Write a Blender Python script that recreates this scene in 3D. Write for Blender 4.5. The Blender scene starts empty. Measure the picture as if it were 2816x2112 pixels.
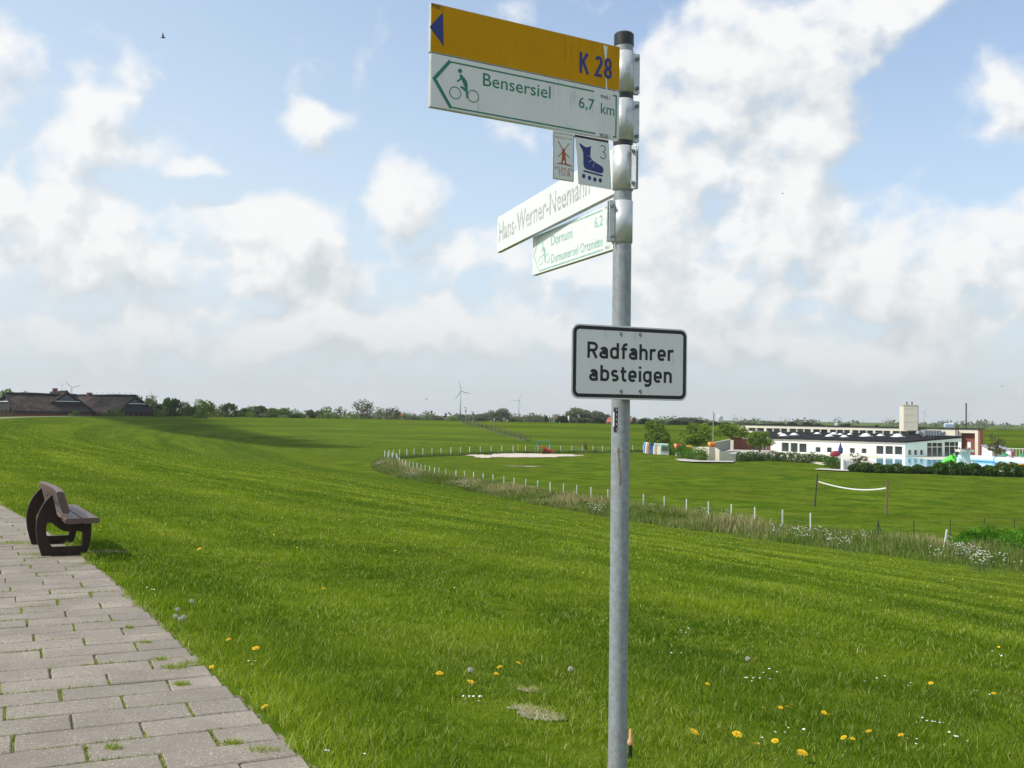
import bpy, math, random
import numpy as np
from mathutils import Vector, Matrix
random.seed(7); np.random.seed(7)
rnd = random.Random(11)
SC = bpy.context.scene
COL = SC.collection
R = math.radians

# ---------------------------------------------------------------- camera
EYE = 1.65
FPX = 2850.0
PITCH, ROLL = R(1.75), R(0.88)
cp, sp_, cr, sr = math.cos(PITCH), math.sin(PITCH), math.cos(ROLL), math.sin(ROLL)
FW = Vector((0, cp, sp_)); UP0 = Vector((0, -sp_, cp)); RT0 = Vector((1, 0, 0))
UPV = UP0 * cr - RT0 * sr
RTV = RT0 * cr + UP0 * sr
CAMPOS = Vector((0, 0, EYE))
cam_d = bpy.data.cameras.new('camera'); cam = bpy.data.objects.new('camera', cam_d); COL.objects.link(cam)
cam_d.sensor_width = 36.0; cam_d.lens = 36.0 * FPX / 2816.0
cam_d.clip_start = 0.05; cam_d.clip_end = 20000
m = Matrix.Identity(4)
for i in range(3):
    m[i][0] = RTV[i]; m[i][1] = UPV[i]; m[i][2] = -FW[i]; m[i][3] = CAMPOS[i]
cam.matrix_world = m
SC.camera = cam

def ray(px, py):
    return FW + RTV * ((px - 1408.0) / FPX) + UPV * ((1056.0 - py) / FPX)
def at(px, py, Y):
    r = ray(px, py); return CAMPOS + r * (Y / r.y)
def on_z(px, py, z):
    r = ray(px, py); return CAMPOS + r * ((z - EYE) / r.z)
def azel(px, py):
    r = ray(px, py).normalized(); return math.atan2(r.x, r.y), math.asin(r.z)

# ---------------------------------------------------------------- light
SUN_EL = R(47)
TO_SUN = Vector((-0.966, -0.259, 0)).normalized() * math.cos(SUN_EL) + Vector((0, 0, math.sin(SUN_EL)))
sun_d = bpy.data.lights.new('sun', 'SUN'); sun_d.energy = 4.3; sun_d.angle = R(0.53); sun_d.color = (1.0, 0.955, 0.88)
sun = bpy.data.objects.new('sun', sun_d); COL.objects.link(sun)
sun.rotation_euler = TO_SUN.to_track_quat('Z', 'Y').to_euler()

SC.view_settings.view_transform = 'Standard'
SC.view_settings.look = 'None'
SC.view_settings.gamma = 1.0
SC.view_settings.use_curve_mapping = False
SC.view_settings.exposure = 0.0
SC.render.engine = 'CYCLES'
SC.cycles.max_bounces = 6; SC.cycles.transparent_max_bounces = 8
SC.cycles.volume_bounces = 0

world = bpy.data.worlds.new('World'); SC.world = world; world.use_nodes = True
wn = world.node_tree; wn.nodes.clear()
def N(t, typ, **kw):
    n = t.nodes.new(typ)
    for k, v in kw.items():
        if k == 'inp':
            for i, val in v.items(): n.inputs[i].default_value = val
        else: setattr(n, k, v)
    return n
def M(t, op, a, b=None, c=None, clamp=False):
    n = t.nodes.new('ShaderNodeMath'); n.operation = op; n.use_clamp = clamp
    for i, v in enumerate((a, b, c)):
        if v is None: continue
        if isinstance(v, (int, float)): n.inputs[i].default_value = v
        else: t.links.new(v, n.inputs[i])
    return n.outputs[0]
def smooth(t, v, a, b, lo=0.0, hi=1.0):
    n = t.nodes.new('ShaderNodeMapRange'); n.interpolation_type = 'SMOOTHSTEP'
    n.inputs['From Min'].default_value = a; n.inputs['From Max'].default_value = b
    n.inputs['To Min'].default_value = lo; n.inputs['To Max'].default_value = hi
    t.links.new(v, n.inputs['Value']); return n.outputs[0]
def mixc(t, f, a, b, mode='MIX'):
    n = t.nodes.new('ShaderNodeMix'); n.data_type = 'RGBA'; n.blend_type = mode; n.clamp_factor = True
    for s, v in ((n.inputs[0], f), (n.inputs[6], a), (n.inputs[7], b)):
        if isinstance(v, (int, float)): s.default_value = v
        elif isinstance(v, (tuple, list)): s.default_value = (*v[:3], 1)
        else: t.links.new(v, s)
    return n.outputs[2]

# cumulus field: a few cloud masses given as directions on the sky, broken up by billowing noise
BLOBS = [  # px, py, rx, ry (as seen in the photograph, turned into directions), weight, tilt
 (300,215,105,105,.75,0),(300,375,215,105,.85,0),(548,470,85,40,.55,0),
 (200,590,205,110,.8,0),(240,750,240,85,.62,0),
 (-20,190,95,140,.7,0),(5,500,50,80,.62,0),(853,356,108,68,.66,0),
 (735,625,215,92,.8,0),(775,745,210,85,.55,0),(905,870,150,60,.4,0),
 (1135,548,100,100,.75,0),(1330,60,130,50,.34,0),(1500,0,170,70,.42,0),(1440,360,150,60,.30,0),
 (1900,190,200,150,.7,0),(2081,150,260,150,.8,0),(1880,390,220,190,.75,0),(2220,320,195,175,.85,0),
 (2150,600,205,125,.85,0),(1850,620,190,150,.6,0),(2290,70,150,110,.85,0),(2540,20,170,75,.7,-20),(1963,561,80,70,-.65,0),
 (2750,285,140,115,.72,0),(2640,735,270,130,.95,0),(2350,775,130,75,.75,25),(2790,590,110,95,.85,30),(2552,590,105,110,.55,0),
 (1300,700,180,90,.35,0),(1560,760,200,90,.45,0),(2000,800,300,80,.5,0),(2250,950,500,90,.5,0),(1700,930,400,80,.42,0),(1150,900,330,70,.42,0),
 (650,930,330,80,.42,0),(100,900,200,70,.42,0),
]
grp = bpy.data.node_groups.new('cloud_field', 'ShaderNodeTree')
grp.interface.new_socket('Vector', in_out='INPUT', socket_type='NodeSocketVector')
grp.interface.new_socket('Field', in_out='OUTPUT', socket_type='NodeSocketFloat')
grp.interface.new_socket('Noise', in_out='OUTPUT', socket_type='NodeSocketFloat')
gi = grp.nodes.new('NodeGroupInput'); go = grp.nodes.new('NodeGroupOutput')
def build_field(t, vec, detail=7.0):
    L = t.links
    sx = N(t, 'ShaderNodeSeparateXYZ'); L.new(vec, sx.inputs[0])
    az = M(t, 'ARCTAN2', sx.outputs[0], sx.outputs[1]); el = M(t, 'ARCSINE', sx.outputs[2])
    # billowing noise on the direction sphere
    v = N(t, 'ShaderNodeVectorMath', operation='MULTIPLY'); L.new(vec, v.inputs[0]); v.inputs[1].default_value = (1, 1, 1.12)
    big = N(t, 'ShaderNodeTexNoise', inp={'Scale': 8.5, 'Detail': detail, 'Roughness': 0.62, 'Lacunarity': 2.1, 'Distortion': 0.0}); L.new(v.outputs[0], big.inputs['Vector'])
    med = N(t, 'ShaderNodeTexNoise', inp={'Scale': 15.0, 'Detail': 2.5, 'Roughness': 0.5}); L.new(v.outputs[0], med.inputs['Vector'])
    bl = M(t, 'ABSOLUTE', M(t, 'SUBTRACT', med.outputs['Fac'], 0.5))
    nz = M(t, 'MULTIPLY_ADD', bl, -1.15, big.outputs['Fac']); nz = M(t, 'ADD', nz, 0.085)
    # placed masses; edges are warped by low noise
    wz = N(t, 'ShaderNodeTexNoise', inp={'Scale': 9.0, 'Detail': 2.0, 'Roughness': 0.55}); L.new(vec, wz.inputs['Vector'])
    cz = N(t, 'ShaderNodeCombineXYZ'); L.new(az, cz.inputs[0]); L.new(el, cz.inputs[1])
    ws = N(t, 'ShaderNodeVectorMath', operation='MULTIPLY_ADD'); L.new(wz.outputs['Color'], ws.inputs[0]); ws.inputs[1].default_value = (0.07, 0.07, 0); ws.inputs[2].default_value = (-0.035, -0.035, 0)
    cw = N(t, 'ShaderNodeVectorMath', operation='ADD'); L.new(cz.outputs[0], cw.inputs[0]); L.new(ws.outputs[0], cw.inputs[1])
    tot = None
    for (px, py, rx, ry, w, tilt) in BLOBS:
        a, e = azel(px, py)
        mp = N(t, 'ShaderNodeMapping', vector_type='TEXTURE')
        mp.inputs['Location'].default_value = (a, e, 0)
        mp.inputs['Rotation'].default_value = (0, 0, R(-tilt))
        mp.inputs['Scale'].default_value = (rx * 1.28 / FPX, ry * 1.28 / FPX, 1)
        L.new(cw.outputs[0], mp.inputs['Vector'])
        g = N(t, 'ShaderNodeTexGradient', gradient_type='SPHERICAL'); L.new(mp.outputs[0], g.inputs[0])
        if tot is None: tot = M(t, 'MULTIPLY', g.outputs[1], w)
        else: tot = M(t, 'MULTIPLY_ADD', g.outputs[1], w, tot)
    tot = M(t, 'MINIMUM', tot, 0.50)
    # outside the photographed sector the same kind of broken cloud goes on
    aabs = M(t, 'ABSOLUTE', az)
    out_az = smooth(t, aabs, 0.50, 0.68, 0.0, 1.0); out_el = smooth(t, el, 0.40, 0.55, 0.0, 1.0)
    outm = M(t, 'MAXIMUM', out_az, out_el)
    lo = N(t, 'ShaderNodeTexNoise', inp={'Scale': 2.3, 'Detail': 2.0}); L.new(vec, lo.inputs['Vector'])
    ob = smooth(t, lo.outputs['Fac'], 0.42, 0.66, 0.0, 0.45)
    ob = M(t, 'MULTIPLY', ob, outm)
    low = smooth(t, el, 0.0, 0.24, 0.24, 0.0)      # denser towards the horizon
    f = M(t, 'ADD', tot, ob); f = M(t, 'ADD', f, low)
    nn = M(t, 'SUBTRACT', nz, 0.5); f = M(t, 'MULTIPLY_ADD', nn, 1.22, f)
    return f, nz
f_, n_ = build_field(grp, gi.outputs[0])
grp.links.new(f_, go.inputs[0]); grp.links.new(n_, go.inputs[1])

tc = N(wn, 'ShaderNodeTexCoord')
nrm = N(wn, 'ShaderNodeVectorMath', operation='NORMALIZE'); wn.links.new(tc.outputs['Generated'], nrm.inputs[0])
sky = N(wn, 'ShaderNodeTexSky', sky_type='NISHITA'); sky.sun_disc = False; sky.sun_elevation = SUN_EL
sky.sun_rotation = math.atan2(TO_SUN.x, TO_SUN.y); sky.altitude = 0; sky.air_density = 1.0; sky.dust_density = 0.8; sky.ozone_density = 3.0
g0 = N(wn, 'ShaderNodeGroup', node_tree=grp); wn.links.new(nrm.outputs[0], g0.inputs[0])
off = N(wn, 'ShaderNodeVectorMath', operation='ADD'); wn.links.new(nrm.outputs[0], off.inputs[0]); off.inputs[1].default_value = (-0.016, 0, 0.030)
off2 = N(wn, 'ShaderNodeVectorMath', operation='NORMALIZE'); wn.links.new(off.outputs[0], off2.inputs[0])
g1 = N(wn, 'ShaderNodeGroup', node_tree=grp); wn.links.new(off2.outputs[0], g1.inputs[0])
alpha = smooth(wn, g0.outputs[0], 0.09, 0.56)
dlt = M(wn, 'SUBTRACT', g0.outputs[0], g1.outputs[0])
lit = M(wn, 'MULTIPLY_ADD', dlt, 2.5, 0.70)
thick = smooth(wn, g0.outputs[0], 0.45, 1.0, 0.0, 0.22)
lit = M(wn, 'SUBTRACT', lit, thick, clamp=True)
ccol = mixc(wn, lit, (6.4, 7.0, 7.4), (9.6, 9.65, 9.65))
base = mixc(wn, 1.0, sky.outputs[0], (1.55, 1.72, 1.85), 'MULTIPLY')
sx = N(wn, 'ShaderNodeSeparateXYZ'); wn.links.new(nrm.outputs[0], sx.inputs[0])
veil = smooth(wn, sx.outputs[2], 0.0, 0.42, 0.82, 0.28)          # thin high veil that pales the blue
veil = M(wn, 'ADD', veil, smooth(wn, sx.outputs[0], -0.55, 0.25, 0.30, 0.0))
base = mixc(wn, veil, base, (7.3, 8.5, 9.4))
c1 = mixc(wn, alpha, base, ccol)
hz = smooth(wn, sx.outputs[2], -0.04, 0.16, 0.95, 0.0)             # grey band of distant air low down
c2 = mixc(wn, hz, c1, (6.55, 6.95, 7.05))
bg = N(wn, 'ShaderNodeBackground'); bg.inputs['Strength'].default_value = 0.1
wo = N(wn, 'ShaderNodeOutputWorld')
wn.links.new(c2, bg.inputs['Color']); wn.links.new(bg.outputs[0], wo.inputs['Surface'])
world.cycles.sampling_method = 'MANUAL'; world.cycles.sample_map_resolution = 512
# ---------------------------------------------------------------- helpers
def tag(o, label=None, cat=None, group=None, kind=None):
    if label: o['label'] = label
    if cat: o['category'] = cat
    if group: o['group'] = group
    if kind: o['kind'] = kind
    return o
def empty(name, loc=(0, 0, 0), label=None, cat=None, group=None, parent=None, rz=0.0):
    o = bpy.data.objects.new(name, None); COL.objects.link(o); o.location = loc; o.rotation_euler[2] = rz
    o.empty_display_size = 0.2
    if parent: o.parent = parent
    return tag(o, label, cat, group)
def wloc(o):
    v = Vector((0, 0, 0))
    while o is not None: v = v + o.location; o = o.parent
    return v
class MB:
    """collects polygons; build() links them as one mesh object"""
    def __init__(s): s.v = []; s.f = []; s.mi = []
    def add(s, vs, fs, mi=0):
        b = len(s.v); s.v += [tuple(v) for v in vs]; s.f += [tuple(b + i for i in f) for f in fs]; s.mi += [mi] * len(fs); return s
    def box(s, c, size, rz=0.0, mi=0, rx=0.0, ry=0.0):
        hx, hy, hz = size[0] / 2, size[1] / 2, size[2] / 2
        m3 = Matrix.Rotation(rz, 3, 'Z') @ Matrix.Rotation(ry, 3, 'Y') @ Matrix.Rotation(rx, 3, 'X')
        vs = [Vector(c) + m3 @ Vector((x, y, z)) for x in (-hx, hx) for y in (-hy, hy) for z in (-hz, hz)]
        return s.add(vs, [(0, 1, 3, 2), (4, 6, 7, 5), (0, 4, 5, 1), (2, 3, 7, 6), (0, 2, 6, 4), (1, 5, 7, 3)], mi)
    def tube(s, pts, r, n=8, mi=0, caps=True):
        pts = [Vector(p) for p in pts]; rr = r if isinstance(r, (list, tuple)) else [r] * len(pts)
        vs = []; fs = []
        prev = None
        for i, p in enumerate(pts):
            d = (pts[min(i + 1, len(pts) - 1)] - pts[max(i - 1, 0)]).normalized()
            a = prev if prev else (Vector((0, 0, 1)) if abs(d.z) < 0.9 else Vector((1, 0, 0)))
            x = (a - d * a.dot(d)).normalized(); y = d.cross(x); prev = x
            for k in range(n):
                t = 2 * math.pi * k / n
                vs.append(p + (x * math.cos(t) + y * math.sin(t)) * rr[i])
        for i in range(len(pts) - 1):
            for k in range(n):
                fs.append((i * n + k, i * n + (k + 1) % n, (i + 1) * n + (k + 1) % n, (i + 1) * n + k))
        if caps:
            fs.append(tuple(range(n - 1, -1, -1))); fs.append(tuple((len(pts) - 1) * n + k for k in range(n)))
        return s.add(vs, fs, mi)
    def prism(s, poly, origin, ax, ay, an, depth, mi=0):
        """poly of (a,b) extruded along an from 0 to depth"""
        o = Vector(origin); ax, ay, an = Vector(ax), Vector(ay), Vector(an)
        n = len(poly)
        vs = [o + ax * a + ay * b for a, b in poly] + [o + ax * a + ay * b + an * depth for a, b in poly]
        fs = [tuple(range(n)), tuple(range(2 * n - 1, n - 1, -1))] + [(i, i + n, (i + 1) % n + n, (i + 1) % n) for i in range(n)]
        return s.add(vs, fs, mi)
    def build(s, name, mat, parent=None, smooth=False, local=False, bevel=0.0):
        me = bpy.data.meshes.new(name)
        off = Vector((0, 0, 0)) if (parent is None or local) else wloc(parent)
        me.from_pydata([(v[0] - off.x, v[1] - off.y, v[2] - off.z) for v in s.v], [], s.f)
        mats = mat if isinstance(mat, (list, tuple)) else [mat]
        for m_ in mats: me.materials.append(m_)
        if len(mats) > 1: me.polygons.foreach_set('material_index', s.mi)
        me.validate(); me.update()
        import bmesh
        bm = bmesh.new(); bm.from_mesh(me); bmesh.ops.recalc_face_normals(bm, faces=bm.faces); bm.to_mesh(me); bm.free()
        if smooth:
            me.polygons.foreach_set('use_smooth', [True] * len(me.polygons))
        o = bpy.data.objects.new(name, me); COL.objects.link(o)
        if parent: o.parent = parent
        if bevel > 0:
            b = o.modifiers.new('bevel', 'BEVEL'); b.width = bevel; b.segments = 2; b.limit_method = 'ANGLE'; b.angle_limit = R(40)
        if smooth:
            try:
                e = o.modifiers.new('edges', 'EDGE_SPLIT'); e.split_angle = R(38)
            except Exception: pass
        return o
def mesh_np(name, co, faces, mat, parent=None, attrs=None, smooth=False, k=3):
    me = bpy.data.meshes.new(name)
    nv, nf = len(co), len(faces)
    me.vertices.add(nv); me.vertices.foreach_set('co', np.ascontiguousarray(co, dtype=np.float32).ravel())
    me.loops.add(nf * k); me.loops.foreach_set('vertex_index', np.ascontiguousarray(faces, dtype=np.int32).ravel())
    me.polygons.add(nf); me.polygons.foreach_set('loop_start', np.arange(0, nf * k, k, dtype=np.int32))
    if smooth: me.polygons.foreach_set('use_smooth', np.ones(nf, dtype=bool))
    for an, arr in (attrs or {}).items():
        a = me.attributes.new(an, 'FLOAT', 'POINT'); a.data.foreach_set('value', np.ascontiguousarray(arr, dtype=np.float32))
    me.update(calc_edges=True); me.materials.append(mat)
    o = bpy.data.objects.new(name, me); COL.objects.link(o)
    if parent: o.parent = parent
    return o

# ---------------------------------------------------------------- materials
def new_mat(name):
    m_ = bpy.data.materials.new(name); m_.use_nodes = True
    return m_, m_.node_tree, m_.node_tree.nodes['Principled BSDF']
def mat_simple(name, col, rough=0.6, metal=0.0, var=0.12, scale=8.0, bump=0.0, bscale=60.0, spec=0.5, dirt=None, dirt_amt=0.5, streak=0):
    """base colour with mottling, and optional dirt in patches"""
    m_, t, p = new_mat(name)
    tcn = N(t, 'ShaderNodeTexCoord')
    nz = N(t, 'ShaderNodeTexNoise', inp={'Scale': scale, 'Detail': 6.0, 'Roughness': 0.6}); t.links.new(tcn.outputs['Object'], nz.inputs['Vector'])
    f = smooth(t, nz.outputs['Fac'], 0.3, 0.7)
    a = tuple(max(0, c * (1 - var)) for c in col); b = tuple(min(1, c * (1 + var)) for c in col)
    c = mixc(t, f, a, b)
    if dirt:
        n2 = N(t, 'ShaderNodeTexNoise', inp={'Scale': scale * 2.3, 'Detail': 9.0, 'Roughness': 0.7}); t.links.new(tcn.outputs['Object'], n2.inputs['Vector'])
        c = mixc(t, smooth(t, n2.outputs['Fac'], 0.52, 0.72, 0, dirt_amt), c, dirt)
    if streak:      # rain runs: noise drawn out downwards
        mp = N(t, 'ShaderNodeMapping', inp={'Scale': (1, 1, 0.06)}); t.links.new(tcn.outputs['Object'], mp.inputs[0])
        n4 = N(t, 'ShaderNodeTexNoise', inp={'Scale': streak, 'Detail': 5.0, 'Roughness': 0.65}); t.links.new(mp.outputs[0], n4.inputs['Vector'])
        n5 = N(t, 'ShaderNodeTexNoise', inp={'Scale': 9.0, 'Detail': 2.0}); t.links.new(tcn.outputs['Object'], n5.inputs['Vector'])
        c = mixc(t, M(t, 'MULTIPLY', smooth(t, n4.outputs['Fac'], 0.50, 0.70, 0, 0.55), smooth(t, n5.outputs['Fac'], 0.4, 0.6)), c, tuple(x * .62 for x in col))
    t.links.new(c, p.inputs['Base Color'])
    p.inputs['Roughness'].default_value = rough; p.inputs['Metallic'].default_value = metal
    p.inputs['Specular IOR Level'].default_value = spec
    if bump:
        n3 = N(t, 'ShaderNodeTexNoise', inp={'Scale': bscale, 'Detail': 4.0}); t.links.new(tcn.outputs['Object'], n3.inputs['Vector'])
        bp = N(t, 'ShaderNodeBump', inp={'Strength': bump, 'Distance': 0.01}); t.links.new(n3.outputs['Fac'], bp.inputs['Height']); t.links.new(bp.outputs[0], p.inputs['Normal'])
    return m_
def mat_leaf(name, dark, light, trans=0.35, extra=None):
    m_, t, p = new_mat(name)
    t.nodes.remove(p)
    at_ = N(t, 'ShaderNodeAttribute', attribute_name='tint')
    c = mixc(t, at_.outputs['Fac'], dark, light)
    if extra:
        a2 = N(t, 'ShaderNodeAttribute', attribute_name='dry'); c = mixc(t, a2.outputs['Fac'], c, extra)
    d = N(t, 'ShaderNodeBsdfDiffuse'); tr = N(t, 'ShaderNodeBsdfTranslucent'); t.links.new(c, d.inputs[0])
    c2 = mixc(t, 1.0, c, (1.1, 1.15, 0.6), 'MULTIPLY'); t.links.new(c2, tr.inputs[0])
    mx = N(t, 'ShaderNodeMixShader'); mx.inputs[0].default_value = trans; t.links.new(d.outputs[0], mx.inputs[1]); t.links.new(tr.outputs[0], mx.inputs[2])
    gl = N(t, 'ShaderNodeBsdfGlossy'); gl.inputs['Roughness'].default_value = 0.45; gl.inputs['Color'].default_value = (1, 1, 1, 1)
    m2 = N(t, 'ShaderNodeMixShader'); m2.inputs[0].default_value = 0.004; t.links.new(mx.outputs[0], m2.inputs[1]); t.links.new(gl.outputs[0], m2.inputs[2])
    t.links.new(m2.outputs[0], t.nodes['Material Output'].inputs['Surface'])
    return m_

MT = {}
MT['galv'] = mat_simple('galvanised_steel', (0.30, 0.325, 0.34), 0.55, 0.25, 0.15, 55, 0.2, 260, dirt=(0.20, 0.20, 0.18), dirt_amt=0.45, streak=90)
MT['alu'] = mat_simple('aluminium_clamp', (0.58, 0.60, 0.61), 0.42, 0.3, 0.08, 25, 0.1, 150, dirt=(0.33, 0.32, 0.30), dirt_amt=0.5, streak=90)
MT['black_plastic'] = mat_simple('black_plastic', (0.015, 0.016, 0.018), 0.45, 0, 0.2, 20)
MT['sign_white'] = mat_simple('sign_white', (0.74, 0.76, 0.74), 0.38, 0, 0.04, 6, dirt=(0.60, 0.61, 0.57), dirt_amt=0.35)
MT['sign_film'] = mat_simple('reflective_film', (0.78, 0.765, 0.76), 0.5, 0, 0.03, 5, spec=0.25, dirt=(0.60, 0.60, 0.53), dirt_amt=0.45, streak=70)
MT['sign_yellow'] = mat_simple('sign_yellow', (0.60, 0.285, 0.0), 0.55, 0, 0.05, 5, spec=0.12, dirt=(0.46, 0.24, 0.005), dirt_amt=0.4, streak=60)
MT['green_ink'] = mat_simple('green_ink', (0.012, 0.19, 0.11), 0.45, 0, 0.1, 10)
MT['green_pale'] = mat_simple('glare_paled_green_ink', (0.27, 0.53, 0.43), 0.45, 0, 0.2, 30)  # green ink paled in its colour to imitate glare on the sunlit sign
MT['blue_ink'] = mat_simple('blue_ink', (0.012, 0.025, 0.19), 0.45, 0, 0.1, 10)
MT['black_ink'] = mat_simple('black_ink', (0.012, 0.013, 0.016), 0.5, 0, 0.1, 10)
MT['grey_ink'] = mat_simple('glare_paled_lettering', (0.47, 0.47, 0.46), 0.5, 0, 0.40, 45)  # lettering made pale and patchy in colour, standing for overexposed sunlight
MT['brown_ink'] = mat_simple('brown_ink', (0.40, 0.10, 0.035), 0.5, 0, 0.1, 10)
MT['edge'] = mat_simple('aluminium_edge', (0.58, 0.60, 0.56), 0.4, 0.3, 0.12, 12, dirt=(0.25, 0.27, 0.2), dirt_amt=0.5)
MT['rust'] = mat_simple('rust_scratch', (0.22, 0.15, 0.10), 0.8, 0, 0.5, 90)
MT['tape'] = mat_simple('sticky_tape', (0.72, 0.70, 0.62), 0.25, 0, 0.1, 40)
MT['bench'] = mat_simple('dark_brown_recycled_plastic', (0.030, 0.015, 0.012), 0.5, 0, 0.22, 9, 0.25, 70, spec=0.3)
MT['bench2'] = mat_simple('brown_plank', (0.108, 0.066, 0.054), 0.5, 0, 0.18, 9, 0.2, 60, spec=0.55, dirt=(0.17, 0.13, 0.10), dirt_amt=0.5)
MT['white_paint'] = mat_simple('white_wall_paint', (0.88, 0.87, 0.80), 0.75, 0, 0.02, 0.4, dirt=(0.78, 0.77, 0.69), dirt_amt=0.3)
MT['white_paint_shaded'] = mat_simple('shaded_white_wall_paint', (0.72, 0.86, 0.80), 0.75, 0, 0.03, 0.4)  # white hall paint with the side wall's mint-tinged shade put into its colour
MT['cream'] = mat_simple('cream_fascia', (0.74, 0.70, 0.56), 0.75, 0, 0.05, 0.3, dirt=(0.55, 0.52, 0.42), dirt_amt=0.4)
MT['concrete'] = mat_simple('pale_concrete', (0.62, 0.58, 0.46), 0.85, 0, 0.08, 0.8, dirt=(0.36, 0.34, 0.28), dirt_amt=0.4)
MT['paving_pale'] = mat_simple('pale_paving', (0.46, 0.43, 0.37), 0.85, 0, 0.1, 0.8)
MT['roof_felt'] = mat_simple('dark_roof_felt', (0.026, 0.026, 0.029), 0.95, 0, 0.25, 0.6, spec=0.02)
MT['glass'] = mat_simple('window_glass', (0.035, 0.045, 0.05), 0.12, 0, 0.3, 0.7, spec=0.7)
MT['frame_white'] = mat_simple('white_frame', (0.75, 0.75, 0.72), 0.5, 0, 0.04, 2)
MT['red_frame'] = mat_simple('dark_red_reveal', (0.25, 0.05, 0.045), 0.7, 0, 0.1, 2)
MT['brick_red'] = mat_simple('red_brick_wall', (0.26, 0.085, 0.055), 0.9, 0, 0.2, 6)
MT['red_roof'] = mat_simple('orange_red_roof_tiles', (0.42, 0.13, 0.075), 0.85, 0, 0.15, 2)
MT['dome'] = mat_simple('acrylic_dome', (0.80, 0.80, 0.78), 0.25, 0, 0.03, 2)
MT['post_white'] = mat_simple('white_plastic_post', (0.76, 0.77, 0.76), 0.5, 0, 0.05, 3, dirt=(0.5, 0.52, 0.45), dirt_amt=0.3)
MT['post_green'] = mat_simple('dark_green_steel', (0.018, 0.05, 0.035), 0.5, 0.0, 0.2, 3)
MT['wire'] = mat_simple('fence_wire', (0.16, 0.18, 0.17), 0.5, 0.4, 0.1, 3)
MT['wood'] = mat_simple('weathered_wood', (0.17, 0.12, 0.075), 0.85, 0, 0.25, 5)
MT['wood_dark'] = mat_simple('dark_wood', (0.06, 0.045, 0.032), 0.85, 0, 0.25, 5)
MT['turbine'] = mat_simple('turbine_white', (0.36, 0.39, 0.40), 0.5, 0, 0.03, 1)
MT['cloth_white'] = mat_simple('white_flag_cloth', (0.80, 0.79, 0.82), 0.8, 0, 0.05, 2)
def flat(name, col, rough=0.5, **kw):
    if name not in MT: MT[name] = mat_simple(name, col, rough, 0, 0.07, 3, **kw)
    return MT[name]

# thatch: combed straw, mossy patches
def mat_thatch():
    m_, t, p = new_mat('thatch')
    tcn = N(t, 'ShaderNodeTexCoord')
    mp = N(t, 'ShaderNodeMapping', inp={'Scale': (2.2, 2.2, 0.7)}); t.links.new(tcn.outputs['Object'], mp.inputs[0])
    n1 = N(t, 'ShaderNodeTexNoise', inp={'Scale': 0.55, 'Detail': 6.0}); t.links.new(tcn.outputs['Object'], n1.inputs['Vector'])
    n2 = N(t, 'ShaderNodeTexNoise', inp={'Scale': 2.2, 'Detail': 8.0, 'Roughness': 0.7}); t.links.new(mp.outputs[0], n2.inputs['Vector'])
    c = mixc(t, smooth(t, n1.outputs['Fac'], 0.35, 0.65), (0.050, 0.039, 0.033), (0.105, 0.079, 0.068))
    c = mixc(t, smooth(t, n2.outputs['Fac'], 0.35, 0.7, 0, 0.6), c, (0.055, 0.048, 0.038))
    t.links.new(c, p.inputs['Base Color']); p.inputs['Roughness'].default_value = 0.95; p.inputs['Specular IOR Level'].default_value = 0.1
    bp = N(t, 'ShaderNodeBump', inp={'Strength': 0.6, 'Distance': 0.15}); t.links.new(n2.outputs['Fac'], bp.inputs['Height']); t.links.new(bp.outputs[0], p.inputs['Normal'])
    return m_
MT['thatch'] = mat_thatch()
MT['thatch_ridge'] = mat_simple('dark_heather_ridge', (0.014, 0.013, 0.012), 0.95, 0, 0.3, 1.5)

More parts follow.
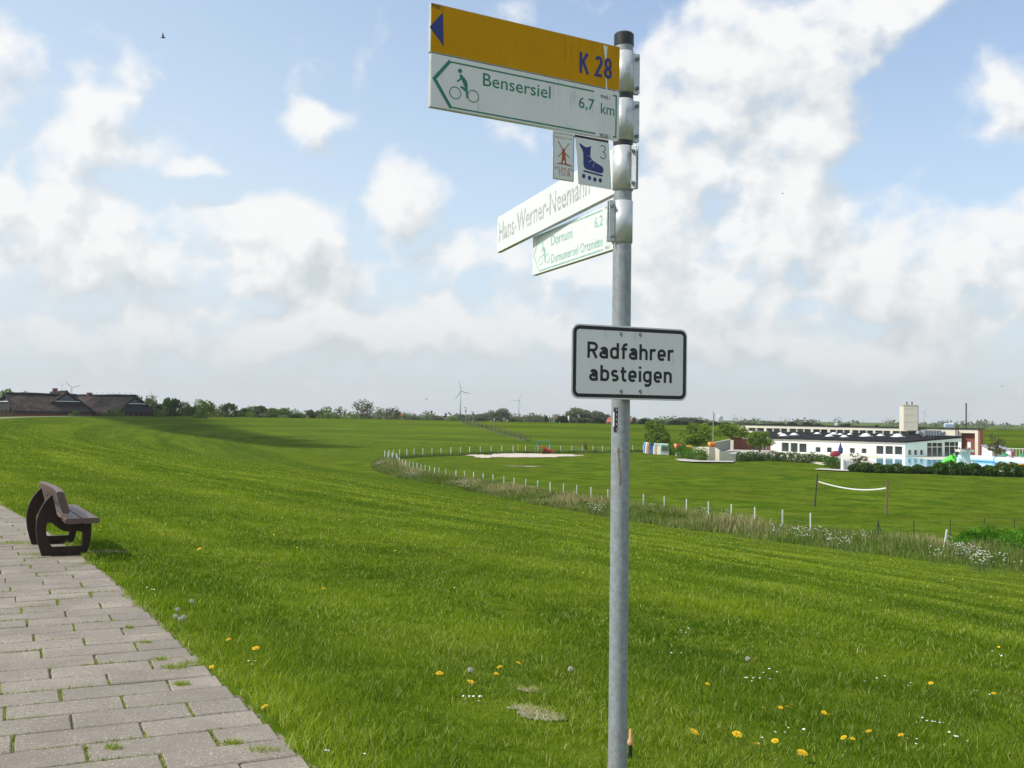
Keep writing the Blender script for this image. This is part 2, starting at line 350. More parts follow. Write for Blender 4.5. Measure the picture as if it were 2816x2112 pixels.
def mat_paver():
    m_, t, p = new_mat('concrete_paver')
    g = N(t, 'ShaderNodeNewGeometry'); oi = N(t, 'ShaderNodeObjectInfo')
    n1 = N(t, 'ShaderNodeTexNoise', inp={'Scale': 2.0, 'Detail': 7.0, 'Roughness': 0.6}); t.links.new(g.outputs['Position'], n1.inputs['Vector'])
    n2 = N(t, 'ShaderNodeTexNoise', inp={'Scale': 130.0, 'Detail': 3.0, 'Roughness': 0.7}); t.links.new(g.outputs['Position'], n2.inputs['Vector'])
    n3 = N(t, 'ShaderNodeTexNoise', inp={'Scale': 34.0, 'Detail': 6.0, 'Roughness': 0.75}); t.links.new(g.outputs['Position'], n3.inputs['Vector'])
    vo = N(t, 'ShaderNodeTexVoronoi', inp={'Scale': 60.0, 'Randomness': 1.0}); t.links.new(g.outputs['Position'], vo.inputs['Vector'])
    c = mixc(t, smooth(t, n1.outputs['Fac'], 0.3, 0.7), (0.262, 0.216, 0.168), (0.430, 0.366, 0.294))
    c = mixc(t, M(t, 'MULTIPLY', oi.outputs['Random'], 0.65), c, (0.25, 0.218, 0.178))
    c = mixc(t, smooth(t, n2.outputs['Fac'], 0.42, 0.62, 0, 0.75), c, (0.13, 0.115, 0.095))
    c = mixc(t, smooth(t, n3.outputs['Fac'], 0.46, 0.70, 0, 0.9), c, (0.185, 0.165, 0.125))
    spot = smooth(t, vo.outputs['Distance'], 0.22, 0.12, 0, 0.9)
    sel = M(t, 'GREATER_THAN', N(t, 'ShaderNodeSeparateColor').outputs[0], 0.5)
    sc_ = t.nodes[-1] if False else None
    sep = N(t, 'ShaderNodeSeparateColor'); t.links.new(vo.outputs['Color'], sep.inputs[0])
    pick = M(t, 'GREATER_THAN', sep.outputs[0], 0.80)
    c = mixc(t, M(t, 'MULTIPLY', spot, pick), c, (0.85, 0.82, 0.76))
    pick2 = M(t, 'LESS_THAN', sep.outputs[0], 0.16)
    c = mixc(t, M(t, 'MULTIPLY', spot, pick2), c, (0.08, 0.07, 0.06))
    t.links.new(c, p.inputs['Base Color']); p.inputs['Roughness'].default_value = 0.85; p.inputs['Specular IOR Level'].default_value = 0.3
    bp = N(t, 'ShaderNodeBump', inp={'Strength': 0.7, 'Distance': 0.003}); t.links.new(n2.outputs['Fac'], bp.inputs['Height']); t.links.new(bp.outputs[0], p.inputs['Normal'])
    return m_
MT['paver'] = mat_paver()

def mat_ground():
    """mown grass seen from afar: swaths follow the dike (attributes s = metres down the slope, t = metres along it)"""
    m_, t, p = new_mat('mown_grass')
    g = N(t, 'ShaderNodeNewGeometry')
    s_ = N(t, 'ShaderNodeAttribute', attribute_name='s'); t_ = N(t, 'ShaderNodeAttribute', attribute_name='t')
    cb = N(t, 'ShaderNodeCombineXYZ'); t.links.new(M(t, 'MULTIPLY', s_.outputs['Fac'], 0.85), cb.inputs[0]); t.links.new(M(t, 'MULTIPLY', t_.outputs['Fac'], 0.035), cb.inputs[1])
    n1 = N(t, 'ShaderNodeTexNoise', inp={'Scale': 1.0, 'Detail': 4.0, 'Roughness': 0.6}); t.links.new(cb.outputs[0], n1.inputs['Vector'])
    n2 = N(t, 'ShaderNodeTexNoise', inp={'Scale': 0.12, 'Detail': 6.0, 'Roughness': 0.6}); t.links.new(g.outputs['Position'], n2.inputs['Vector'])
    n3 = N(t, 'ShaderNodeTexNoise', inp={'Scale': 3.2, 'Detail': 8.0, 'Roughness': 0.75}); t.links.new(g.outputs['Position'], n3.inputs['Vector'])
    n4 = N(t, 'ShaderNodeTexNoise', inp={'Scale': 45.0, 'Detail': 4.0, 'Roughness': 0.8}); t.links.new(g.outputs['Position'], n4.inputs['Vector'])
    inb = smooth(t, s_.outputs['Fac'], 38.0, 46.0)                       # flat meadow inside: no swaths, mottled instead
    cb2 = N(t, 'ShaderNodeCombineXYZ'); t.links.new(M(t, 'MULTIPLY', s_.outputs['Fac'], 0.20), cb2.inputs[0]); t.links.new(M(t, 'MULTIPLY', t_.outputs['Fac'], 0.006), cb2.inputs[1])
    n1b = N(t, 'ShaderNodeTexNoise', inp={'Scale': 1.0, 'Detail': 2.0}); t.links.new(cb2.outputs[0], n1b.inputs['Vector'])
    n5 = N(t, 'ShaderNodeTexNoise', inp={'Scale': 0.35, 'Detail': 7.0, 'Roughness': 0.7}); t.links.new(g.outputs['Position'], n5.inputs['Vector'])
    fs_ = M(t, 'ADD', M(t, 'MULTIPLY', n1.outputs['Fac'], 0.45), M(t, 'MULTIPLY', n1b.outputs['Fac'], 0.55))
    mxf = N(t, 'ShaderNodeMix'); t.links.new(inb, mxf.inputs[0]); t.links.new(fs_, mxf.inputs[2]); t.links.new(n5.outputs['Fac'], mxf.inputs[3])
    c = mixc(t, smooth(t, mxf.outputs[0], 0.40, 0.60), (0.048, 0.098, 0.006), (0.120, 0.175, 0.013))
    c = mixc(t, smooth(t, n2.outputs['Fac'], 0.35, 0.65, 0, 0.55), c, (0.092, 0.112, 0.012))
    c = mixc(t, smooth(t, n3.outputs['Fac'], 0.46, 0.66, 0, 0.8), c, (0.024, 0.058, 0.002))
    c = mixc(t, smooth(t, n4.outputs['Fac'], 0.50, 0.72, 0, 0.5), c, (0.16, 0.18, 0.03))
    t.links.new(c, p.inputs['Base Color']); p.inputs['Roughness'].default_value = 0.9; p.inputs['Specular IOR Level'].default_value = 0.0
    bp = N(t, 'ShaderNodeBump', inp={'Strength': 0.8, 'Distance': 0.05}); t.links.new(n3.outputs['Fac'], bp.inputs['Height']); t.links.new(bp.outputs[0], p.inputs['Normal'])
    return m_
MT['ground'] = mat_ground()
MT['blade'] = mat_leaf('grass_blades', (0.052, 0.128, 0.005), (0.370, 0.470, 0.028), 0.42, extra=(0.62, 0.60, 0.25))
MT['tall'] = mat_leaf('rank_grass', (0.055, 0.115, 0.013), (0.20, 0.28, 0.050), 0.3, extra=(0.60, 0.45, 0.30))
MT['leaf_mid'] = mat_leaf('fresh_leaves', (0.052, 0.105, 0.018), (0.20, 0.27, 0.050), 0.35)
MT['leaf_dark'] = mat_leaf('dark_leaves', (0.028, 0.065, 0.014), (0.100, 0.160, 0.035), 0.3)
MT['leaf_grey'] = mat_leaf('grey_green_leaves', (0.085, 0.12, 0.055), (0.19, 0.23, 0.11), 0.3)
MT['leaf_olive'] = mat_leaf('budding_olive_leaves', (0.075, 0.085, 0.035), (0.17, 0.17, 0.07), 0.3)
MT['leaf_bright'] = mat_leaf('bright_leaves', (0.045, 0.13, 0.010), (0.13, 0.27, 0.03), 0.35)
MT['leaf_dome'] = mat_leaf('conifer_needles', (0.012, 0.030, 0.012), (0.035, 0.062, 0.022), 0.2)
MT['leaf_pool'] = mat_leaf('garden_leaves', (0.055, 0.12, 0.012), (0.27, 0.36, 0.055), 0.35)
MT['bark'] = mat_simple('bark', (0.085, 0.068, 0.05), 0.9, 0, 0.25, 6)
MT['umbel'] = mat_simple('white_umbels', (0.72, 0.72, 0.62), 0.9, 0, 0.1, 30)
MT['soil'] = mat_simple('bare_grey_soil', (0.27, 0.235, 0.17), 0.95, 0, 0.3, 14, 1.0, 40, dirt=(0.12, 0.11, 0.06), dirt_amt=0.7)
MT['soil_brown'] = mat_simple('bare_brown_soil', (0.24, 0.15, 0.11), 0.95, 0, 0.3, 14, 1.0, 40, dirt=(0.10, 0.10, 0.05), dirt_amt=0.7)
MT['sand'] = mat_simple('pale_sand', (0.54, 0.46, 0.37), 0.95, 0, 0.1, 0.6, 0.4, 3)
MT['joint'] = mat_simple('mossy_joint_sand', (0.16, 0.14, 0.075), 0.95, 0, 0.5, 9, 0.8, 60, dirt=(0.09, 0.13, 0.02), dirt_amt=0.8)

# ---------------------------------------------------------------- the dike
FLOOR = -4.75
SHO = [(60, -100), (26, -45), (9.2, -13), (1.86, 0), (-0.91, 4.9), (-4.85, 11.8), (-10.3, 20.2), (-29, 50), (-54, 95), (-75, 150), (-93, 209),
       (-98, 250), (-84, 287), (-53, 303), (-13, 287), (10, 268), (30, 252), (70, 246), (120, 250), (200, 262), (330, 265), (600, 250)]
def catmull(P, step):
    P = [np.array(p, float) for p in P]; out = []
    for i in range(len(P) - 1):
        p0 = P[i - 1] if i else 2 * P[0] - P[1]; p1, p2 = P[i], P[i + 1]; p3 = P[i + 2] if i + 2 < len(P) else 2 * P[-1] - P[-2]
        n = max(2, int(np.linalg.norm(p2 - p1) / step))
        for k in range(n):
            t = k / n
            a = np.linalg.norm(p1 - p0) ** .5; b = np.linalg.norm(p2 - p1) ** .5; c = np.linalg.norm(p3 - p2) ** .5
            m1 = (p1 - p0) / a ** 2 * a * b if a > 0 else p2 - p1
            m1 = b * b * ((p1 - p0) / (a * a) - (p2 - p0) / (a * a + b * b) + (p2 - p1) / (b * b))
            m2 = b * b * ((p2 - p1) / (b * b) - (p3 - p1) / (b * b + c * c) + (p3 - p2) / (c * c))
            t2, t3 = t * t, t ** 3
            out.append((2 * t3 - 3 * t2 + 1) * p1 + (t3 - 2 * t2 + t) * m1 + (-2 * t3 + 3 * t2) * p2 + (t3 - t2) * m2)
    out.append(P[-1]); return np.array(out)
SP = catmull(SHO, 1.5)
SEG = np.linalg.norm(np.diff(SP, axis=0), axis=1); CUM = np.concatenate([[0], np.cumsum(SEG)])
def st(X, Y):
    """signed distance s from the dike shoulder (+ = down the inner slope) and length t along it"""
    X = np.asarray(X, float).ravel(); Y = np.asarray(Y, float).ravel()
    S = np.empty(len(X)); T = np.empty(len(X))
    A = SP[:-1]; D = np.diff(SP, axis=0); L2 = (D ** 2).sum(1)
    for i in range(0, len(X), 4000):
        x = X[i:i + 4000, None]; y = Y[i:i + 4000, None]
        u = ((x - A[:, 0]) * D[:, 0] + (y - A[:, 1]) * D[:, 1]) / L2; u = np.clip(u, 0, 1)
        dx = x - (A[:, 0] + u * D[:, 0]); dy = y - (A[:, 1] + u * D[:, 1]); d2 = dx * dx + dy * dy
        j = d2.argmin(1); r = np.arange(len(j)); d = np.sqrt(d2[r, j])
        cr_ = D[j, 0] * dy[r, j] - D[j, 1] * dx[r, j]
        S[i:i + 4000] = np.where(cr_ < 0, d, -d); T[i:i + 4000] = CUM[j] + u[r, j] * SEG[j]
    return S, T
PATHW = 2.42
def sstep(t): t = np.clip(t, 0, 1); return t * t * (3 - 2 * t)
def zprof(s):
    s = np.asarray(s, float)
    q = np.clip(s / 44.0, 0, 1)
    zin = FLOOR * (0.45 * q + 0.55 * sstep(q))
    zout = -3.9 * sstep((-s - 6) / 32.0)
    return np.where(s > 0, zin, zout)
def hump(X, Y, S):
    X = np.asarray(X, float); Y = np.asarray(Y, float)
    r = np.hypot(X, Y)
    b = 0.018 * np.sin(X * 2.1 + 1.3 * np.sin(Y * 0.9)) * np.sin(Y * 1.7 + X) + 0.012 * np.sin(X * 5.3 + Y * 3.1)
    b = b * np.clip(S / 0.6, 0, 1)
    w = 0.10 * np.sin(X * 0.11 + 1) * np.sin(Y * 0.083 + X * 0.05) * np.clip((S - 3) / 20, 0, 1)
    # low mound under the row of beach chairs
    w = w + 0.55 * np.exp(-(((X - 21) / 9.0) ** 2 + ((Y - 168) / 9.0) ** 2))
    return b + w
def ground_z(X, Y):
    S, T = st(X, Y); return zprof(S) + hump(np.asarray(X, float).ravel(), np.asarray(Y, float).ravel(), S)
def gz(x, y): return float(ground_z([x], [y])[0])
def on_ground(px, py, far=420):
    """where the ray through a pixel meets the ground"""
    r = ray(px, py); ys = np.concatenate([np.arange(3, 40, 0.1), np.arange(40, far, 0.4)])
    P = np.array([[CAMPOS.x + r.x * y / r.y, y, CAMPOS.z + r.z * y / r.y] for y in ys])
    z = ground_z(P[:, 0], P[:, 1]); k = np.nonzero(P[:, 2] <= z)[0]
    i = k[0] if len(k) else len(ys) - 1
    return Vector((P[i, 0], P[i, 1], z[i]))

# ground sheet: rings round the viewer, fine near, reaching the horizon
rings = [0.0, 0.6]
while rings[-1] < 4200: rings.append(rings[-1] * (1.03 if rings[-1] < 500 else 1.12) + 0.02)
rings = np.array(rings[1:]); NA = 420
ang = np.linspace(-math.pi, math.pi, NA, endpoint=False)
ang = ang - 0.62 * np.sin(ang) * 0.9        # denser in front
RX = np.outer(rings, np.sin(ang)).ravel(); RY = np.outer(rings, np.cos(ang)).ravel()
RX = np.append(RX, 0.0); RY = np.append(RY, 0.0)
S_, T_ = st(RX, RY)
Z_ = zprof(S_) + hump(RX, RY, S_)
onpath = (S_ < -0.02) & (S_ > -PATHW + 0.05)
Z_ = np.where(onpath & (np.hypot(RX, RY) < 40), Z_ - 0.07, Z_)
Z_ = np.where((S_ < -6) , Z_ - 0.02, Z_)
nr = len(rings); idx = np.arange(nr * NA).reshape(nr, NA)
a = idx[:-1, :]; b = idx[1:, :]; a2 = np.roll(a, -1, 1); b2 = np.roll(b, -1, 1)
F = np.stack([a, b, b2, a2], -1).reshape(-1, 4)
g_obj = mesh_np('ground', np.stack([RX, RY, Z_], 1)[:-1], F, MT['ground'], attrs={'s': S_[:-1], 't': T_[:-1]}, smooth=True, k=4)
tag(g_obj, kind='structure')

# ---------------------------------------------------------------- path of concrete slabs along the crest
t0_path = st([0], [0])[1][0]
def along(t, s):
    """point at length t along the shoulder, s metres inward"""
    j = min(max(int(np.searchsorted(CUM, t) - 1), 0), len(SEG) - 1)
    w = (t - CUM[j]) / SEG[j]
    def dirn(j): 
        j = min(max(j, 0), len(SEG) - 1); return (SP[j + 1] - SP[j]) / SEG[j]
    d = dirn(j) * (1 - abs(w - .5)) + (dirn(j + 1) * max(0, w - .5) + dirn(j - 1) * max(0, .5 - w)); d = d / np.linalg.norm(d)
    p = SP[j] + (SP[j + 1] - SP[j]) * w
    n = np.array([d[1], -d[0]])
    return p + n * s, d, n
# the joint bed under the slabs, then the plain strip of path beyond
mb = MB(); ts = np.arange(t0_path - 8, t0_path + 300, 1.0); rows = []
for t in ts:
    q0, _, _ = along(t, 0.03); q1, _, _ = along(t, -PATHW); rows.append((q0, q1))
vs = []; fs = []; mi = []
for i, (q0, q1) in enumerate(rows):
    near = ts[i] < t0_path + 26
    z = -0.014 if near else 0.012
    vs += [(q0[0], q0[1], z), (q1[0], q1[1], z)]
    if i: fs.append((2 * i - 2, 2 * i - 1, 2 * i + 1, 2 * i)); mi.append(0 if near else 1)
mb.v, mb.f, mb.mi = vs, fs, mi
path = mb.build('path', [MT['joint'], MT['paver']]); tag(path, kind='structure')
def slab_mesh(w, l, seed):
    q = random.Random(seed); b = 0.007; h = 0.05
    P = []
    for (zz, ins) in ((-h, 0), (-b, 0), (0, b)):
        for sx_, sy_ in ((-1, -1), (1, -1), (1, 1), (-1, 1)):
            j = q.uniform(-.0025, .0025)
            P.append((sx_ * (w / 2 - ins) + j, sy_ * (l / 2 - ins) + q.uniform(-.0025, .0025), zz))
    Fs = []
    for r in range(2):
        for k in range(4): Fs.append((r * 4 + k, r * 4 + (k + 1) % 4, (r + 1) * 4 + (k + 1) % 4, (r + 1) * 4 + k))
    Fs.append((8, 9, 10, 11))
    me = bpy.data.meshes.new('slab'); me.from_pydata(P, [], Fs); me.materials.append(MT['paver']); me.update(); return me
SW, SL, GAP = 0.60, 0.285, 0.010
full = [slab_mesh(SW - GAP, SL - GAP, k) for k in range(6)]
half = [slab_mesh(SW / 2 - GAP, SL - GAP, 20 + k) for k in range(4)]
SLABS = []; nrow = 0; t = t0_path + 1.6
ROWROT = R(-4.0)
while t < t0_path + 25.5:
    odd = nrow % 2
    cells = [(-SW * (k + 0.5), SW, full) for k in range(4)] if not odd else [(-SW * 0.25, SW / 2, half)] + [(-SW * (k + 1.0), SW, full) for k in range(3)] + [(-SW * 3.75, SW / 2, half)]
    for (s0, wd, meshes) in cells:
        p, d, n = along(t, s0 + rnd.uniform(-.003, .003))
        p = p + d * (s0 * math.tan(ROWROT))
        o = bpy.data.objects.new('paving_slab', meshes[rnd.randrange(len(meshes))]); COL.objects.link(o); o.parent = path
        o.location = (p[0], p[1], 0.002 + rnd.uniform(-.0035, .0035) + 0.0)
        o.rotation_euler = (rnd.uniform(-.006, .006), rnd.uniform(-.006, .006), math.atan2(n[1], n[0]) + ROWROT + rnd.uniform(-.004, .004)); SLABS.append((p[0], p[1], o.rotation_euler[2], wd))
    nrow += 1; t += SL
# ---------------------------------------------------------------- grass blades
SOIL = []   # (centre x, y, rx, ry, rot)
def soil_patch(px, py, rx, ry, rot, name, label, mat, cat='soil patch', lift=0.006, kind=None, n=40, rings_=7, jag=0.35, seed=1):
    c = on_ground(px, py); q = random.Random(seed)
    ph = [q.uniform(0, 6.28) for _ in range(6)]
    XY = [(0, 0)]
    for r in range(1, rings_ + 1):
        for k in range(n):
            a = 2 * math.pi * k / n; rr = r / rings_ * (1 + (jag * (math.sin(3 * a + ph[0]) * .5 + math.sin(5 * a + ph[1]) * .35 + math.sin(9 * a + ph[2]) * .3)))
            x, y = rx * rr * math.cos(a), ry * rr * math.sin(a)
            XY.append((x * math.cos(rot) - y * math.sin(rot), x * math.sin(rot) + y * math.cos(rot)))
    X = np.array([c.x + p[0] for p in XY]); Y = np.array([c.y + p[1] for p in XY]); Z = ground_z(X, Y) + lift + np.array([q.uniform(-.007, .006) for _ in XY]) * (np.hypot(X, Y) < 20)
    fs = [(0, 1 + k, 1 + (k + 1) % n) for k in range(n)]
    for r in range(rings_ - 1):
        b0 = 1 + r * n; b1 = b0 + n
        fs += [(b0 + k, b1 + k, b1 + (k + 1) % n, b0 + (k + 1) % n) for k in range(n)]
    mb = MB(); mb.add(list(zip(X, Y, Z)), fs); o = mb.build(name, mat, smooth=True)
    tag(o, label, None if kind else cat, kind=kind)
    SOIL.append((c.x, c.y, rx * .95, ry * .95, rot)); return o
soil_patch(1490, 1976, .14, .10, -.5, 'bare_patch', None, MT['soil'], kind='structure', seed=3)
soil_patch(1455, 1960, .11, .05, -.4, 'bare_patch', None, MT['soil'], kind='structure', seed=9)
soil_patch(1455, 1905, .07, .05, 0, 'bare_patch', None, MT['soil'], kind='structure', seed=4)
soil_patch(296, 1520, .20, .15, .4, 'bare_patch', None, MT['soil_brown'], kind='structure', seed=5)

def vnoise(x, y, seed=0):
    """cheap smooth value noise, numpy"""
    xi = np.floor(x).astype(np.int64); yi = np.floor(y).astype(np.int64); fx = x - xi; fy = y - yi
    fx = fx * fx * (3 - 2 * fx); fy = fy * fy * (3 - 2 * fy)
    def h(a, b): 
        n = (a * 374761393 + b * 668265263 + seed * 974634777) & 0x7fffffff
        n = ((n ^ (n >> 13)) * 1274126177) & 0x7fffffff
        return ((n ^ (n >> 16)) & 0xffff) / 65535.0
    return (h(xi, yi) * (1 - fx) + h(xi + 1, yi) * fx) * (1 - fy) + (h(xi, yi + 1) * (1 - fx) + h(xi + 1, yi + 1) * fx) * fy
# lookup grid for s,t so that hundreds of thousands of roots can be placed quickly
GX = np.arange(-110, 111, 0.75); GY = np.arange(2, 165, 0.75)
gxx, gyy = np.meshgrid(GX, GY); gS, gT = st(gxx, gyy); gS = gS.reshape(gxx.shape); gT = gT.reshape(gxx.shape)
def look(G, X, Y):
    u = np.clip((X - GX[0]) / 0.75, 0, len(GX) - 2.001); v = np.clip((Y - GY[0]) / 0.75, 0, len(GY) - 2.001)
    i = u.astype(int); j = v.astype(int); a = u - i; b = v - j
    return (G[j, i] * (1 - a) + G[j, i + 1] * a) * (1 - b) + (G[j + 1, i] * (1 - a) + G[j + 1, i + 1] * a) * b
RS = np.random.RandomState(5)
def wedge(n, y0, y1):
    """points in the seen sector, even per square metre, with a margin to both sides"""
    y = np.sqrt(RS.rand(n) * (y1 ** 2 - y0 ** 2) + y0 ** 2)
    x = (RS.rand(n) * 2 - 1) * (0.53 * y + 1.2); return x, y
def blades(X, Y, Zb, H, W, lean, tint, dry, two=True, hb=None):
    n = len(X); th = RS.rand(n) * 2 * np.pi; ld = RS.rand(n) * 2 * np.pi
    if hb is not None: ld = hb
    wx, wy = np.cos(th) * W / 2, np.sin(th) * W / 2
    lx, ly = np.cos(ld) * lean * H, np.sin(ld) * lean * H
    hz = H * np.sqrt(np.clip(1 - lean ** 2 * .8, .1, 1))
    if two:
        v0 = np.stack([X - wx, Y - wy, Zb], 1); v1 = np.stack([X + wx, Y + wy, Zb], 1)
        v2 = np.stack([X + wx * .8 + lx * .35, Y + wy * .8 + ly * .35, Zb + hz * .58], 1); v3 = np.stack([X - wx * .8 + lx * .35, Y - wy * .8 + ly * .35, Zb + hz * .58], 1)
        v4 = np.stack([X + lx, Y + ly, Zb + hz], 1)
        V = np.stack([v0, v1, v2, v3, v4], 1).reshape(-1, 3); b = np.arange(n)[:, None] * 5
        Fq = np.concatenate([b + [0, 1, 2], b + [0, 2, 3], b + [3, 2, 4]], 1).reshape(-1, 3); k = 5
    else:
        v0 = np.stack([X - wx, Y - wy, Zb], 1); v1 = np.stack([X + wx, Y + wy, Zb], 1); v4 = np.stack([X + lx, Y + ly, Zb + hz], 1)
        V = np.stack([v0, v1, v4], 1).reshape(-1, 3); Fq = (np.arange(n)[:, None] * 3 + [0, 1, 2]).reshape(-1, 3); k = 3
    return V, Fq, np.repeat(tint, k), np.repeat(dry, k)
def join_np(parts):
    V = []; Fs = []; A = []; D = []; o = 0
    for v, f, a_, d_ in parts: V.append(v); Fs.append(f + o); A.append(a_); D.append(d_); o += len(v)
    return np.concatenate(V), np.concatenate(Fs), np.concatenate(A), np.concatenate(D)
def soil_mask(X, Y):
    k = np.ones(len(X), bool); keep_some = RS.rand(len(X)) < .50
    for (cx, cy, rx, ry, ro) in SOIL:
        dx, dy = X - cx, Y - cy; u = dx * math.cos(ro) + dy * math.sin(ro); v = -dx * math.sin(ro) + dy * math.cos(ro)
        k &= ((u / rx) ** 2 + (v / ry) ** 2 > (0.35 + 0.8 * RS.rand(len(X)))) | keep_some
    return k
parts = []
for (y0, y1, dens, w, h, two) in ((4.2, 8.5, 7600, .0033, .042, True), (8.5, 15, 2700, .0055, .042, True), (15, 28, 720, .010, .042, False), (28, 50, 170, .020, .042, False), (50, 85, 34, .045, .04, False), (85, 150, 9, .09, .05, False)):
    area = 0.53 * (y1 ** 2 - y0 ** 2) + 2.4 * (y1 - y0); n = int(area * dens)
    X, Y = wedge(n, y0, y1)
    S = look(gS, X, Y); T = look(gT, X, Y)
    edge = -0.085 + 0.12 * vnoise(T * 3.1, S * 0, 3) + 0.06 * vnoise(T * 11, S * 0, 4)
    k = (S > edge) & (S < 39) & (RS.rand(n) < np.clip((160 - Y) / 60, 0, 1))
    k &= soil_mask(X, Y)
    cl = vnoise(X * 2.6, Y * 2.6, 1) * .6 + vnoise(X * 7.5, Y * 7.5, 2) * .4
    k &= RS.rand(n) < np.clip(0.35 + 1.5 * (cl - .2), 0.15, 1)
    X, Y, S, T, cl = X[k], Y[k], S[k], T[k], cl[k]
    Z = zprof(S) + hump(X, Y, S) - 0.004
    big = vnoise(X * 0.7, Y * 0.7, 6); str_ = vnoise(S * 1.3, T * 0.06, 9)
    H = h * (0.45 + 1.0 * cl) * (0.6 + .8 * RS.rand(len(X))) * (0.75 + .5 * big) * np.clip(1.25 - S / 60, .7, 1.3)
    H = H * np.where(S < 0.5, 1.25, 1.0)
    tint = np.clip(-0.04 + 0.66 * RS.rand(len(X)) + 0.55 * (str_ - .4) + .5 * (big - .45), 0, 1)
    dry = (RS.rand(len(X)) < 0.12 + 0.08 * (str_ > .6) + .30 * (S < .03)) * RS.rand(len(X))
    lean = .25 + .72 * RS.rand(len(X))
    hb = vnoise(X * 1.1, Y * 1.1, 12) * 9 + RS.randn(len(X)) * 2.6
    parts.append(blades(X, Y, Z, H, w * (.6 + .8 * RS.rand(len(X))), lean, tint, dry, two, hb))
V, Fq, A, D = join_np(parts)
go_ = mesh_np('grass', V, Fq, MT['blade'], attrs={'tint': A, 'dry': D}); tag(go_, 'mown green grass covering the dike slope', None, kind='stuff')
print('grass tris', len(Fq))

# crumbs of soil and dead straw on the bare spots
V = []; Fs = []; SP_ = []
for (cx, cy, rx, ry, ro) in list(SOIL):
    for k_ in range(260):
        a_ = RS.rand() * 6.283; rr = RS.rand() ** .5; u, v_ = rx * 1.1 * rr * math.cos(a_), ry * 1.1 * rr * math.sin(a_); x, y = cx + u * math.cos(ro) - v_ * math.sin(ro), cy + u * math.sin(ro) + v_ * math.cos(ro)
        if k_ % 2: SP_.append((x, y)); continue
        z = gz(x, y) + .006; r = .004 + .010 * RS.rand() ** 2; b = len(V)
        for (dx, dy, dz) in ((1, 0, 0), (0, 1, 0), (-1, 0, 0), (0, -1, 0), (0, 0, .9)): V.append((x + dx * r * (.6 + .8 * RS.rand()), y + dy * r * (.6 + .8 * RS.rand()), z + dz * r))
        Fs += [(b, b + 1, b + 4), (b + 1, b + 2, b + 4), (b + 2, b + 3, b + 4), (b + 3, b, b + 4)]
o = mesh_np('soil_crumbs', np.array(V), np.array(Fs), MT['soil']); tag(o, 'loose soil crumbs lying on the bare spots', None, kind='stuff')
SX, SY = np.array(SP_).T; n_ = len(SX)
v = blades(SX, SY, ground_z(SX, SY) + .003, .025 + .045 * RS.rand(n_), .0035 + 0 * SX, .92 + .08 * RS.rand(n_), .3 * RS.rand(n_), .4 + .6 * RS.rand(n_), True)
o = mesh_np('dead_straw', v[0], v[1], MT['blade'], attrs={'tint': v[2], 'dry': v[3]}); tag(o, 'dead grass stalks lying across the bare spots', None, kind='stuff')

# moss and small weeds in the slab joints, ragged where path meets grass
JX, JY, JW, JV = [], [], [], []
for (cx_, cy_, rz_, wd_) in SLABS:
    ux, uy = math.cos(rz_), math.sin(rz_); vx, vy = -uy, ux; near_ = math.hypot(cx_, cy_) < 13
    for k_ in range(int((150 if near_ else 60) * wd_ / .6)):       # long joint on the far side of each slab
        a_ = (RS.rand() - .5) * wd_; x = cx_ + ux * a_ + vx * (SL / 2 + RS.randn() * .003); y = cy_ + uy * a_ + vy * (SL / 2 + RS.randn() * .003); JX.append(x); JY.append(y); JV.append(0)
    for k_ in range(90 if near_ else 45):                          # short joint at its right end
        b_ = (RS.rand() - .5) * SL; x = cx_ + ux * (wd_ / 2 + RS.randn() * .005) + vx * b_; y = cy_ + uy * (wd_ / 2 + RS.randn() * .005) + vy * b_; JX.append(x); JY.append(y); JV.append(1)
JX, JY, JV = np.array(JX), np.array(JY), np.array(JV); nz_ = vnoise(JX * 3.1, JY * 3.1, 31) * .65 + vnoise(JX * 12, JY * 12, 33) * .35
k = np.where(JV == 1, nz_ > .43, nz_ > .52); X, Y, JV, nz_ = JX[k], JY[k], JV[k], nz_[k]
big_ = np.clip((nz_ - .62) * 5, 0, 1); H = .013 + .010 * RS.rand(len(X)) + .022 * big_ * RS.rand(len(X))
dry = np.clip(RS.rand(len(X)) * 1.1 - .15 + .15 * (JV == 1), 0, 1) * .75
v = blades(X, Y, np.full(len(X), -.010), H, .006 + .007 * RS.rand(len(X)), .3 + .6 * RS.rand(len(X)), .35 * RS.rand(len(X)), dry, False)
o = mesh_np('joint_weeds', v[0], v[1], MT['blade'], attrs={'tint': v[2], 'dry': v[3]}); tag(o, 'moss and small weeds growing in the joints of the slab path', None, kind='stuff')
# tufts on the path round the bench foot and here and there
parts = []
for (px, py, r, nn) in ((60, 1497, .35, 500), (90, 1530, .22, 350), (150, 1480, .25, 350), (30, 1500, .3, 250), (355, 1732, .05, 110), (400, 1775, .05, 120), (440, 1825, .06, 160), (500, 1885, .06, 200), (640, 2050, .07, 240), (310, 2070, .06, 150), (480, 1840, .12, 380), (540, 1830, .14, 500), (250, 1555, .2, 400), (725, 2075, .1, 200)):
    c = on_ground(px, py); a_ = RS.rand(nn) * 6.283; rr = r * np.sqrt(RS.rand(nn)) * (0.5 + .5 * RS.rand(nn)); X = c.x + rr * np.cos(a_); Y = c.y + rr * np.sin(a_) * .6
    parts.append(blades(X, Y, np.full(nn, -.012), .02 + .035 * RS.rand(nn), .005 + .003 * RS.rand(nn), .4 + .5 * RS.rand(nn), .2 + .7 * RS.rand(nn), (RS.rand(nn) < .2) * .7, False))
V, Fq, A, D = join_np(parts)
o = mesh_np('path_tufts', V, Fq, MT['blade'], attrs={'tint': A, 'dry': D}); tag(o, 'ragged grass tufts spreading over the slab path', None, kind='stuff')

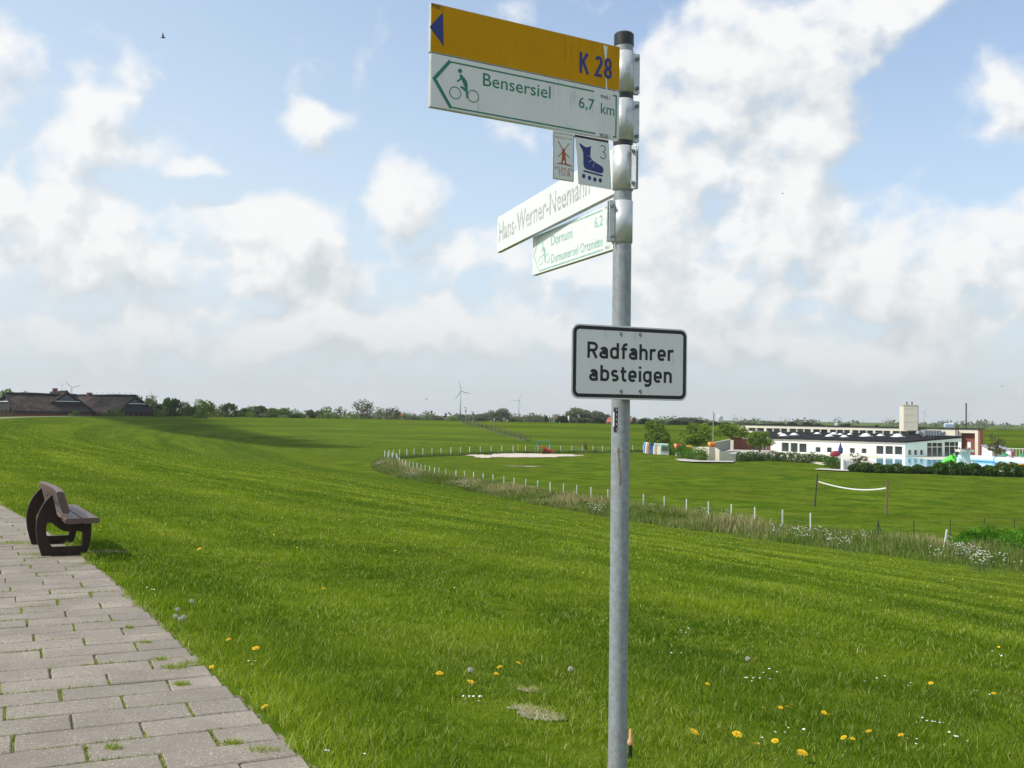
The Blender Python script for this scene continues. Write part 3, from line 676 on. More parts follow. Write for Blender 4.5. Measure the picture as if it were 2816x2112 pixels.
# ---------------------------------------------------------------- flowers in the lawn
def disc_flower(n, r, h):
    """domed head of many small petals"""
    mb = MB(); q = random.Random(n)
    for ring_, (rr, zz, k) in enumerate(((1.0, .0, n), (.75, .22, n - 2), (.5, .4, max(6, n - 5)), (.25, .5, 6))):
        for i in range(k):
            a = 2 * math.pi * (i + .5 * ring_) / k + q.uniform(-.1, .1); w = 2 * math.pi / k * .55
            c0 = (r * .1 * math.cos(a), r * .1 * math.sin(a), zz * h * .7)
            p1 = (r * rr * math.cos(a - w * .6), r * rr * math.sin(a - w * .6), zz * h + q.uniform(0, .15) * h); p2 = (r * rr * math.cos(a + w * .6), r * rr * math.sin(a + w * .6), zz * h + q.uniform(0, .15) * h)
            mb.add([c0, p1, p2], [(0, 1, 2)])
    return mb
YEL = flat('dandelion_yellow', (0.80, 0.50, 0.005), .8); STEM = flat('flower_stem', (0.10, 0.16, 0.04), .7); WHI = flat('daisy_white', (0.80, 0.78, 0.76), .8); PUFF = flat('seed_head_grey', (0.68, 0.65, 0.58), .95)
mb = disc_flower(16, .021, .016); head = mb.build('flower_head', YEL, local=True); hm = head.data; bpy.data.objects.remove(head)
mb = MB(); mb.tube([(0, 0, 0), (.006, .002, .5), (0, 0, 1)], .0022, 5); o = mb.build('stem', STEM, local=True); sm_ = o.data; bpy.data.objects.remove(o)
DAND = [(703, 1801, 1.15, 'dandelion in bloom left of a greyish bare spot, near the path edge'), (1208, 1881, 1.1, 'yellow dandelion left of the pair of dandelions near the bare patch'), (1294, 1909, 1.1, 'yellow dandelion just above two small white daisies'),
        (1425, 1845, 1.0, 'yellow dandelion, right of the pair left of the signpost'), (1374, 1847, .9, 'yellow dandelion, left of the pair left of the signpost'), (1364, 1873, .8, 'small dandelion just below the pair left of the signpost'), (1909, 2034, 1.2, 'large dandelion nearest the right side of the signpost foot'),
        (2027, 2040, 1.25, 'large dandelion, second to the right of the signpost foot'), (2081, 2076, 1.1, 'dandelion with a white daisy above it at lower right'), (2206, 2088, 1.3, 'largest dandelion at the bottom edge right of the post'),
        (2131, 2062, .9, 'dandelion just left above the largest one at the bottom edge'), (2074, 1833, .8, 'lone dandelion right of the signpost under white seed heads'), (2100, 1968, .8, 'leftmost of four small dandelions right of the signpost'),
        (2146, 1962, .75, 'second of four small dandelions right of the signpost'), (2165, 1968, .8, 'third of four small dandelions right of the signpost'), (2177, 1958, .7, 'fourth of four small dandelions right of the signpost'),
        (2266, 1992, .8, 'left one of two close dandelions in the lower right lawn'), (2281, 1992, .8, 'right one of two close dandelions in the lower right lawn'), (2320, 2052, .8, 'dandelion right of the largest one, in short grass'), (2389, 2043, .75, 'dandelion farther right, alone in the lower right lawn'),
        (2478, 2048, .8, 'dandelion beside a cluster of white daisies at lower right'), (2344, 2066, .7, 'small dandelion low between two others at lower right'), (1945, 1897, .7, 'single dandelion close right of the signpost at mid height'), (581, 1862, .7, 'dandelion at the path edge beside the last slabs'), (727, 1985, .9, 'dandelion at the grass edge near the bottom slabs'),
        (628, 1780, .8, 'small dandelion above the greyish bare spot'), (548, 1512, 1.3, 'dandelion right of the bench, farther one of a close group'), (447, 1471, 1.2, 'dandelion closest beyond the bench shadow, left of a pair'), (462, 1471, 1.2, 'dandelion closest beyond the bench shadow, right of a pair'), (890, 1628, 1.1, 'lone dandelion in the middle of the left lawn'),
        (2560, 1904, .8, 'dandelion high in the lower right lawn'), (2733, 1924, .8, 'rightmost dandelion in the lawn')]
for i, (px, py, s, lab) in enumerate(DAND):
    g = on_ground(px, py + 12 * s)
    e = empty('dandelion', g, lab, 'flower', 'dandelions in the lawn', rz=rnd.uniform(0, 6)); hgt = rnd.uniform(.055, .075)
    st_ = bpy.data.objects.new('stem', sm_); COL.objects.link(st_); st_.parent = e; st_.scale = (1, 1, hgt)
    hd = bpy.data.objects.new('flower_head', hm); COL.objects.link(hd); hd.parent = e; hd.location = (0, 0, hgt); hd.scale = (s * 1.1, s * 1.1, s * 1.1); hd.rotation_euler = (rnd.uniform(.1, .5), rnd.uniform(-.3, .3), 0)
# seed heads (clocks) on stalks near the path
mb = MB(); q = random.Random(3)
for i in range(110):
    v = Vector((q.gauss(0, 1), q.gauss(0, 1), q.gauss(0, 1))).normalized(); u = v.orthogonal().normalized(); w = v.cross(u)
    p = v * .017; mb.add([v * .004, p + u * .0035, p + w * .0035, p - u * .0035], [(0, 1, 2), (0, 2, 3)])
o = mb.build('seed_head', PUFF, local=True); pm = o.data; bpy.data.objects.remove(o)
for i, (px, py) in enumerate([(505, 1707), (482, 1705), (527, 1664), (1568, 1855), (488, 1684), (495, 1718), (2056, 1823), (1293, 1861)]):
    g = on_ground(px, py + 28); e = empty('seed_head_flower', g, ['fluffy seed head, rightmost of the cluster beside the path edge', 'fluffy seed head, leftmost of the cluster beside the path edge', 'fluffy seed head standing above the cluster beside the path', 'round seed head on a stalk left of the signpost', 'fluffy seed head at the top of the cluster beside the path', 'fluffy seed head lowest in the cluster beside the path', 'pale seed head left of the lone dandelion right of the post', 'dark budded stalk left of the pair of dandelions'][i], 'flower', 'dandelion seed heads in the lawn')
    hgt = .10
    st_ = bpy.data.objects.new('stem', sm_); COL.objects.link(st_); st_.parent = e; st_.scale = (1, 1, hgt)
    hd = bpy.data.objects.new('seed_head', pm); COL.objects.link(hd); hd.parent = e; hd.location = (0, 0, hgt)
# small daisies and far flowers: nobody could count them
def speck_field(name, label, mat, pts, r, h0):
    V = []; Fs = []
    for (x, y, z, s) in pts:
        b = len(V); k = 6
        tx, ty = rnd.uniform(-.4, .4), rnd.uniform(-.4, .4)
        for i in range(k):
            a_ = 2 * math.pi * i / k; V.append((x + r * s * math.cos(a_), y + r * s * math.sin(a_), z + h0 + r * s * (tx * math.cos(a_) + ty * math.sin(a_))))
        V.append((x, y, z + h0 + r * s * .5)); Fs += [(b + i, b + (i + 1) % k, b + k) for i in range(k)]
    o = mesh_np(name, np.array(V), np.array(Fs), mat); tag(o, label, None, kind='stuff'); return o
pts = []
clus = [(410, 1636), (425, 1635), (680, 1838), (706, 1838), (1290, 1934), (1312, 1940), (2085, 2066), (2110, 1865), (2125, 1868), (2138, 1870), (2060, 1885), (2085, 1888), (2100, 1890), (2620, 2045), (2630, 2052), (2640, 2065), (2575, 2015), (2565, 2010), (2530, 2008), (2635, 2080), (2500, 2060), (2520, 2070), (2200, 2040), (2135, 2043), (2150, 2030), (1010, 2092), (905, 2098), (1850, 1780), (1865, 1815), (2420, 1885), (2440, 1880), (2500, 1900), (2750, 1815), (2700, 1925), (2390, 1895), (555, 1455), (650, 1404), (700, 1440), (1880, 1750)]
for (px, py) in clus:
    for k in range(rnd.choice((1, 1, 2, 3))):
        g = on_ground(px + rnd.gauss(0, 14), py + rnd.gauss(0, 6)); pts.append((g.x, g.y, g.z, rnd.uniform(.8, 1.3)))
X, Y = wedge(1100, 6, 60); S = look(gS, X, Y); f = vnoise(X * .35, Y * .35, 50); k = (S > .3) & (S < 38) & (f > .55) & (RS.rand(1100) < .5)
Zg = zprof(S) + hump(X, Y, S)
for x, y, z in zip(X[k], Y[k], Zg[k]): pts.append((x, y, z, rnd.uniform(.7, 1.2) * (1 + y / 45)))
speck_field('daisies', 'small white daisies scattered through the lawn', WHI, pts, .0072, .046)
X, Y = wedge(2600, 9, 75); S = look(gS, X, Y); f = vnoise(X * .3, Y * .3, 60); k = (S > .3) & (S < 38) & (f > .5) & (RS.rand(2600) < .5)
Zg = zprof(S) + hump(X, Y, S); pts = [(x, y, z, rnd.uniform(.7, 1.2) * (1 + y / 40)) for x, y, z in zip(X[k], Y[k], Zg[k])]
speck_field('buttercups', 'tiny yellow flowers scattered through the lawn', YEL, pts, .0095, .05)
# ---------------------------------------------------------------- planes (walls, sign faces): local (a, b) on a vertical plane
ZV = Vector((0, 0, 1))
class Plane:
    def __init__(s, p0, p1, z0):
        s.o = Vector((p0[0], p0[1], z0)); s.e = (Vector((p1[0], p1[1], 0)) - Vector((p0[0], p0[1], 0))); s.L = s.e.length; s.e.normalize()
        s.n = s.e.cross(ZV)                      # left-to-right seen from the viewer: normal towards the viewer
        if s.n.dot(CAMPOS - s.o) < 0: s.n = -s.n
    def hit(s, px, py):
        r = ray(px, py); k = (s.o - CAMPOS).dot(s.n) / r.dot(s.n); p = CAMPOS + r * k - s.o
        return p.dot(s.e), p.z
    def pt(s, a, b, off=0.0): return s.o + s.e * a + ZV * b + s.n * off
def wall_with_holes(pl, a0, a1, b0, b1, holes, depth, top=None):
    """front sheet with real openings and their reveals; top(a) gives a sloping upper edge"""
    As = sorted({a0, a1, *[h[0] for h in holes], *[h[1] for h in holes]}); Bs = sorted({b0, b1, *[h[2] for h in holes], *[h[3] for h in holes]})
    mb = MB()
    for i in range(len(As) - 1):
        for j in range(len(Bs) - 1):
            ca, cb = (As[i] + As[i + 1]) / 2, (Bs[j] + Bs[j + 1]) / 2
            if any(h[0] < ca < h[1] and h[2] < cb < h[3] for h in holes): continue
            t0 = top(As[i]) if (top and j == len(Bs) - 2) else Bs[j + 1]; t1 = top(As[i + 1]) if (top and j == len(Bs) - 2) else Bs[j + 1]
            mb.add([pl.pt(As[i], Bs[j]), pl.pt(As[i + 1], Bs[j]), pl.pt(As[i + 1], t1), pl.pt(As[i], t0)], [(0, 1, 2, 3)])
    for h in holes:
        q = [(h[0], h[2]), (h[1], h[2]), (h[1], h[3]), (h[0], h[3])]
        for k in range(4):
            (xa, xb), (ya, yb) = q[k], q[(k + 1) % 4]
            mb.add([pl.pt(xa, xb), pl.pt(ya, yb), pl.pt(ya, yb, -depth), pl.pt(xa, xb, -depth)], [(0, 1, 2, 3)])
    return mb
def window(pl, h, parent, fr=.06, mat=None, name='window', nx=1, ny=1, split=None, inset=.10):
    """frame of bars and a pane behind it"""
    a0, a1, b0, b1 = h; mb = MB(); c = lambda a, b: pl.pt(a, b, -inset)
    rz = math.atan2(pl.e.y, pl.e.x)
    def bar(x0, x1, y0, y1): mb.box(c((x0 + x1) / 2, (y0 + y1) / 2), (x1 - x0, .06, y1 - y0), rz)
    bar(a0 + .002, a1 - .002, b0 + .002, b0 + fr); bar(a0 + .002, a1 - .002, b1 - fr, b1 - .002); bar(a0 + .002, a0 + fr, b0 + fr, b1 - fr); bar(a1 - fr, a1 - .002, b0 + fr, b1 - fr)
    for i in range(1, nx): x = a0 + (a1 - a0) * i / nx; bar(x - fr * .8, x + fr * .8, b0 + fr, b1 - fr)
    for y in (split or []): 
        for i in range(nx):
            xa = a0 + (a1 - a0) * i / nx; xb = a0 + (a1 - a0) * (i + 1) / nx
            bar(xa + fr * .85, xb - fr * .85, y - fr * .7, y + fr * .7)
    w = mb.build(name, mat or MT['frame_white'], parent)
    p = MB(); p.box(pl.pt((a0 + a1) / 2, (b0 + b1) / 2, -inset - .05), (a1 - a0 - .004, .02, b1 - b0 - .004), rz); p.build('pane', MT['glass'], w)
    return w
KF = (EYE - FLOOR) * FPX
def yh(px): return 1143 + (px - 1408) * .0154
def fl(px, py):                                   # point on the basin floor, standing on the ground there
    p = on_z(px, py, FLOOR); return Vector((p.x, p.y, gz(p.x, p.y)))

# ---------------------------------------------------------------- long fence of white posts
FPX_PTS = [(2229, 1416), (2152, 1407), (2076, 1399), (2010, 1391), (1948, 1383.7), (1887, 1375.7), (1828, 1368.6), (1770, 1363),
           (1717, 1358), (1672, 1350), (1625, 1344), (1585, 1339), (1549, 1335), (1513, 1330), (1479, 1325), (1446, 1320), (1415, 1317), (1386, 1312), (1357, 1308), (1329, 1304), (1303, 1300),
           (1278, 1297), (1254, 1294), (1226, 1290), (1207.5, 1286), (1195, 1286.5), (1182, 1281), (1169.6, 1278), (1158, 1275), (1146.8, 1272), (1136.4, 1270), (1126, 1267), (1116, 1264.6), (1106.8, 1262), (1098, 1257), (1093, 1252), (1090.5, 1247)]
def fpost(px, pyt, h=1.3):
    p = on_z(px, pyt, FLOOR + h); return (p.x, p.y)
near_line = [fpost(*q) for q in FPX_PTS]
def spread_line(pl, step):
    P = np.array(pl); L = np.concatenate([[0], np.cumsum(np.linalg.norm(np.diff(P, axis=0), axis=1))]); n = int(L[-1] / step)
    return [(float(np.interp(d, L, P[:, 0])), float(np.interp(d, L, P[:, 1]))) for d in np.linspace(0, L[-1], n + 1)]
far_ctrl = [near_line[-1], (-17.2, 141), (-16.5, 147), (-14.2, 154), (-11, 160), (-6.5, 167), (-.6, 173.5), (6, 178), (13.5, 184), (20, 190), (31, 197)]
far_line = spread_line(far_ctrl, 2.55)[1:]
fence = empty('post_and_wire_fence', (near_line[0][0], near_line[0][1], FLOOR), 'long curving wire fence with white posts around the playground meadow', 'fence')
mb = MB(); mb.box((0, 0, .64), (.07, .055, 1.28)); mb.add([(-.035, -.0275, 1.28), (.035, -.0275, 1.28), (.035, .0275, 1.28), (-.035, .0275, 1.28), (0, 0, 1.32)], [(0, 1, 4), (1, 2, 4), (2, 3, 4), (3, 0, 4)])
o = mb.build('post', MT['post_white'], local=True); pmesh = o.data; bpy.data.objects.remove(o)
allposts = near_line + far_line
for i, (x, y) in enumerate(allposts):
    o = bpy.data.objects.new('post', pmesh); COL.objects.link(o); o.parent = fence; z = gz(x, y)
    o.location = (x - fence.location.x, y - fence.location.y, z - FLOOR - .02); o.rotation_euler = (rnd.gauss(0, .02), rnd.gauss(0, .02), rnd.uniform(-.3, .3)); s = 1.0 if i < len(near_line) else 1.0; o.scale = (.95 if y < 120 else 1.2, .95 if y < 120 else 1.2, 1)
def wires(pts, heights, r, z_of, cell=None, sag=0):
    mb = MB()
    for i in range(len(pts) - 1):
        a, b = Vector((*pts[i], z_of(*pts[i]))), Vector((*pts[i + 1], z_of(*pts[i + 1])))
        for h in heights: mb.tube([a + ZV * h, (a + b) / 2 + ZV * (h - sag), b + ZV * h], r, 3, caps=False)
        if cell:
            n = max(1, int((b - a).length / cell))
            for k in range(n): p = a.lerp(b, (k + .5) / n); mb.tube([p + ZV * heights[0], p + ZV * heights[-1]], r * .7, 3, caps=False)
    return mb
wires(allposts, (.12, .45, .78, 1.1), .0026, gz, None, .01).build('wire_mesh', MT['wire'], fence)
# the leaning white post further right and the second, dark green fence
lp_top = on_z(2600, 1465, FLOOR + 1.25); lpb = (lp_top.x, lp_top.y)
e = empty('leaning_post', (lpb[0], lpb[1], gz(*lpb)), 'single white post leaning to the right beside the bush', 'post'); mb = MB(); mb.box((-.03, 0, .62), (.058, .055, 1.25), ry=.16); o = mb.build('post', MT['post_white'], e, local=True)
gl = [fpost(px, py, 1.25) for px, py in ((2415, 1441), (2513, 1435), (2613, 1432.5), (2707, 1429), (2789, 1427), (2870, 1425))]
gf = empty('green_wire_fence', (gl[0][0], gl[0][1], gz(*gl[0])), 'dark green wire fence with a braced end post at right', 'fence')
for i, (x, y) in enumerate(gl):
    mb = MB(); z = gz(x, y); mb.tube([(x, y, z - .1), (x, y, z + 1.3)], .024, 8); mb.build('post', MT['post_green'], gf)
for sg in (-1, 1):
    x, y = gl[0]; z = gz(x, y); mb = MB(); mb.tube([(x, y, z + 1.22), (x + sg * .36, y - .05, z - .05)], .02, 6); mb.build('brace', MT['post_green'], gf)
x, y = near_line[8]; mb = MB()
wires(gl, (.1, .5, .9, 1.22), .003, gz, None, .01).build('wire_mesh', MT['wire'], gf)

# ---------------------------------------------------------------- rank grass and cow parsley along the outside of the fence
def band_points(line, n, off0, off1, side=1.0, widen=0.0):
    P = np.array(line); d = np.linalg.norm(np.diff(P, axis=0), axis=1); L = np.concatenate([[0], np.cumsum(d)])
    u = RS.rand(n) * L[-1]; j = np.clip(np.searchsorted(L, u) - 1, 0, len(d) - 1); w = (u - L[j]) / d[j]
    base = P[j] + (P[j + 1] - P[j]) * w[:, None]; t = (P[j + 1] - P[j]) / d[j][:, None]; nn = np.stack([t[:, 1], -t[:, 0]], 1) * side
    o_ = off0 + (off1 - off0) * RS.rand(n); k_ = 1 + widen * np.clip((88 - base[:, 1]) / 32, 0, 1); q = base + nn * (o_ * np.where(o_ > 0, k_, 1))[:, None]
    return q[:, 0], q[:, 1], u, o_, L[-1]
right_ext = [(near_line[0][0] + 12.5, near_line[0][1] - 11.5), (near_line[0][0] + 8.5, near_line[0][1] - 7.5), (near_line[0][0] + 3.6, near_line[0][1] - 3.2)]
tall_line = right_ext + near_line
def fast_z(X, Y):
    S = look(gS, X, Y); return zprof(S) + hump(X, Y, S)
gdist = lambda X, Y: np.hypot(X, Y)
parts = []
n = 190000
X, Y, U, O, Ltot = band_points(tall_line, n, -.6, 3.2, -1.0, 1.7)
near = Y < 128
Zb = np.where(near, fast_z(X, Y), 0); far_i = ~near
if far_i.any(): Zb[far_i] = ground_z(X[far_i], Y[far_i])
den = vnoise(U * .9, O * 1.1, 70) ** 1.2; den2 = vnoise(U * 2.2, O * 2.5, 71)
k = RS.rand(n) < np.clip((1.25 - np.abs(O - 1.2) / 2.6) * (.4 + .9 * den), .05, 1)
X, Y, U, O, Zb, den, den2 = [v_[k] for v_ in (X, Y, U, O, Zb, den, den2)]
prof = np.clip(1.2 - np.abs(O - .9) / 2.7, .2, 1)
H = (.34 + .66 * RS.rand(len(X))) * prof * (.65 + .7 * den)
dryp = vnoise(U * .35, O * .5, 73)
dry = np.clip((dryp - .45) * 1.3 + 1.6 * (RS.rand(len(X)) - .46), 0, 1) * np.clip(prof * 1.3 - .15, 0, 1)
W = .016 + .00038 * np.hypot(X, Y) * (.5 + 1.0 * RS.rand(len(X)))
v = blades(X, Y, Zb - .02, H, W, .08 + .35 * RS.rand(len(X)) ** 2, .2 + .7 * RS.rand(len(X)), dry, True)
o = mesh_np('rank_grass', v[0], v[1], MT['tall'], attrs={'tint': v[2], 'dry': v[3]}); tag(o, 'strip of tall dry and green grass along the white post fence', None, kind='stuff')
# inside edge and the far side of the fence: darker green strip
X, Y, U, O, Lt = band_points([near_line[-3]] + far_line, 26000, -.9, .8, 1.0); Zb = ground_z(X, Y)
H = (.2 + .5 * RS.rand(len(X))) * (.6 + .6 * vnoise(U * .6, O, 75))
v = blades(X, Y, Zb - .02, H, .05 + .04 * RS.rand(len(X)), .1 + .5 * RS.rand(len(X)), RS.rand(len(X)) * .6, (RS.rand(len(X)) < .1) * .5, False)
o = mesh_np('far_rank_grass', v[0], v[1], MT['tall'], attrs={'tint': v[2], 'dry': v[3]}); tag(o, 'darker strip of long grass under the far side of the fence', None, kind='stuff')
# weeds: leafy lumps
def leaf_cloud(n, cx, cy, cz, rx, ry, rz, size, seed, hollow=.55):
    q = np.random.RandomState(seed); v = q.randn(n, 3); v /= np.linalg.norm(v, axis=1)[:, None]; r = hollow + (1 - hollow) * q.rand(n) ** .5
    c = v * r[:, None] * [rx, ry, rz] + [cx, cy, cz]; return c
def leaf_quads(C, size, seed, up=.3):
    q = np.random.RandomState(seed); n = len(C); a = q.randn(n, 3); a[:, 2] += up; a /= np.linalg.norm(a, axis=1)[:, None]
    b = q.randn(n, 3); u = np.cross(a, b); u /= np.linalg.norm(u, axis=1)[:, None]; w = np.cross(a, u)
    s = size * (.6 + .8 * q.rand(n))[:, None] if np.isscalar(size) else (size * (.6 + .8 * q.rand(n)))[:, None]
    V = np.stack([C - u * s * .5, C + w * s * .38 , C + u * s * .5, C - w * s * .38], 1).reshape(-1, 3)
    Fq = (np.arange(n)[:, None] * 4 + [0, 1, 2, 3]); return V, Fq
cs = []
for (px, py, r) in [(1160, 1300, .9), (1245, 1312, .8), (1383, 1345, .7), (1500, 1377, .6), (1605, 1395, .6), (1785, 1420, .5), (1870, 1437, .6), (2010, 1432, .6), (1930, 1425, .5), (2030, 1440, .5), (2280, 1478, .4), (2420, 1500, .5), (2460, 1505, .5), (1090, 1285, .9)]:
    g = on_ground(px, py + 10); cs.append(leaf_cloud(420, g.x, g.y, g.z + .18, r * .9, r * .7, .42, .1, int(px)))
C = np.concatenate(cs); V, Fq = leaf_quads(C, .11 + 0 * C[:, 0], 8)
o = mesh_np('weeds', V, Fq, MT['leaf_mid'], attrs={'tint': np.repeat(RS.rand(len(C)) * .8, 4)}, k=4); tag(o, 'leafy green weeds among the tall fence grass', None, kind='stuff')
# cow parsley: flat white flower heads on thin stalks
heads = []; stalk = MB()
for (px, py, wpx, hpx, n) in [(1085, 1262, 45, 22, 330), (1060, 1268, 30, 16, 120), (1100, 1285, 35, 16, 120), (1130, 1300, 25, 15, 60), (1150, 1295, 30, 15, 36), (1180, 1305, 18, 10, 16), (1270, 1320, 34, 16, 60), (1285, 1330, 24, 14, 36), (1390, 1337, 20, 9, 16), (1638, 1395, 26, 20, 40), (1795, 1398, 22, 14, 36), (1935, 1408, 26, 12, 30), (1995, 1422, 16, 8, 12), (2135, 1465, 12, 12, 14), (2198, 1470, 34, 16, 46), (2250, 1470, 20, 12, 20), (2282, 1487, 16, 14, 24), (2380, 1478, 30, 18, 34), (2320, 1495, 20, 16, 18), (2662, 1530, 48, 30, 85), (2700, 1560, 36, 24, 50), (2765, 1568, 14, 8, 14), (2610, 1502, 16, 12, 10), (2575, 1545, 20, 10, 12)]:
    c = on_ground(px, py + hpx * (.2 if px > 2500 else .8) + (10 if px > 1800 else 8))
    for i in range(n):
        x = c.x + rnd.gauss(0, .45) * wpx / FPX * c.y; y = c.y + rnd.gauss(0, .35); g = gz(x, y) if y > 128 else float(fast_z(np.array([x]), np.array([y]))[0])
        h = rnd.uniform(.30, .80) * (1.0 if px > 1800 else .9); heads.append((x, y, g + h, rnd.uniform(.6, 1.2))); stalk.tube([(x + rnd.gauss(0, .03), y, g), (x, y, g + h)], .006, 3, caps=False)
V = []; Fs = []
for (x, y, z, s) in heads:
    for k in range(7):
        a_ = k * 2.4; rr = .030 * s * math.sqrt(k / 7.0); cx, cy = x + rr * math.cos(a_), y + rr * math.sin(a_); b = len(V); r = .0085 * s
        for i in range(5): V.append((cx + r * math.cos(i * 1.257), cy + r * math.sin(i * 1.257), z + rnd.uniform(-.008, .008)))
        V.append((cx, cy, z + .02)); Fs += [(b + i, b + (i + 1) % 5, b + 5) for i in range(5)]
o = mesh_np('cow_parsley_flowers', np.array(V), np.array(Fs), MT['umbel']); tag(o, 'white cow parsley flower heads in the tall fence grass', None, kind='stuff')
o = stalk.build('cow_parsley_stalks', STEM); tag(o, 'thin stalks of cow parsley in the tall fence grass', None, kind='stuff')

# ---------------------------------------------------------------- trees and bushes
def crown_cloud(seed, lobes, n, size, spread=1.0):
    """leaf positions for a crown in the unit box (x,y -0.5..0.5, z 0..1)"""
    q = np.random.RandomState(seed); cs = []
    for (x, y, z, rx, rz) in lobes:
        m_ = max(30, int(n * rx * rx * rz / sum(l[3] ** 2 * l[4] for l in lobes)))
        v = q.randn(m_, 3); v /= np.linalg.norm(v, axis=1)[:, None]; r = .35 + .65 * q.rand(m_) ** .45
        r *= 1 + .22 * np.sin(v[:, 0] * 7 + v[:, 2] * 5 + seed) * np.sin(v[:, 1] * 6 + seed * 2)
        cs.append(v * r[:, None] * [rx, rx, rz] + [x, y, z])
    C = np.concatenate(cs)
    keep = vnoise(C[:, 0] * 9 + seed * 3, C[:, 2] * 9 + C[:, 1] * 7, seed) > .22 * spread
    return C[keep]
def lobes_round(seed, k, w=.5, z0=.25, z1=1.0, rl=.2):
    q = random.Random(seed); L = []
    for i in range(k):
        a = q.uniform(0, 6.28); zz = q.uniform(0, 1); rad = (w - rl * .85) * math.sqrt(max(0, 1 - (2 * zz - 1) ** 2 * .8)) * q.uniform(.45, 1)
        L.append((rad * math.cos(a), rad * math.sin(a), z0 + rl * .8 + (z1 - z0 - rl * 1.6) * zz, rl * q.uniform(.7, 1.15), rl * q.uniform(.6, 1.0)))
    return L
def limbs(seed, trunk_top, w, k=7, r=.03, z1=.85):
    q = random.Random(seed); mb = MB(); mb.tube([(0, 0, -.03), (q.uniform(-.01, .01), 0, trunk_top * .5), (q.uniform(-.02, .02), 0, trunk_top)], [r * 1.25, r, r * .85], 7)
    for i in range(k):
        a = i * 2.4 + q.uniform(-.4, .4); rad = w * q.uniform(.5, .9); z = q.uniform(trunk_top + .15, z1)
        p0 = Vector((0, 0, trunk_top * q.uniform(.85, 1))); p2 = Vector((rad * math.cos(a), rad * math.sin(a), z)); p1 = p0.lerp(p2, .45) + Vector((0, 0, .04))
        mb.tube([p0, p1, p2], [r * .55, r * .35, r * .1], 5, caps=False)
        for j in range(2):
            p3 = p2 + Vector((q.uniform(-.12, .12), q.uniform(-.12, .12), q.uniform(.02, .14))); mb.tube([p1.lerp(p2, .5), p3], [r * .2, r * .06], 4, caps=False)
    return mb
PROTO = {}
def proto(kind, seed, lobes, n, size, mat, trunk_top, w, k=7, r=.03, spread=1.0):
    C = crown_cloud(seed, lobes, n, size, spread); V, Fq = leaf_quads(C, size + 0 * C[:, 0], seed + 1)
    q = np.random.RandomState(seed + 2); tint = np.clip(vnoise(C[:, 0] * 8 + 9, C[:, 2] * 8 + 3 + C[:, 1] * 5, seed) * .8 + q.rand(len(C)) * .35 - .05, 0, 1)
    o = mesh_np('crown', V, Fq, mat, attrs={'tint': np.repeat(tint, 4)}, k=4); cm = o.data; bpy.data.objects.remove(o)
    t = limbs(seed, trunk_top, w, k, r).build('trunk', MT['bark'], local=True); tm = t.data; bpy.data.objects.remove(t)
    PROTO.setdefault(kind, []).append((cm, tm))
for s in (1, 2, 3):
    proto('broad', s, lobes_round(s, 16, .5, .1, 1.0, .2), 2600, .065, MT['leaf_mid'], .3, .35)
    proto('tall', s + 10, lobes_round(s + 10, 15, .44, .05, 1.0, .18), 2600, .068, MT['leaf_dark'], .3, .3)
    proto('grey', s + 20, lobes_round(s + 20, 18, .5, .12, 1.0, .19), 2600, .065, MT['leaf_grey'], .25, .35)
    proto('olive', s + 30, lobes_round(s + 30, 18, .5, .1, 1.0, .16), 1500, .045, MT['leaf_olive'], .2, .38, 12, .028, 1.9)
    proto('dome', s + 40, lobes_round(s + 40, 14, .5, -.05, 1.0, .22), 2200, .06, MT['leaf_dome'], .15, .3)
for s in (1, 2): proto('green', s + 60, lobes_round(s + 60, 16, .5, .02, 1.0, .19), 3000, .05, MT['leaf_mid'], .25, .35)
proto('airy', 71, [(-.15, 0, .85, .2, .16), (.2, 0, .62, .22, .14), (-.1, .1, .45, .24, .16), (.1, -.1, .3, .25, .15), (.3, 0, .25, .15, .12)], 900, .07, MT['leaf_olive'], .35, .3, 10, .02, 1.7)
proto('pool', 81, lobes_round(81, 22, .5, .22, 1.0, .17), 4600, .05, MT['leaf_pool'], .34, .38, 9, .028)
proto('pool', 82, lobes_round(82, 22, .5, .05, 1.0, .17), 5200, .055, MT['leaf_pool'], .3, .38, 9, .03)
proto('flat', 83, [(0, 0, .74, .34, .2), (-.28, 0, .66, .2, .13), (.28, .05, .7, .2, .14), (.1, -.1, .85, .24, .14), (-.12, .1, .86, .22, .13), (.38, 0, .6, .12, .1)], 3600, .045, MT['leaf_pool'], .5, .35, 9, .03)
for s in (1, 2, 3): proto('bush', s + 90, lobes_round(s + 90, 16, .5, -.12, 1.0, .24), 2600, .075, MT['leaf_dark'], .1, .3, 5, .015)
def tree(px, ytop, wpx, Y, kind, label, group=None, zb=None, name='tree', cat='tree', i=0, ybase=None, depth=None):
    p = at(px, ytop, Y)
    z0 = zb if zb is not None else (gz(p.x, p.y))
    h = p.z - z0; w = wpx / FPX * Y * (1.36 if Y < 262 else 1.45)
    cm, tm = PROTO[kind][i % len(PROTO[kind])]
    e = empty(name, (p.x, p.y, z0 - .05), label, cat, group, rz=rnd.uniform(0, 6.28) if kind != 'flat' else 0)
    for nm, me_ in (('crown', cm), ('trunk', tm)):
        o = bpy.data.objects.new(nm, me_); COL.objects.link(o); o.parent = e; o.scale = (w, depth or w, h)
    return e
G1 = 'dense row of trees behind the left dike crest'; G2 = 'hazy trees on the horizon'
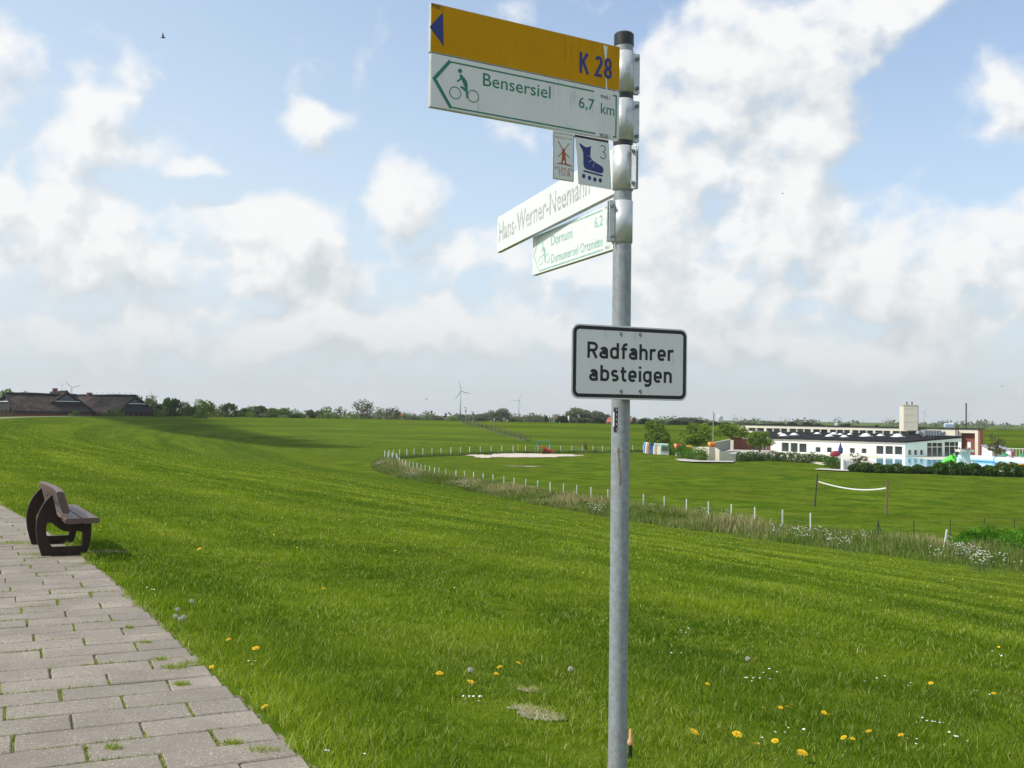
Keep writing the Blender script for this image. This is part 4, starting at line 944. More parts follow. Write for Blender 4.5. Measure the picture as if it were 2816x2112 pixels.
T = [  # px, top y, width px, distance, kind, label, group
 (12, 1066, 60, 330, 'broad', 'pale green tree rising behind the leftmost thatched roof end', G1), (60, 1068, 55, 335, 'olive', 'bare-twigged tree behind the chimney side of the thatched roof', G1), (160, 1074, 60, 340, 'olive', 'olive twigs showing above the middle thatched ridge', G1),
 (392, 1084, 66, 300, 'grey', 'feathery tree touching the right thatched gable', G1), (430, 1086, 52, 310, 'tall', 'dark green tree with a turbine blade above it', G1), (465, 1084, 40, 300, 'tall', 'tallest dark narrow tree of the left row', G1), (486, 1097, 34, 300, 'tall', 'dark tree just right of the tallest narrow one', G1),
 (509, 1104, 34, 310, 'grey', 'short grey-green tree in a dip of the left row', G1), (526, 1108, 40, 300, 'tall', 'low dark tree left of the brownish tree', G1), (562, 1095, 56, 300, 'broad', 'light green pointed tree in the middle of the left row', G1), (590, 1104, 34, 320, 'olive', 'brownish budding tree in the left row', G1),
 (610, 1106, 34, 330, 'olive', 'second brownish tree right of the pointed green one', G1), (632, 1109, 48, 330, 'tall', 'even dark green tree right of the brownish pair', G1), (662, 1111, 46, 340, 'tall', 'rounded dark tree near the middle of the sloping row', G1), (692, 1115, 42, 350, 'grey', 'soft grey tree on the falling end of the row', G1),
 (715, 1116, 44, 350, 'tall', 'dark rounded tree near the right end of the row', G1), (740, 1118, 34, 360, 'olive', 'brownish tree before the last broad one of the row', G1), (770, 1119, 62, 360, 'broad', 'broad pale tree ending the left row', G1),
 (410, 1121, 60, 275, 'green', 'low bright bush at the foot of the dark gable', G1), (450, 1125, 50, 272, 'green', 'low bright bush in front of the dark narrow tree', G1), (545, 1121, 40, 280, 'green', 'low green bush before the pointed tree', G1), (600, 1128, 60, 290, 'olive', 'low brown bush along the crest', G1), (680, 1131, 60, 300, 'green', 'low pale bush along the crest', G1),
 (810, 1131, 42, 370, 'tall', 'small dark tree in the gap after the left row', None), (852, 1127, 30, 380, 'tall', 'small round tree standing alone in the gap', None), (832, 1137, 26, 375, 'grey', 'low grey shrub between two small trees', None),
 (880, 1122, 24, 380, 'tall', 'dark tree peeping out left of the bright bushy tree', None), (909, 1115, 58, 350, 'green', 'bright bushy tree left of the bare-limbed tree', None), (943, 1113, 46, 355, 'olive', 'brownish tree joined to the bright bushy tree', None),
 (1000, 1095, 62, 350, 'olive', 'tall open tree with visible trunk and limbs', None), (1034, 1114, 50, 355, 'olive', 'lower half of the open tree, leaning right', None), (985, 1128, 50, 345, 'green', 'green undergrowth at the foot of the open tree', None), (1078, 1116, 48, 360, 'olive', 'windswept tree left of a red and white sign', None), (1105, 1133, 40, 370, 'green', 'green bush sloping down beside the red and white sign', None),
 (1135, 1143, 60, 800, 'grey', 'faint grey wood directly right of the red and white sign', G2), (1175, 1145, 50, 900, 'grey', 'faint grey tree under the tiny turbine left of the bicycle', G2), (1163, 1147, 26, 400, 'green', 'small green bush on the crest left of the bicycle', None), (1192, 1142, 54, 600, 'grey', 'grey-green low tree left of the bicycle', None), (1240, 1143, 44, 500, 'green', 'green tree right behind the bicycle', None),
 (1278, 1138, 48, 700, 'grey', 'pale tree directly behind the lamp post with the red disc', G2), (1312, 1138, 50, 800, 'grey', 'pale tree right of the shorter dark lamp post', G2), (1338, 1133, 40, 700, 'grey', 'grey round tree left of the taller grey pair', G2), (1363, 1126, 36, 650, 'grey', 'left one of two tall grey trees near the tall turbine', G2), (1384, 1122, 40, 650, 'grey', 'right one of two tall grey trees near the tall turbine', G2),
 (1281, 1146, 18, 330, 'dome', 'small pointed dark conifer beside the lamp post', None), (1310, 1150, 13, 330, 'dome', 'tiny dark round bush on the far crest', None), (1325, 1143, 19, 330, 'dome', 'dark conifer right of the tiny round bush', None), (1425, 1140, 46, 420, 'olive', 'brown-twigged bush in front of the second turbine', None),
 (1412, 1149, 60, 330, 'dome', 'low dark hedge tree behind two round road signs', None), (1455, 1144, 36, 600, 'grey', 'pale tree right of the brown-twigged bush below the second turbine', G2), (1476, 1141, 40, 650, 'grey', 'pale tree midway between second turbine and left white banner', G2), (1497, 1143, 30, 600, 'olive', 'brownish budding tree just left of the left white banner', G2), (1507, 1137, 20, 450, 'dome', 'dark small tree behind a white banner', None), (1528, 1135, 28, 500, 'olive', 'reddish budding tree behind a striped sign', None),
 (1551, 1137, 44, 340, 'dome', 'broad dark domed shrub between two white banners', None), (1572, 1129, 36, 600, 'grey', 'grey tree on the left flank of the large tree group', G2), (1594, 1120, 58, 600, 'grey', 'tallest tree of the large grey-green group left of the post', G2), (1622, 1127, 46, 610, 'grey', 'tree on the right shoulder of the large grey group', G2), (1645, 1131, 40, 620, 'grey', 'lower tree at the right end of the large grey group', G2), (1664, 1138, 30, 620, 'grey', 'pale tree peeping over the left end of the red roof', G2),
 (1642, 1145, 40, 340, 'dome', 'dark domed shrub left of the red roof', None), (1764, 1144, 42, 340, 'dome', 'dark tree right behind the signpost', None), (1742, 1140, 12, 400, 'dome', 'thin dark tree showing beside the signpost', None), (1812, 1152, 34, 600, 'grey', 'pale tree between two dark trees above the beach chairs', G2), (1790, 1150, 40, 400, 'dome', 'dark tree above the tallest beach garden tree', None), (1852, 1149, 46, 350, 'dome', 'dark rounded tree left of the flag pole', None), (1880, 1153, 36, 360, 'dome', 'second dark tree left of the flag pole', None),
 (1893, 1147, 70, 900, 'grey', 'pale distant wood left of the flag', G2), (1935, 1149, 46, 350, 'dome', 'dark tree right behind the flag pole', None), (1968, 1154, 40, 360, 'dome', 'dark tree right of the flag', None), (2000, 1156, 32, 370, 'dome', 'dark tree above the left end of the pool hall', None), (2050, 1160, 60, 900, 'grey', 'pale distant tree above the left end of the clerestory hall', G2),
 (2120, 1160, 50, 900, 'grey', 'pale distant tree left of the two dark trees over the hall', G2), (2154, 1159, 24, 500, 'dome', 'dark tree left of two above the pool hall roof', None), (2181, 1156, 28, 500, 'dome', 'rounded dark tree above the clerestory roof', None), (2223, 1157, 32, 500, 'dome', 'dark tree left of the white sail above the roof', None), (2255, 1161, 26, 520, 'dome', 'small dark tree beside the white sail', None), (2322, 1161, 32, 520, 'dome', 'dark tree right of the white sail', None), (2409, 1165, 14, 500, 'dome', 'tiny dark tree alone above the long roof', None),
 (2700, 1180, 40, 700, 'grey', 'pale tree just right of the hall end wall', G2), (2729, 1182, 14, 420, 'dome', 'small dark bush on the right far crest', None), (2765, 1179, 50, 800, 'grey', 'pale tree on the horizon above the sparse young tree', G2), (2800, 1181, 40, 800, 'grey', 'rightmost pale tree beside the distant reddish roof', G2), (1600, 1146, 50, 500, 'tall', 'dark foot of the large tree group', None), (1700, 1146, 40, 650, 'grey', 'pale tree directly behind the signpost below the square sign', G2)]
for i, (px, yt, w, Y, kind, lab, grp_) in enumerate(T):
    tree(px, yt, w, Y, kind, lab, grp_, zb=-3.9 if Y > 262 else None, i=i, name={'dome': 'dark_bush', 'green': 'green_tree', 'grey': 'hazy_tree', 'olive': 'budding_tree', 'tall': 'dark_tree', 'broad': 'broad_tree'}[kind])
# far woods that read as one mass
q = np.random.RandomState(77); cs = []
for k in range(300):
    x = q.uniform(-900, 1100); y = 1150 + q.uniform(0, 250); h = q.uniform(5, 10); cs.append(leaf_cloud(26, x, y, -4 + h * .45, h * 1.2, h, h * .55, 1, k, .3))
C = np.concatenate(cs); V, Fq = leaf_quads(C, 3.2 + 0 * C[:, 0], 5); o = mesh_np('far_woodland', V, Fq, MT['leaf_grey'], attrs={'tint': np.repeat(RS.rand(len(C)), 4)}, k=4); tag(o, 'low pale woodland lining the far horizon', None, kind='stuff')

# ---------------------------------------------------------------- thatched houses beyond the crest
def thatched_house(cx, cy, ang, L, Wd, zb, ze, zr, label, chimneys=(), lift=0.0):
    """ridge runs along local x; the gable at +x end faces the viewer, half-hipped"""
    e = empty('thatched_house', (cx, cy, zb), label, 'house')
    ca, sa = math.cos(ang), math.sin(ang)
    P = lambda x, y, z: Vector((cx + x * ca - y * sa, cy + x * sa + y * ca, z))
    hw = Wd / 2; wallh = hw - .9
    mb = MB()
    for sx_ in (-1, 1): mb.box(P(sx_ * (L / 2 - 1.1), 0, (zb + ze + 1.0) / 2), (.3, 2 * wallh - .6, ze + 1.0 - zb), ang)
    for sy_ in (-1, 1): mb.box(P(0, sy_ * (wallh - .15), (zb + ze) / 2), (L - 1.9, .3, ze - zb), ang)
    mb.build('wall', MT['brick_red'], e)
    # main slopes, thick and slightly sagging, subdivided for unevenness
    mb = MB(); nx, ny = 22, 7; q = random.Random(int(cx))
    for sy_ in (-1, 1):
        for lay in (0, 1):
            vs = []
            for i in range(nx + 1):
                for j in range(ny + 1):
                    x = -L / 2 + L * i / nx; f = j / ny; half = hw * (1 - f)
                    z = ze - .5 + (zr - ze + .5) * f + .12 * math.sin(f * 3.14) + q.uniform(-.05, .05)
                    # the ends are cut back towards the ridge
                    xx = x * (1 - .10 * f) if abs(x) > L / 2 - .01 else x * (1 - .10 * f)
                    vs.append(P(xx, sy_ * half, z - (.45 if lay else 0)))
            mb.add(vs, [(i * (ny + 1) + j, (i + 1) * (ny + 1) + j, (i + 1) * (ny + 1) + j + 1, i * (ny + 1) + j + 1) for i in range(nx) for j in range(ny)])
        for s2 in (-1, 1):   # verge faces
            mb.add([P(s2 * L / 2, sy_ * hw, ze - .5), P(s2 * L / 2, sy_ * hw, ze - .95), P(s2 * L / 2 * .9, 0, zr - .45), P(s2 * L / 2 * .9, 0, zr)], [(0, 1, 2, 3)])
    roof = mb.build('roof', MT['thatch'], e)
    mb = MB(); pts = [P(-L / 2 * .9 + L * .9 * i / 12, 0, zr + .12 + .04 * math.sin(i)) for i in range(13)]; mb.tube(pts, .34, 8); mb.build('ridge', MT['thatch_ridge'], roof)
    # gable: verge boards of dark thatch, glazed triangle, pent roof, door zone
    xg = L / 2 * .955
    for sy_ in (-1, 1):
        mb = MB(); mb.tube([P(L / 2 + .02, sy_ * hw * 1.0, ze - .7), P(L / 2 * .9 + .1, 0, zr - .15)], .32, 6); mb.build('verge', MT['thatch_ridge'], e)
    zt = ze + (zr - ze) * .50
    mb = MB(); gh = hw * (1 - .56)
    mb.add([P(xg - .5, -gh, zt), P(xg - .5, gh, zt), P(xg - .9, 0, zr - .5)], [(0, 1, 2)]); mb.add([P(xg - .55, -gh - .0, zt), P(xg - .55, gh, zt), P(xg - .95, 0, zr - .5)], [(0, 2, 1)])
    gbl = mb.build('gable_glazing', flat('gable_dark_glass', (0.06, 0.07, 0.09), .3), e)
    mb = MB(); mb.box(P(xg + .15, 0, zt - .05), (.15, gh * 1.9, .16), ang); mb.build('gable_rail', MT['frame_white'], gbl)
    mb = MB(); mb.add([P(xg - .3, -gh * 1.05, zt - .12), P(xg - .3, gh * 1.05, zt - .12), P(L / 2 + .7, hw * .84, ze - .25), P(L / 2 + .7, -hw * .84, ze - .25)], [(0, 1, 2, 3)])
    mb.add([P(xg - .3, -gh * 1.05, zt - .5), P(xg - .3, gh * 1.05, zt - .5), P(L / 2 + .7, hw * .84, ze - .6), P(L / 2 + .7, -hw * .84, ze - .6)], [(3, 2, 1, 0)])
    mb.add([P(L / 2 + .7, hw * .84, ze - .25), P(L / 2 + .7, -hw * .84, ze - .25), P(L / 2 + .7, -hw * .84, ze - .6), P(L / 2 + .7, hw * .84, ze - .6)], [(0, 1, 2, 3)])
    mb.build('pent_roof', MT['thatch_ridge'], e)
    for k in (-2, -1, 0, 1, 2):
        mb = MB(); mb.box(P(L / 2 - .93, k * hw * .27, (zb + ze) / 2 + .4), (.06, hw * .13, (ze - zb) * .55), ang); mb.build('window', MT['glass'], e)
    for (cxl, w, h) in chimneys:
        mb = MB(); mb.box(P(cxl, 0, zr + h / 2 - .5), (w, w * .8, h + 1.0), ang); mb.box(P(cxl, 0, zr + h + .06), (w * 1.12, w * .92, .12), ang); mb.build('chimney', flat('chimney_brick', (0.15, 0.055, 0.04), .9), roof)
    return e, P, zr
def hz(px, py, Y): return at(px, py, Y).z
# middle house (big gable), right house, left house
def from_apex(px, py, Y, ang, L):
    p = at(px, py, Y); return p.x - math.cos(ang) * L * .45, p.y - math.sin(ang) * L * .45
cA = from_apex(184, 1079, 268, R(-58), 30); hA = thatched_house(cA[0], cA[1], R(-58), 30, 14.0, -1.2, hz(150, 1128, 280), hz(180, 1079, 275), 'middle thatched house with broad dark half-hipped gable and brick chimney', ((-6.2, 1.4, 1.1),))
cB = from_apex(372, 1089, 272, R(-36), 30); hB = thatched_house(cB[0], cB[1], R(-36), 30, 12.0, -1.2, hz(350, 1130, 275), hz(330, 1089, 275), 'right thatched house with small end gable and spiked ridge', ((-7.6, 1.2, .8),))
cC = from_apex(16, 1084, 258, R(-122), 22); hC = thatched_house(cC[0], cC[1], R(-122), 22, 11.0, -1.2, hz(20, 1124, 268), hz(20, 1084, 266), 'leftmost thatched house cut off by the picture edge', ())
e, P, zr = hB
mb = MB()
for i in range(7): x = -4.0 + i * 2.6; mb.tube([P(x, 0, zr), P(x, 0, zr + 1.05)], .035, 5)
mb.build('ridge_spikes', MT['wood_dark'], e)
tree(92, 1122, 36, 262, 'green', 'pale green shrub before the middle thatched roof', None, zb=-1.0, name='green_shrub', cat='shrub')
tree(200, 1128, 30, 262, 'green', 'yellow-green shrub under the broad gable', None, zb=-1.0, name='green_shrub', cat='shrub', i=1)
tree(300, 1124, 30, 262, 'green', 'bright shrub right of the thatch dormer', None, zb=-1.0, name='green_shrub', cat='shrub')
tree(330, 1120, 30, 262, 'green', 'taller bright shrub before the right thatched house', None, zb=-1.0, name='green_shrub', cat='shrub', i=1)
# two red-roofed houses in the distance left and right of the post
for (px, yt, w, Y, lab) in ((1690, 1148, 44, 520, 'distant red-tiled roof left of the signpost'), (1726, 1150, 26, 540, 'distant red-tiled roof right of the signpost'), (2795, 1183, 44, 700, 'distant reddish roof at the far right horizon'), (585, 1140, 14, 340, 'small pinkish house wall hidden in the left tree row')):
    p = at(px, yt, Y); wd = w / FPX * Y; hgt = p.z + 3.9
    e = empty('red_roofed_house', (p.x, p.y, -3.9), lab, 'house'); mb = MB(); mb.box((p.x, p.y, -3.9 + hgt * .28), (wd * .94, wd * .5, hgt * .56)); mb.build('wall', MT['brick_red'], e)
    mb = MB(); z0 = -3.9 + hgt * .56; mb.add([(p.x - wd / 2, p.y - wd * .3, z0), (p.x + wd / 2, p.y - wd * .3, z0), (p.x + wd / 2, p.y + wd * .3, z0), (p.x - wd / 2, p.y + wd * .3, z0), (p.x - wd * .42, p.y, p.z), (p.x + wd * .42, p.y, p.z)], [(0, 1, 5, 4), (2, 3, 4, 5), (1, 2, 5), (3, 0, 4), (0, 3, 2, 1)])
    mb.build('roof', MT['red_roof'], e)

# ---------------------------------------------------------------- wind turbines
def turbine_meshes():
    mb = MB(); mb.tube([(0, 0, 0), (0, 0, .5), (0, 0, .985)], [.030, .022, .014], 14); t = mb.build('tower', MT['turbine'], local=True, smooth=True)
    mb = MB(); mb.box((0, .02, 1.0), (.035, .11, .038)); n = mb.build('nacelle', MT['turbine'], local=True, bevel=.008)
    mb = MB(); mb.tube([(0, -.035, 0), (0, -.055, 0), (0, -.075, 0)], [.021, .017, .004], 10); h = mb.build('hub', MT['turbine'], local=True, smooth=True)
    mb = MB(); secs = [(.01, .010, .010), (.06, .022, .010), (.12, .030, .008), (.25, .022, .006), (.37, .013, .004), (.43, .004, .002)]; vs = []
    for (z, c_, th) in secs: vs += [(-c_ * .35, -.055, z), (0, -.055 - th * .5, z), (c_ * .65, -.055, z), (0, -.055 + th * .5, z)]
    fs = [(i * 4 + k, i * 4 + (k + 1) % 4, i * 4 + 4 + (k + 1) % 4, i * 4 + 4 + k) for i in range(len(secs) - 1) for k in range(4)] + [(3, 2, 1, 0), (20, 21, 22, 23)]
    mb.add(vs, fs); b = mb.build('blade', MT['turbine'], local=True); r = [x.data for x in (t, n, h, b)]
    nb = n.modifiers[0]; 
    for x in (t, n, h, b): bpy.data.objects.remove(x)
    return r
tm_, nm_, hm_, bm_ = turbine_meshes()
def turbine(px, py, bl, Y, a0, yaw, label, group=None):
    """hub seen at px,py; blade length bl in pixels"""
    p = at(px, py, Y); zb = -4.0; H = p.z - zb; BL = bl / FPX * Y / .43
    e = empty('wind_turbine', (p.x, p.y, zb), label, 'wind turbine', group, rz=yaw)
    o = bpy.data.objects.new('tower', tm_); COL.objects.link(o); o.parent = e; o.scale = (BL * (1 if Y < 2000 else 1.5), BL * (1 if Y < 2000 else 1.5), H)
    for nm, me_ in (('nacelle', nm_),):
        o = bpy.data.objects.new(nm, me_); COL.objects.link(o); o.parent = e; o.scale = (BL,) * 3; o.location = (0, 0, H - BL)
    o = bpy.data.objects.new('hub', hm_); COL.objects.link(o); o.parent = e; o.scale = (BL,) * 3; o.location = (0, 0, H)
    for k in range(3):
        b = bpy.data.objects.new('blade', bm_); COL.objects.link(b); b.parent = o; b.scale = (1.0 if Y < 2000 else 1.9, 1.0 if Y < 2000 else 2, 1); b.rotation_euler = (0, a0 + k * 2 * math.pi / 3, 0); b.location = (0, 0, 0)
GT = 'small wind turbines on the horizon'
turbine(198, 1066, 26, 1000, R(-48), .3, 'wind turbine rising behind the middle thatched house'); turbine(170, 1058, 8, 2400, R(0), 1.3, 'thin far turbine mast left of the turbine above the thatch')
turbine(417, 1088, 21, 1100, R(-22), .9, 'wind turbine half hidden behind the dark left trees'); turbine(1267, 1076, 32, 1000, R(-18), .6, 'tallest white wind turbine standing on the far crest')
turbine(1427, 1102, 24, 1050, R(33), -.5, 'second white wind turbine, right of the tallest one'); turbine(1169, 1131, 8, 3200, R(50), .3, 'tiny turbine left of the tallest one', GT)
turbine(2541, 1134, 17, 1150, R(30), .4, 'wind turbine right beside the white chimney tower'); turbine(2665, 1143, 6, 3000, R(60), .4, 'tiny turbine right of the brown mast', GT)
for (px, py, bl, lab) in ((1853, 1142, 7, 'far turbine above the dark trees right of the square sign'), (2018, 1143, 8, 'far turbine right of the flag'), (2073, 1148, 6, 'far turbine above the left end of the pool hall'), (2147, 1148, 6, 'far turbine left of two dark trees over the hall'), (2192, 1150, 6, 'far turbine over the rounded dark tree'), (2296, 1151, 5, 'far turbine just above the white sail'), (2313, 1154, 5, 'far turbine right of the white sail'),
                      (2374, 1156, 5, 'far turbine left of the chimney tower'), (2440, 1153, 10, 'pale turbine close left of the chimney tower'), (2448, 1153, 7, 'palest turbine beside the tower'), (2564, 1159, 5, 'far turbine between tower and solar panel'), (2604, 1157, 6, 'far turbine above the solar panel'), (1494, 1135, 0, None)):
    if lab: turbine(px, py, bl, 3200, rnd.uniform(0, 2), rnd.uniform(-.6, .6), lab, GT)
# ---------------------------------------------------------------- pool hall
hall_L = fl(2119, 1246); hall_C = fl(2489, 1261.5); hall_R = fl(2644, 1259)
pf = Plane(hall_L, hall_C, FLOOR); ps = Plane(hall_C, hall_R, FLOOR)
hall = empty('pool_hall', (hall_C.x, hall_C.y, FLOOR), 'long low white indoor pool hall with dark flat roof, red brick parts and skylights', 'building')
HF = pf.hit(2300, 1208)[1]
wins = []
for (x0, x1, y0, y1) in ((1655, 1730, 507, 610), (1745, 1820, 507, 612), (1833, 1910, 510, 613)):
    a0, _ = pf.hit(1700 + x0 / 3.687, 1230); a1, _ = pf.hit(1700 + x1 / 3.687, 1230); b1 = pf.hit(2180, 1080 + y0 / 3.687)[1]; b0 = pf.hit(2180, 1080 + y1 / 3.687)[1]; wins.append((a0, a1, max(b0, .35), b1))
for (x0, x1, y0, y1) in ((150, 203, 535, 590), (262, 313, 538, 592), (375, 425, 541, 598), (488, 542, 544, 598), (605, 657, 548, 602), (750, 825, 522, 609), (840, 918, 524, 611), (932, 1010, 528, 614)):
    a0, _ = pf.hit(2200 + x0 / 3.59, 1230); a1, _ = pf.hit(2200 + x1 / 3.59, 1230); xm = 2200 + (x0 + x1) / 7.18
    wins.append((a0, a1, max(.35, pf.hit(xm, 1080 + y1 / 3.59)[1]), pf.hit(xm, 1080 + y0 / 3.59)[1]))
wall_with_holes(pf, 0, pf.L, -.3, HF, wins, .22).build('front_wall', MT['white_paint'], hall)
for w in wins: window(pf, w, hall, .07, inset=.16)
# light blue strip at the pool edge: pool reflection painted along the wall foot
mb = MB(); mb.box(pf.pt(pf.L * .78, .12, .04), (pf.L * .40, .07, .3), math.atan2(pf.e.y, pf.e.x)); mb.build('reflection_strip', flat('pale_blue_reflection', (0.42, 0.62, 0.74), .4), hall)
H2 = ps.hit(2643, 1200)[1]; top2 = lambda a: HF + (H2 - HF) * max(0, a) / ps.L
sw = []
for (x0, x1, y0, y1) in ((1070, 1103, 563, 616), (1128, 1162, 563, 616), (1187, 1220, 563, 617)):
    xm = 2200 + (x0 + x1) / 7.18; sw.append((ps.hit(2200 + x0 / 3.59, 1240)[0], ps.hit(2200 + x1 / 3.59, 1240)[0], ps.hit(xm, 1080 + y1 / 3.59)[1], ps.hit(xm, 1080 + y0 / 3.59)[1]))
g1_ = (ps.hit(2200 + 1256 / 3.59, 1240)[0], ps.hit(2200 + 1410 / 3.59, 1240)[0], .25, ps.hit(2571, 1080 + 490 / 3.59)[1]); g2_ = (ps.hit(2200 + 1428 / 3.59, 1240)[0], ps.L - .25, .25, ps.hit(2610, 1080 + 474 / 3.59)[1])
wall_with_holes(ps, 0, ps.L, -.3, HF - .01, sw + [(g[0], g[1], g[2], min(g[3], HF - .05)) for g in (g1_, g2_)], .2, top=top2).build('side_wall', MT['white_paint_shaded'], hall)
for w in sw: window(ps, w, hall, .07, inset=.16)
for g in (g1_, g2_): window(ps, (g[0], g[1], g[2], min(g[3], HF - .05)), hall, .09, nx=3, split=[.25 + (min(g[3], HF - .05) - .25) * .68], name='glazed_front', inset=.12)
mb = MB(); rz_ = math.atan2(ps.e.y, ps.e.x)
# roof of felt: slopes up to the back and to the right
back_L = Vector((hall_L.x + 3.5, hall_L.y + 30, 0)); back_R = Vector((hall_R.x - 2.5, hall_R.y + 6, 0)); zf = FLOOR + HF; zr_ = FLOOR + H2
ov = .35
A0 = pf.pt(-.3, HF + .02, ov); A1 = pf.pt(pf.L + .2, HF + .02, ov); A2 = ps.pt(ps.L + .1, H2 + .02, ov); zb_ = FLOOR + H2 + .15
A3 = Vector((back_R.x + 3, back_R.y + 14, zb_ + .0)); A4 = Vector((back_L.x, back_L.y, zb_ - .25))
mb = MB(); topv = [A0, A1, A2, A3, A4]; botv = [v_ - ZV * .28 for v_ in topv]
cen = sum(topv, Vector()) / 5
mb.add(topv + [cen + ZV * 0] + botv, [(0, 1, 5), (1, 2, 5), (2, 3, 5), (3, 4, 5), (4, 0, 5), (0, 6, 7, 1), (1, 7, 8, 2), (2, 8, 9, 3), (3, 9, 10, 4), (4, 10, 6, 0), (6, 10, 9, 8, 7)])
roof = mb.build('roof', MT['roof_felt'], hall)
def roof_z(x, y):
    best = None
    for (i, j) in ((0, 1), (1, 2), (2, 3), (3, 4), (4, 0)):
        a, b, c_ = topv[i], topv[j], cen; d = (b.y - c_.y) * (a.x - c_.x) + (c_.x - b.x) * (a.y - c_.y)
        if abs(d) < 1e-6: continue
        u = ((b.y - c_.y) * (x - c_.x) + (c_.x - b.x) * (y - c_.y)) / d; v_ = ((c_.y - a.y) * (x - c_.x) + (a.x - c_.x) * (y - c_.y)) / d
        if u > -.001 and v_ > -.001 and u + v_ < 1.001: return u * a.z + v_ * b.z + (1 - u - v_) * c_.z
    return zf
def roof_hit(px, py):
    r = ray(px, py)
    for k in range(1600, 2700):
        p = CAMPOS + r * (k / 10.0 / r.y)
        if p.z <= roof_z(p.x, p.y): return p
    return p
def dome_mesh():
    mb = MB(); vs = []; fs = []; n = 14
    for i in range(5):
        a = i * math.pi / 2 / 4.6
        for k in range(n): vs.append((math.cos(a) * math.cos(2 * math.pi * k / n), math.cos(a) * math.sin(2 * math.pi * k / n), .62 * math.sin(a)))
    vs.append((0, 0, .64)); fs = [(i * n + k, i * n + (k + 1) % n, (i + 1) * n + (k + 1) % n, (i + 1) * n + k) for i in range(4) for k in range(n)] + [(4 * n + k, 4 * n + (k + 1) % n, 5 * n) for k in range(n)]
    mb.add(vs, fs); mb.box((0, 0, -.12), (2.3, 2.3, .24)); o = mb.build('skylight', MT['dome'], local=True, smooth=True); m_ = o.data; bpy.data.objects.remove(o); return m_
dm = dome_mesh()
for (x, y, s) in ((1645 / 3.687 + 1700, 1080 + 418 / 3.687, .7), (1675 / 3.687 + 1700, 1080 + 436 / 3.687, .95), (1785 / 3.687 + 1700, 1080 + 428 / 3.687, .95), (2020 / 3.687 + 1700, 1080 + 416 / 3.687, .75), (2140 / 3.687 + 1700, 1080 + 442 / 3.687, .85), (2185 / 3.687 + 1700, 1080 + 418 / 3.687, .8),
                  (2293, 1080 + 410 / 3.59, .85), (2311, 1080 + 414 / 3.59, .6), (2322, 1080 + 436 / 3.59, .8), (2337, 1080 + 413 / 3.59, .6), (2381, 1080 + 428 / 3.59, 1.25), (2422, 1080 + 424 / 3.59, .8), (2469, 1080 + 432 / 3.59, 1.25), (2549, 1080 + 434 / 3.59, .6)):
    p = roof_hit(x, y + 1); o = bpy.data.objects.new('skylight', dm); COL.objects.link(o); o.parent = roof; o.location = p - wloc(roof) + ZV * .12; o.scale = (s * .72, s * .72, s * .62)
# back building with clerestory strip
bz = EYE - 1.2; Lb = at(2016, 1164.6, 236); Rb = at(2690, 1183.0, 196)
pb = Plane((Lb.x, Lb.y), (Rb.x, Rb.y), FLOOR); HB = bz - FLOOR
back = empty('clerestory_hall', (Rb.x, Rb.y, FLOOR), 'taller cream hall with a strip of clerestory windows behind the pool hall', 'building')
cw_ = []
def px6(x): return 1700 + x / 3.687
def px7(x): return 2200 + x / 3.59
def ypx(px): return 1183.5 + (px - 2100) * .0165
for grp6 in (((1320, 1395), (1402, 1478)), ((1500, 1565), (1572, 1640), (1648, 1712)), ((1735, 1805), (1812, 1878), (1884, 1952)), ((1975, 2045), (2052, 2120))): cw_ += [(px6(a), px6(b)) for a, b in grp6]
for grp7 in (((130, 196), (204, 270)), ((295, 355), (362, 426), (434, 492)), ((515, 578), (586, 652), (660, 720)), ((742, 815), (822, 890)), ((915, 985), (992, 1062), (1068, 1140))): cw_ += [(px7(a), px7(b)) for a, b in grp7]
hb1 = pb.hit(2350, 1182.5)[1]; hb0 = pb.hit(2350, 1193.5)[1]
holes = [(pb.hit(a, 1185)[0], pb.hit(b, 1185)[0], hb0, hb1) for a, b in cw_]
a_br = pb.hit(2643, 1190)[0]; a_be = pb.hit(2681, 1190)[0]
holes_all = holes + [(a_br, a_be, -.2, pb.hit(2660, 1191)[1])]
wall_with_holes(pb, 0, pb.L, -.3, HB, holes_all, .3).build('front_wall', MT['cream'], back)
for h in holes: window(pb, h, back, .09, inset=.2)
mb = MB(); mb.box(pb.pt((a_br + a_be) / 2, 2.1, -1.0), (a_be - a_br + 1.2, .3, 4.6), math.atan2(pb.e.y, pb.e.x)); mb.build('recessed_brick_wall', MT['brick_red'], back)
mb = MB(); mb.box(pb.pt(pb.L / 2, HB + .06, -1.3), (pb.L + .3, 3.0, .16), math.atan2(pb.e.y, pb.e.x)); mb.build('roof', MT['roof_felt'], back)
mb = MB(); mb.box(pb.pt(pb.L + .19, HB / 2 - .02, -.7), (.3, 1.2, HB), math.atan2(pb.e.y, pb.e.x)); mb.build('end_wall', flat('red_end_wall', (0.35, 0.10, 0.08), .85), back)
mb = MB(); mb.box(pb.pt(.15, HB / 2 - .05, -1.5), (.3, 2.4, HB), math.atan2(pb.e.y, pb.e.x)); mb.box(pb.pt(pb.L / 2, HB / 2 - .05, -2.9), (pb.L - 1, .3, HB), math.atan2(pb.e.y, pb.e.x)); mb.build('rear_walls', MT['cream'], back)
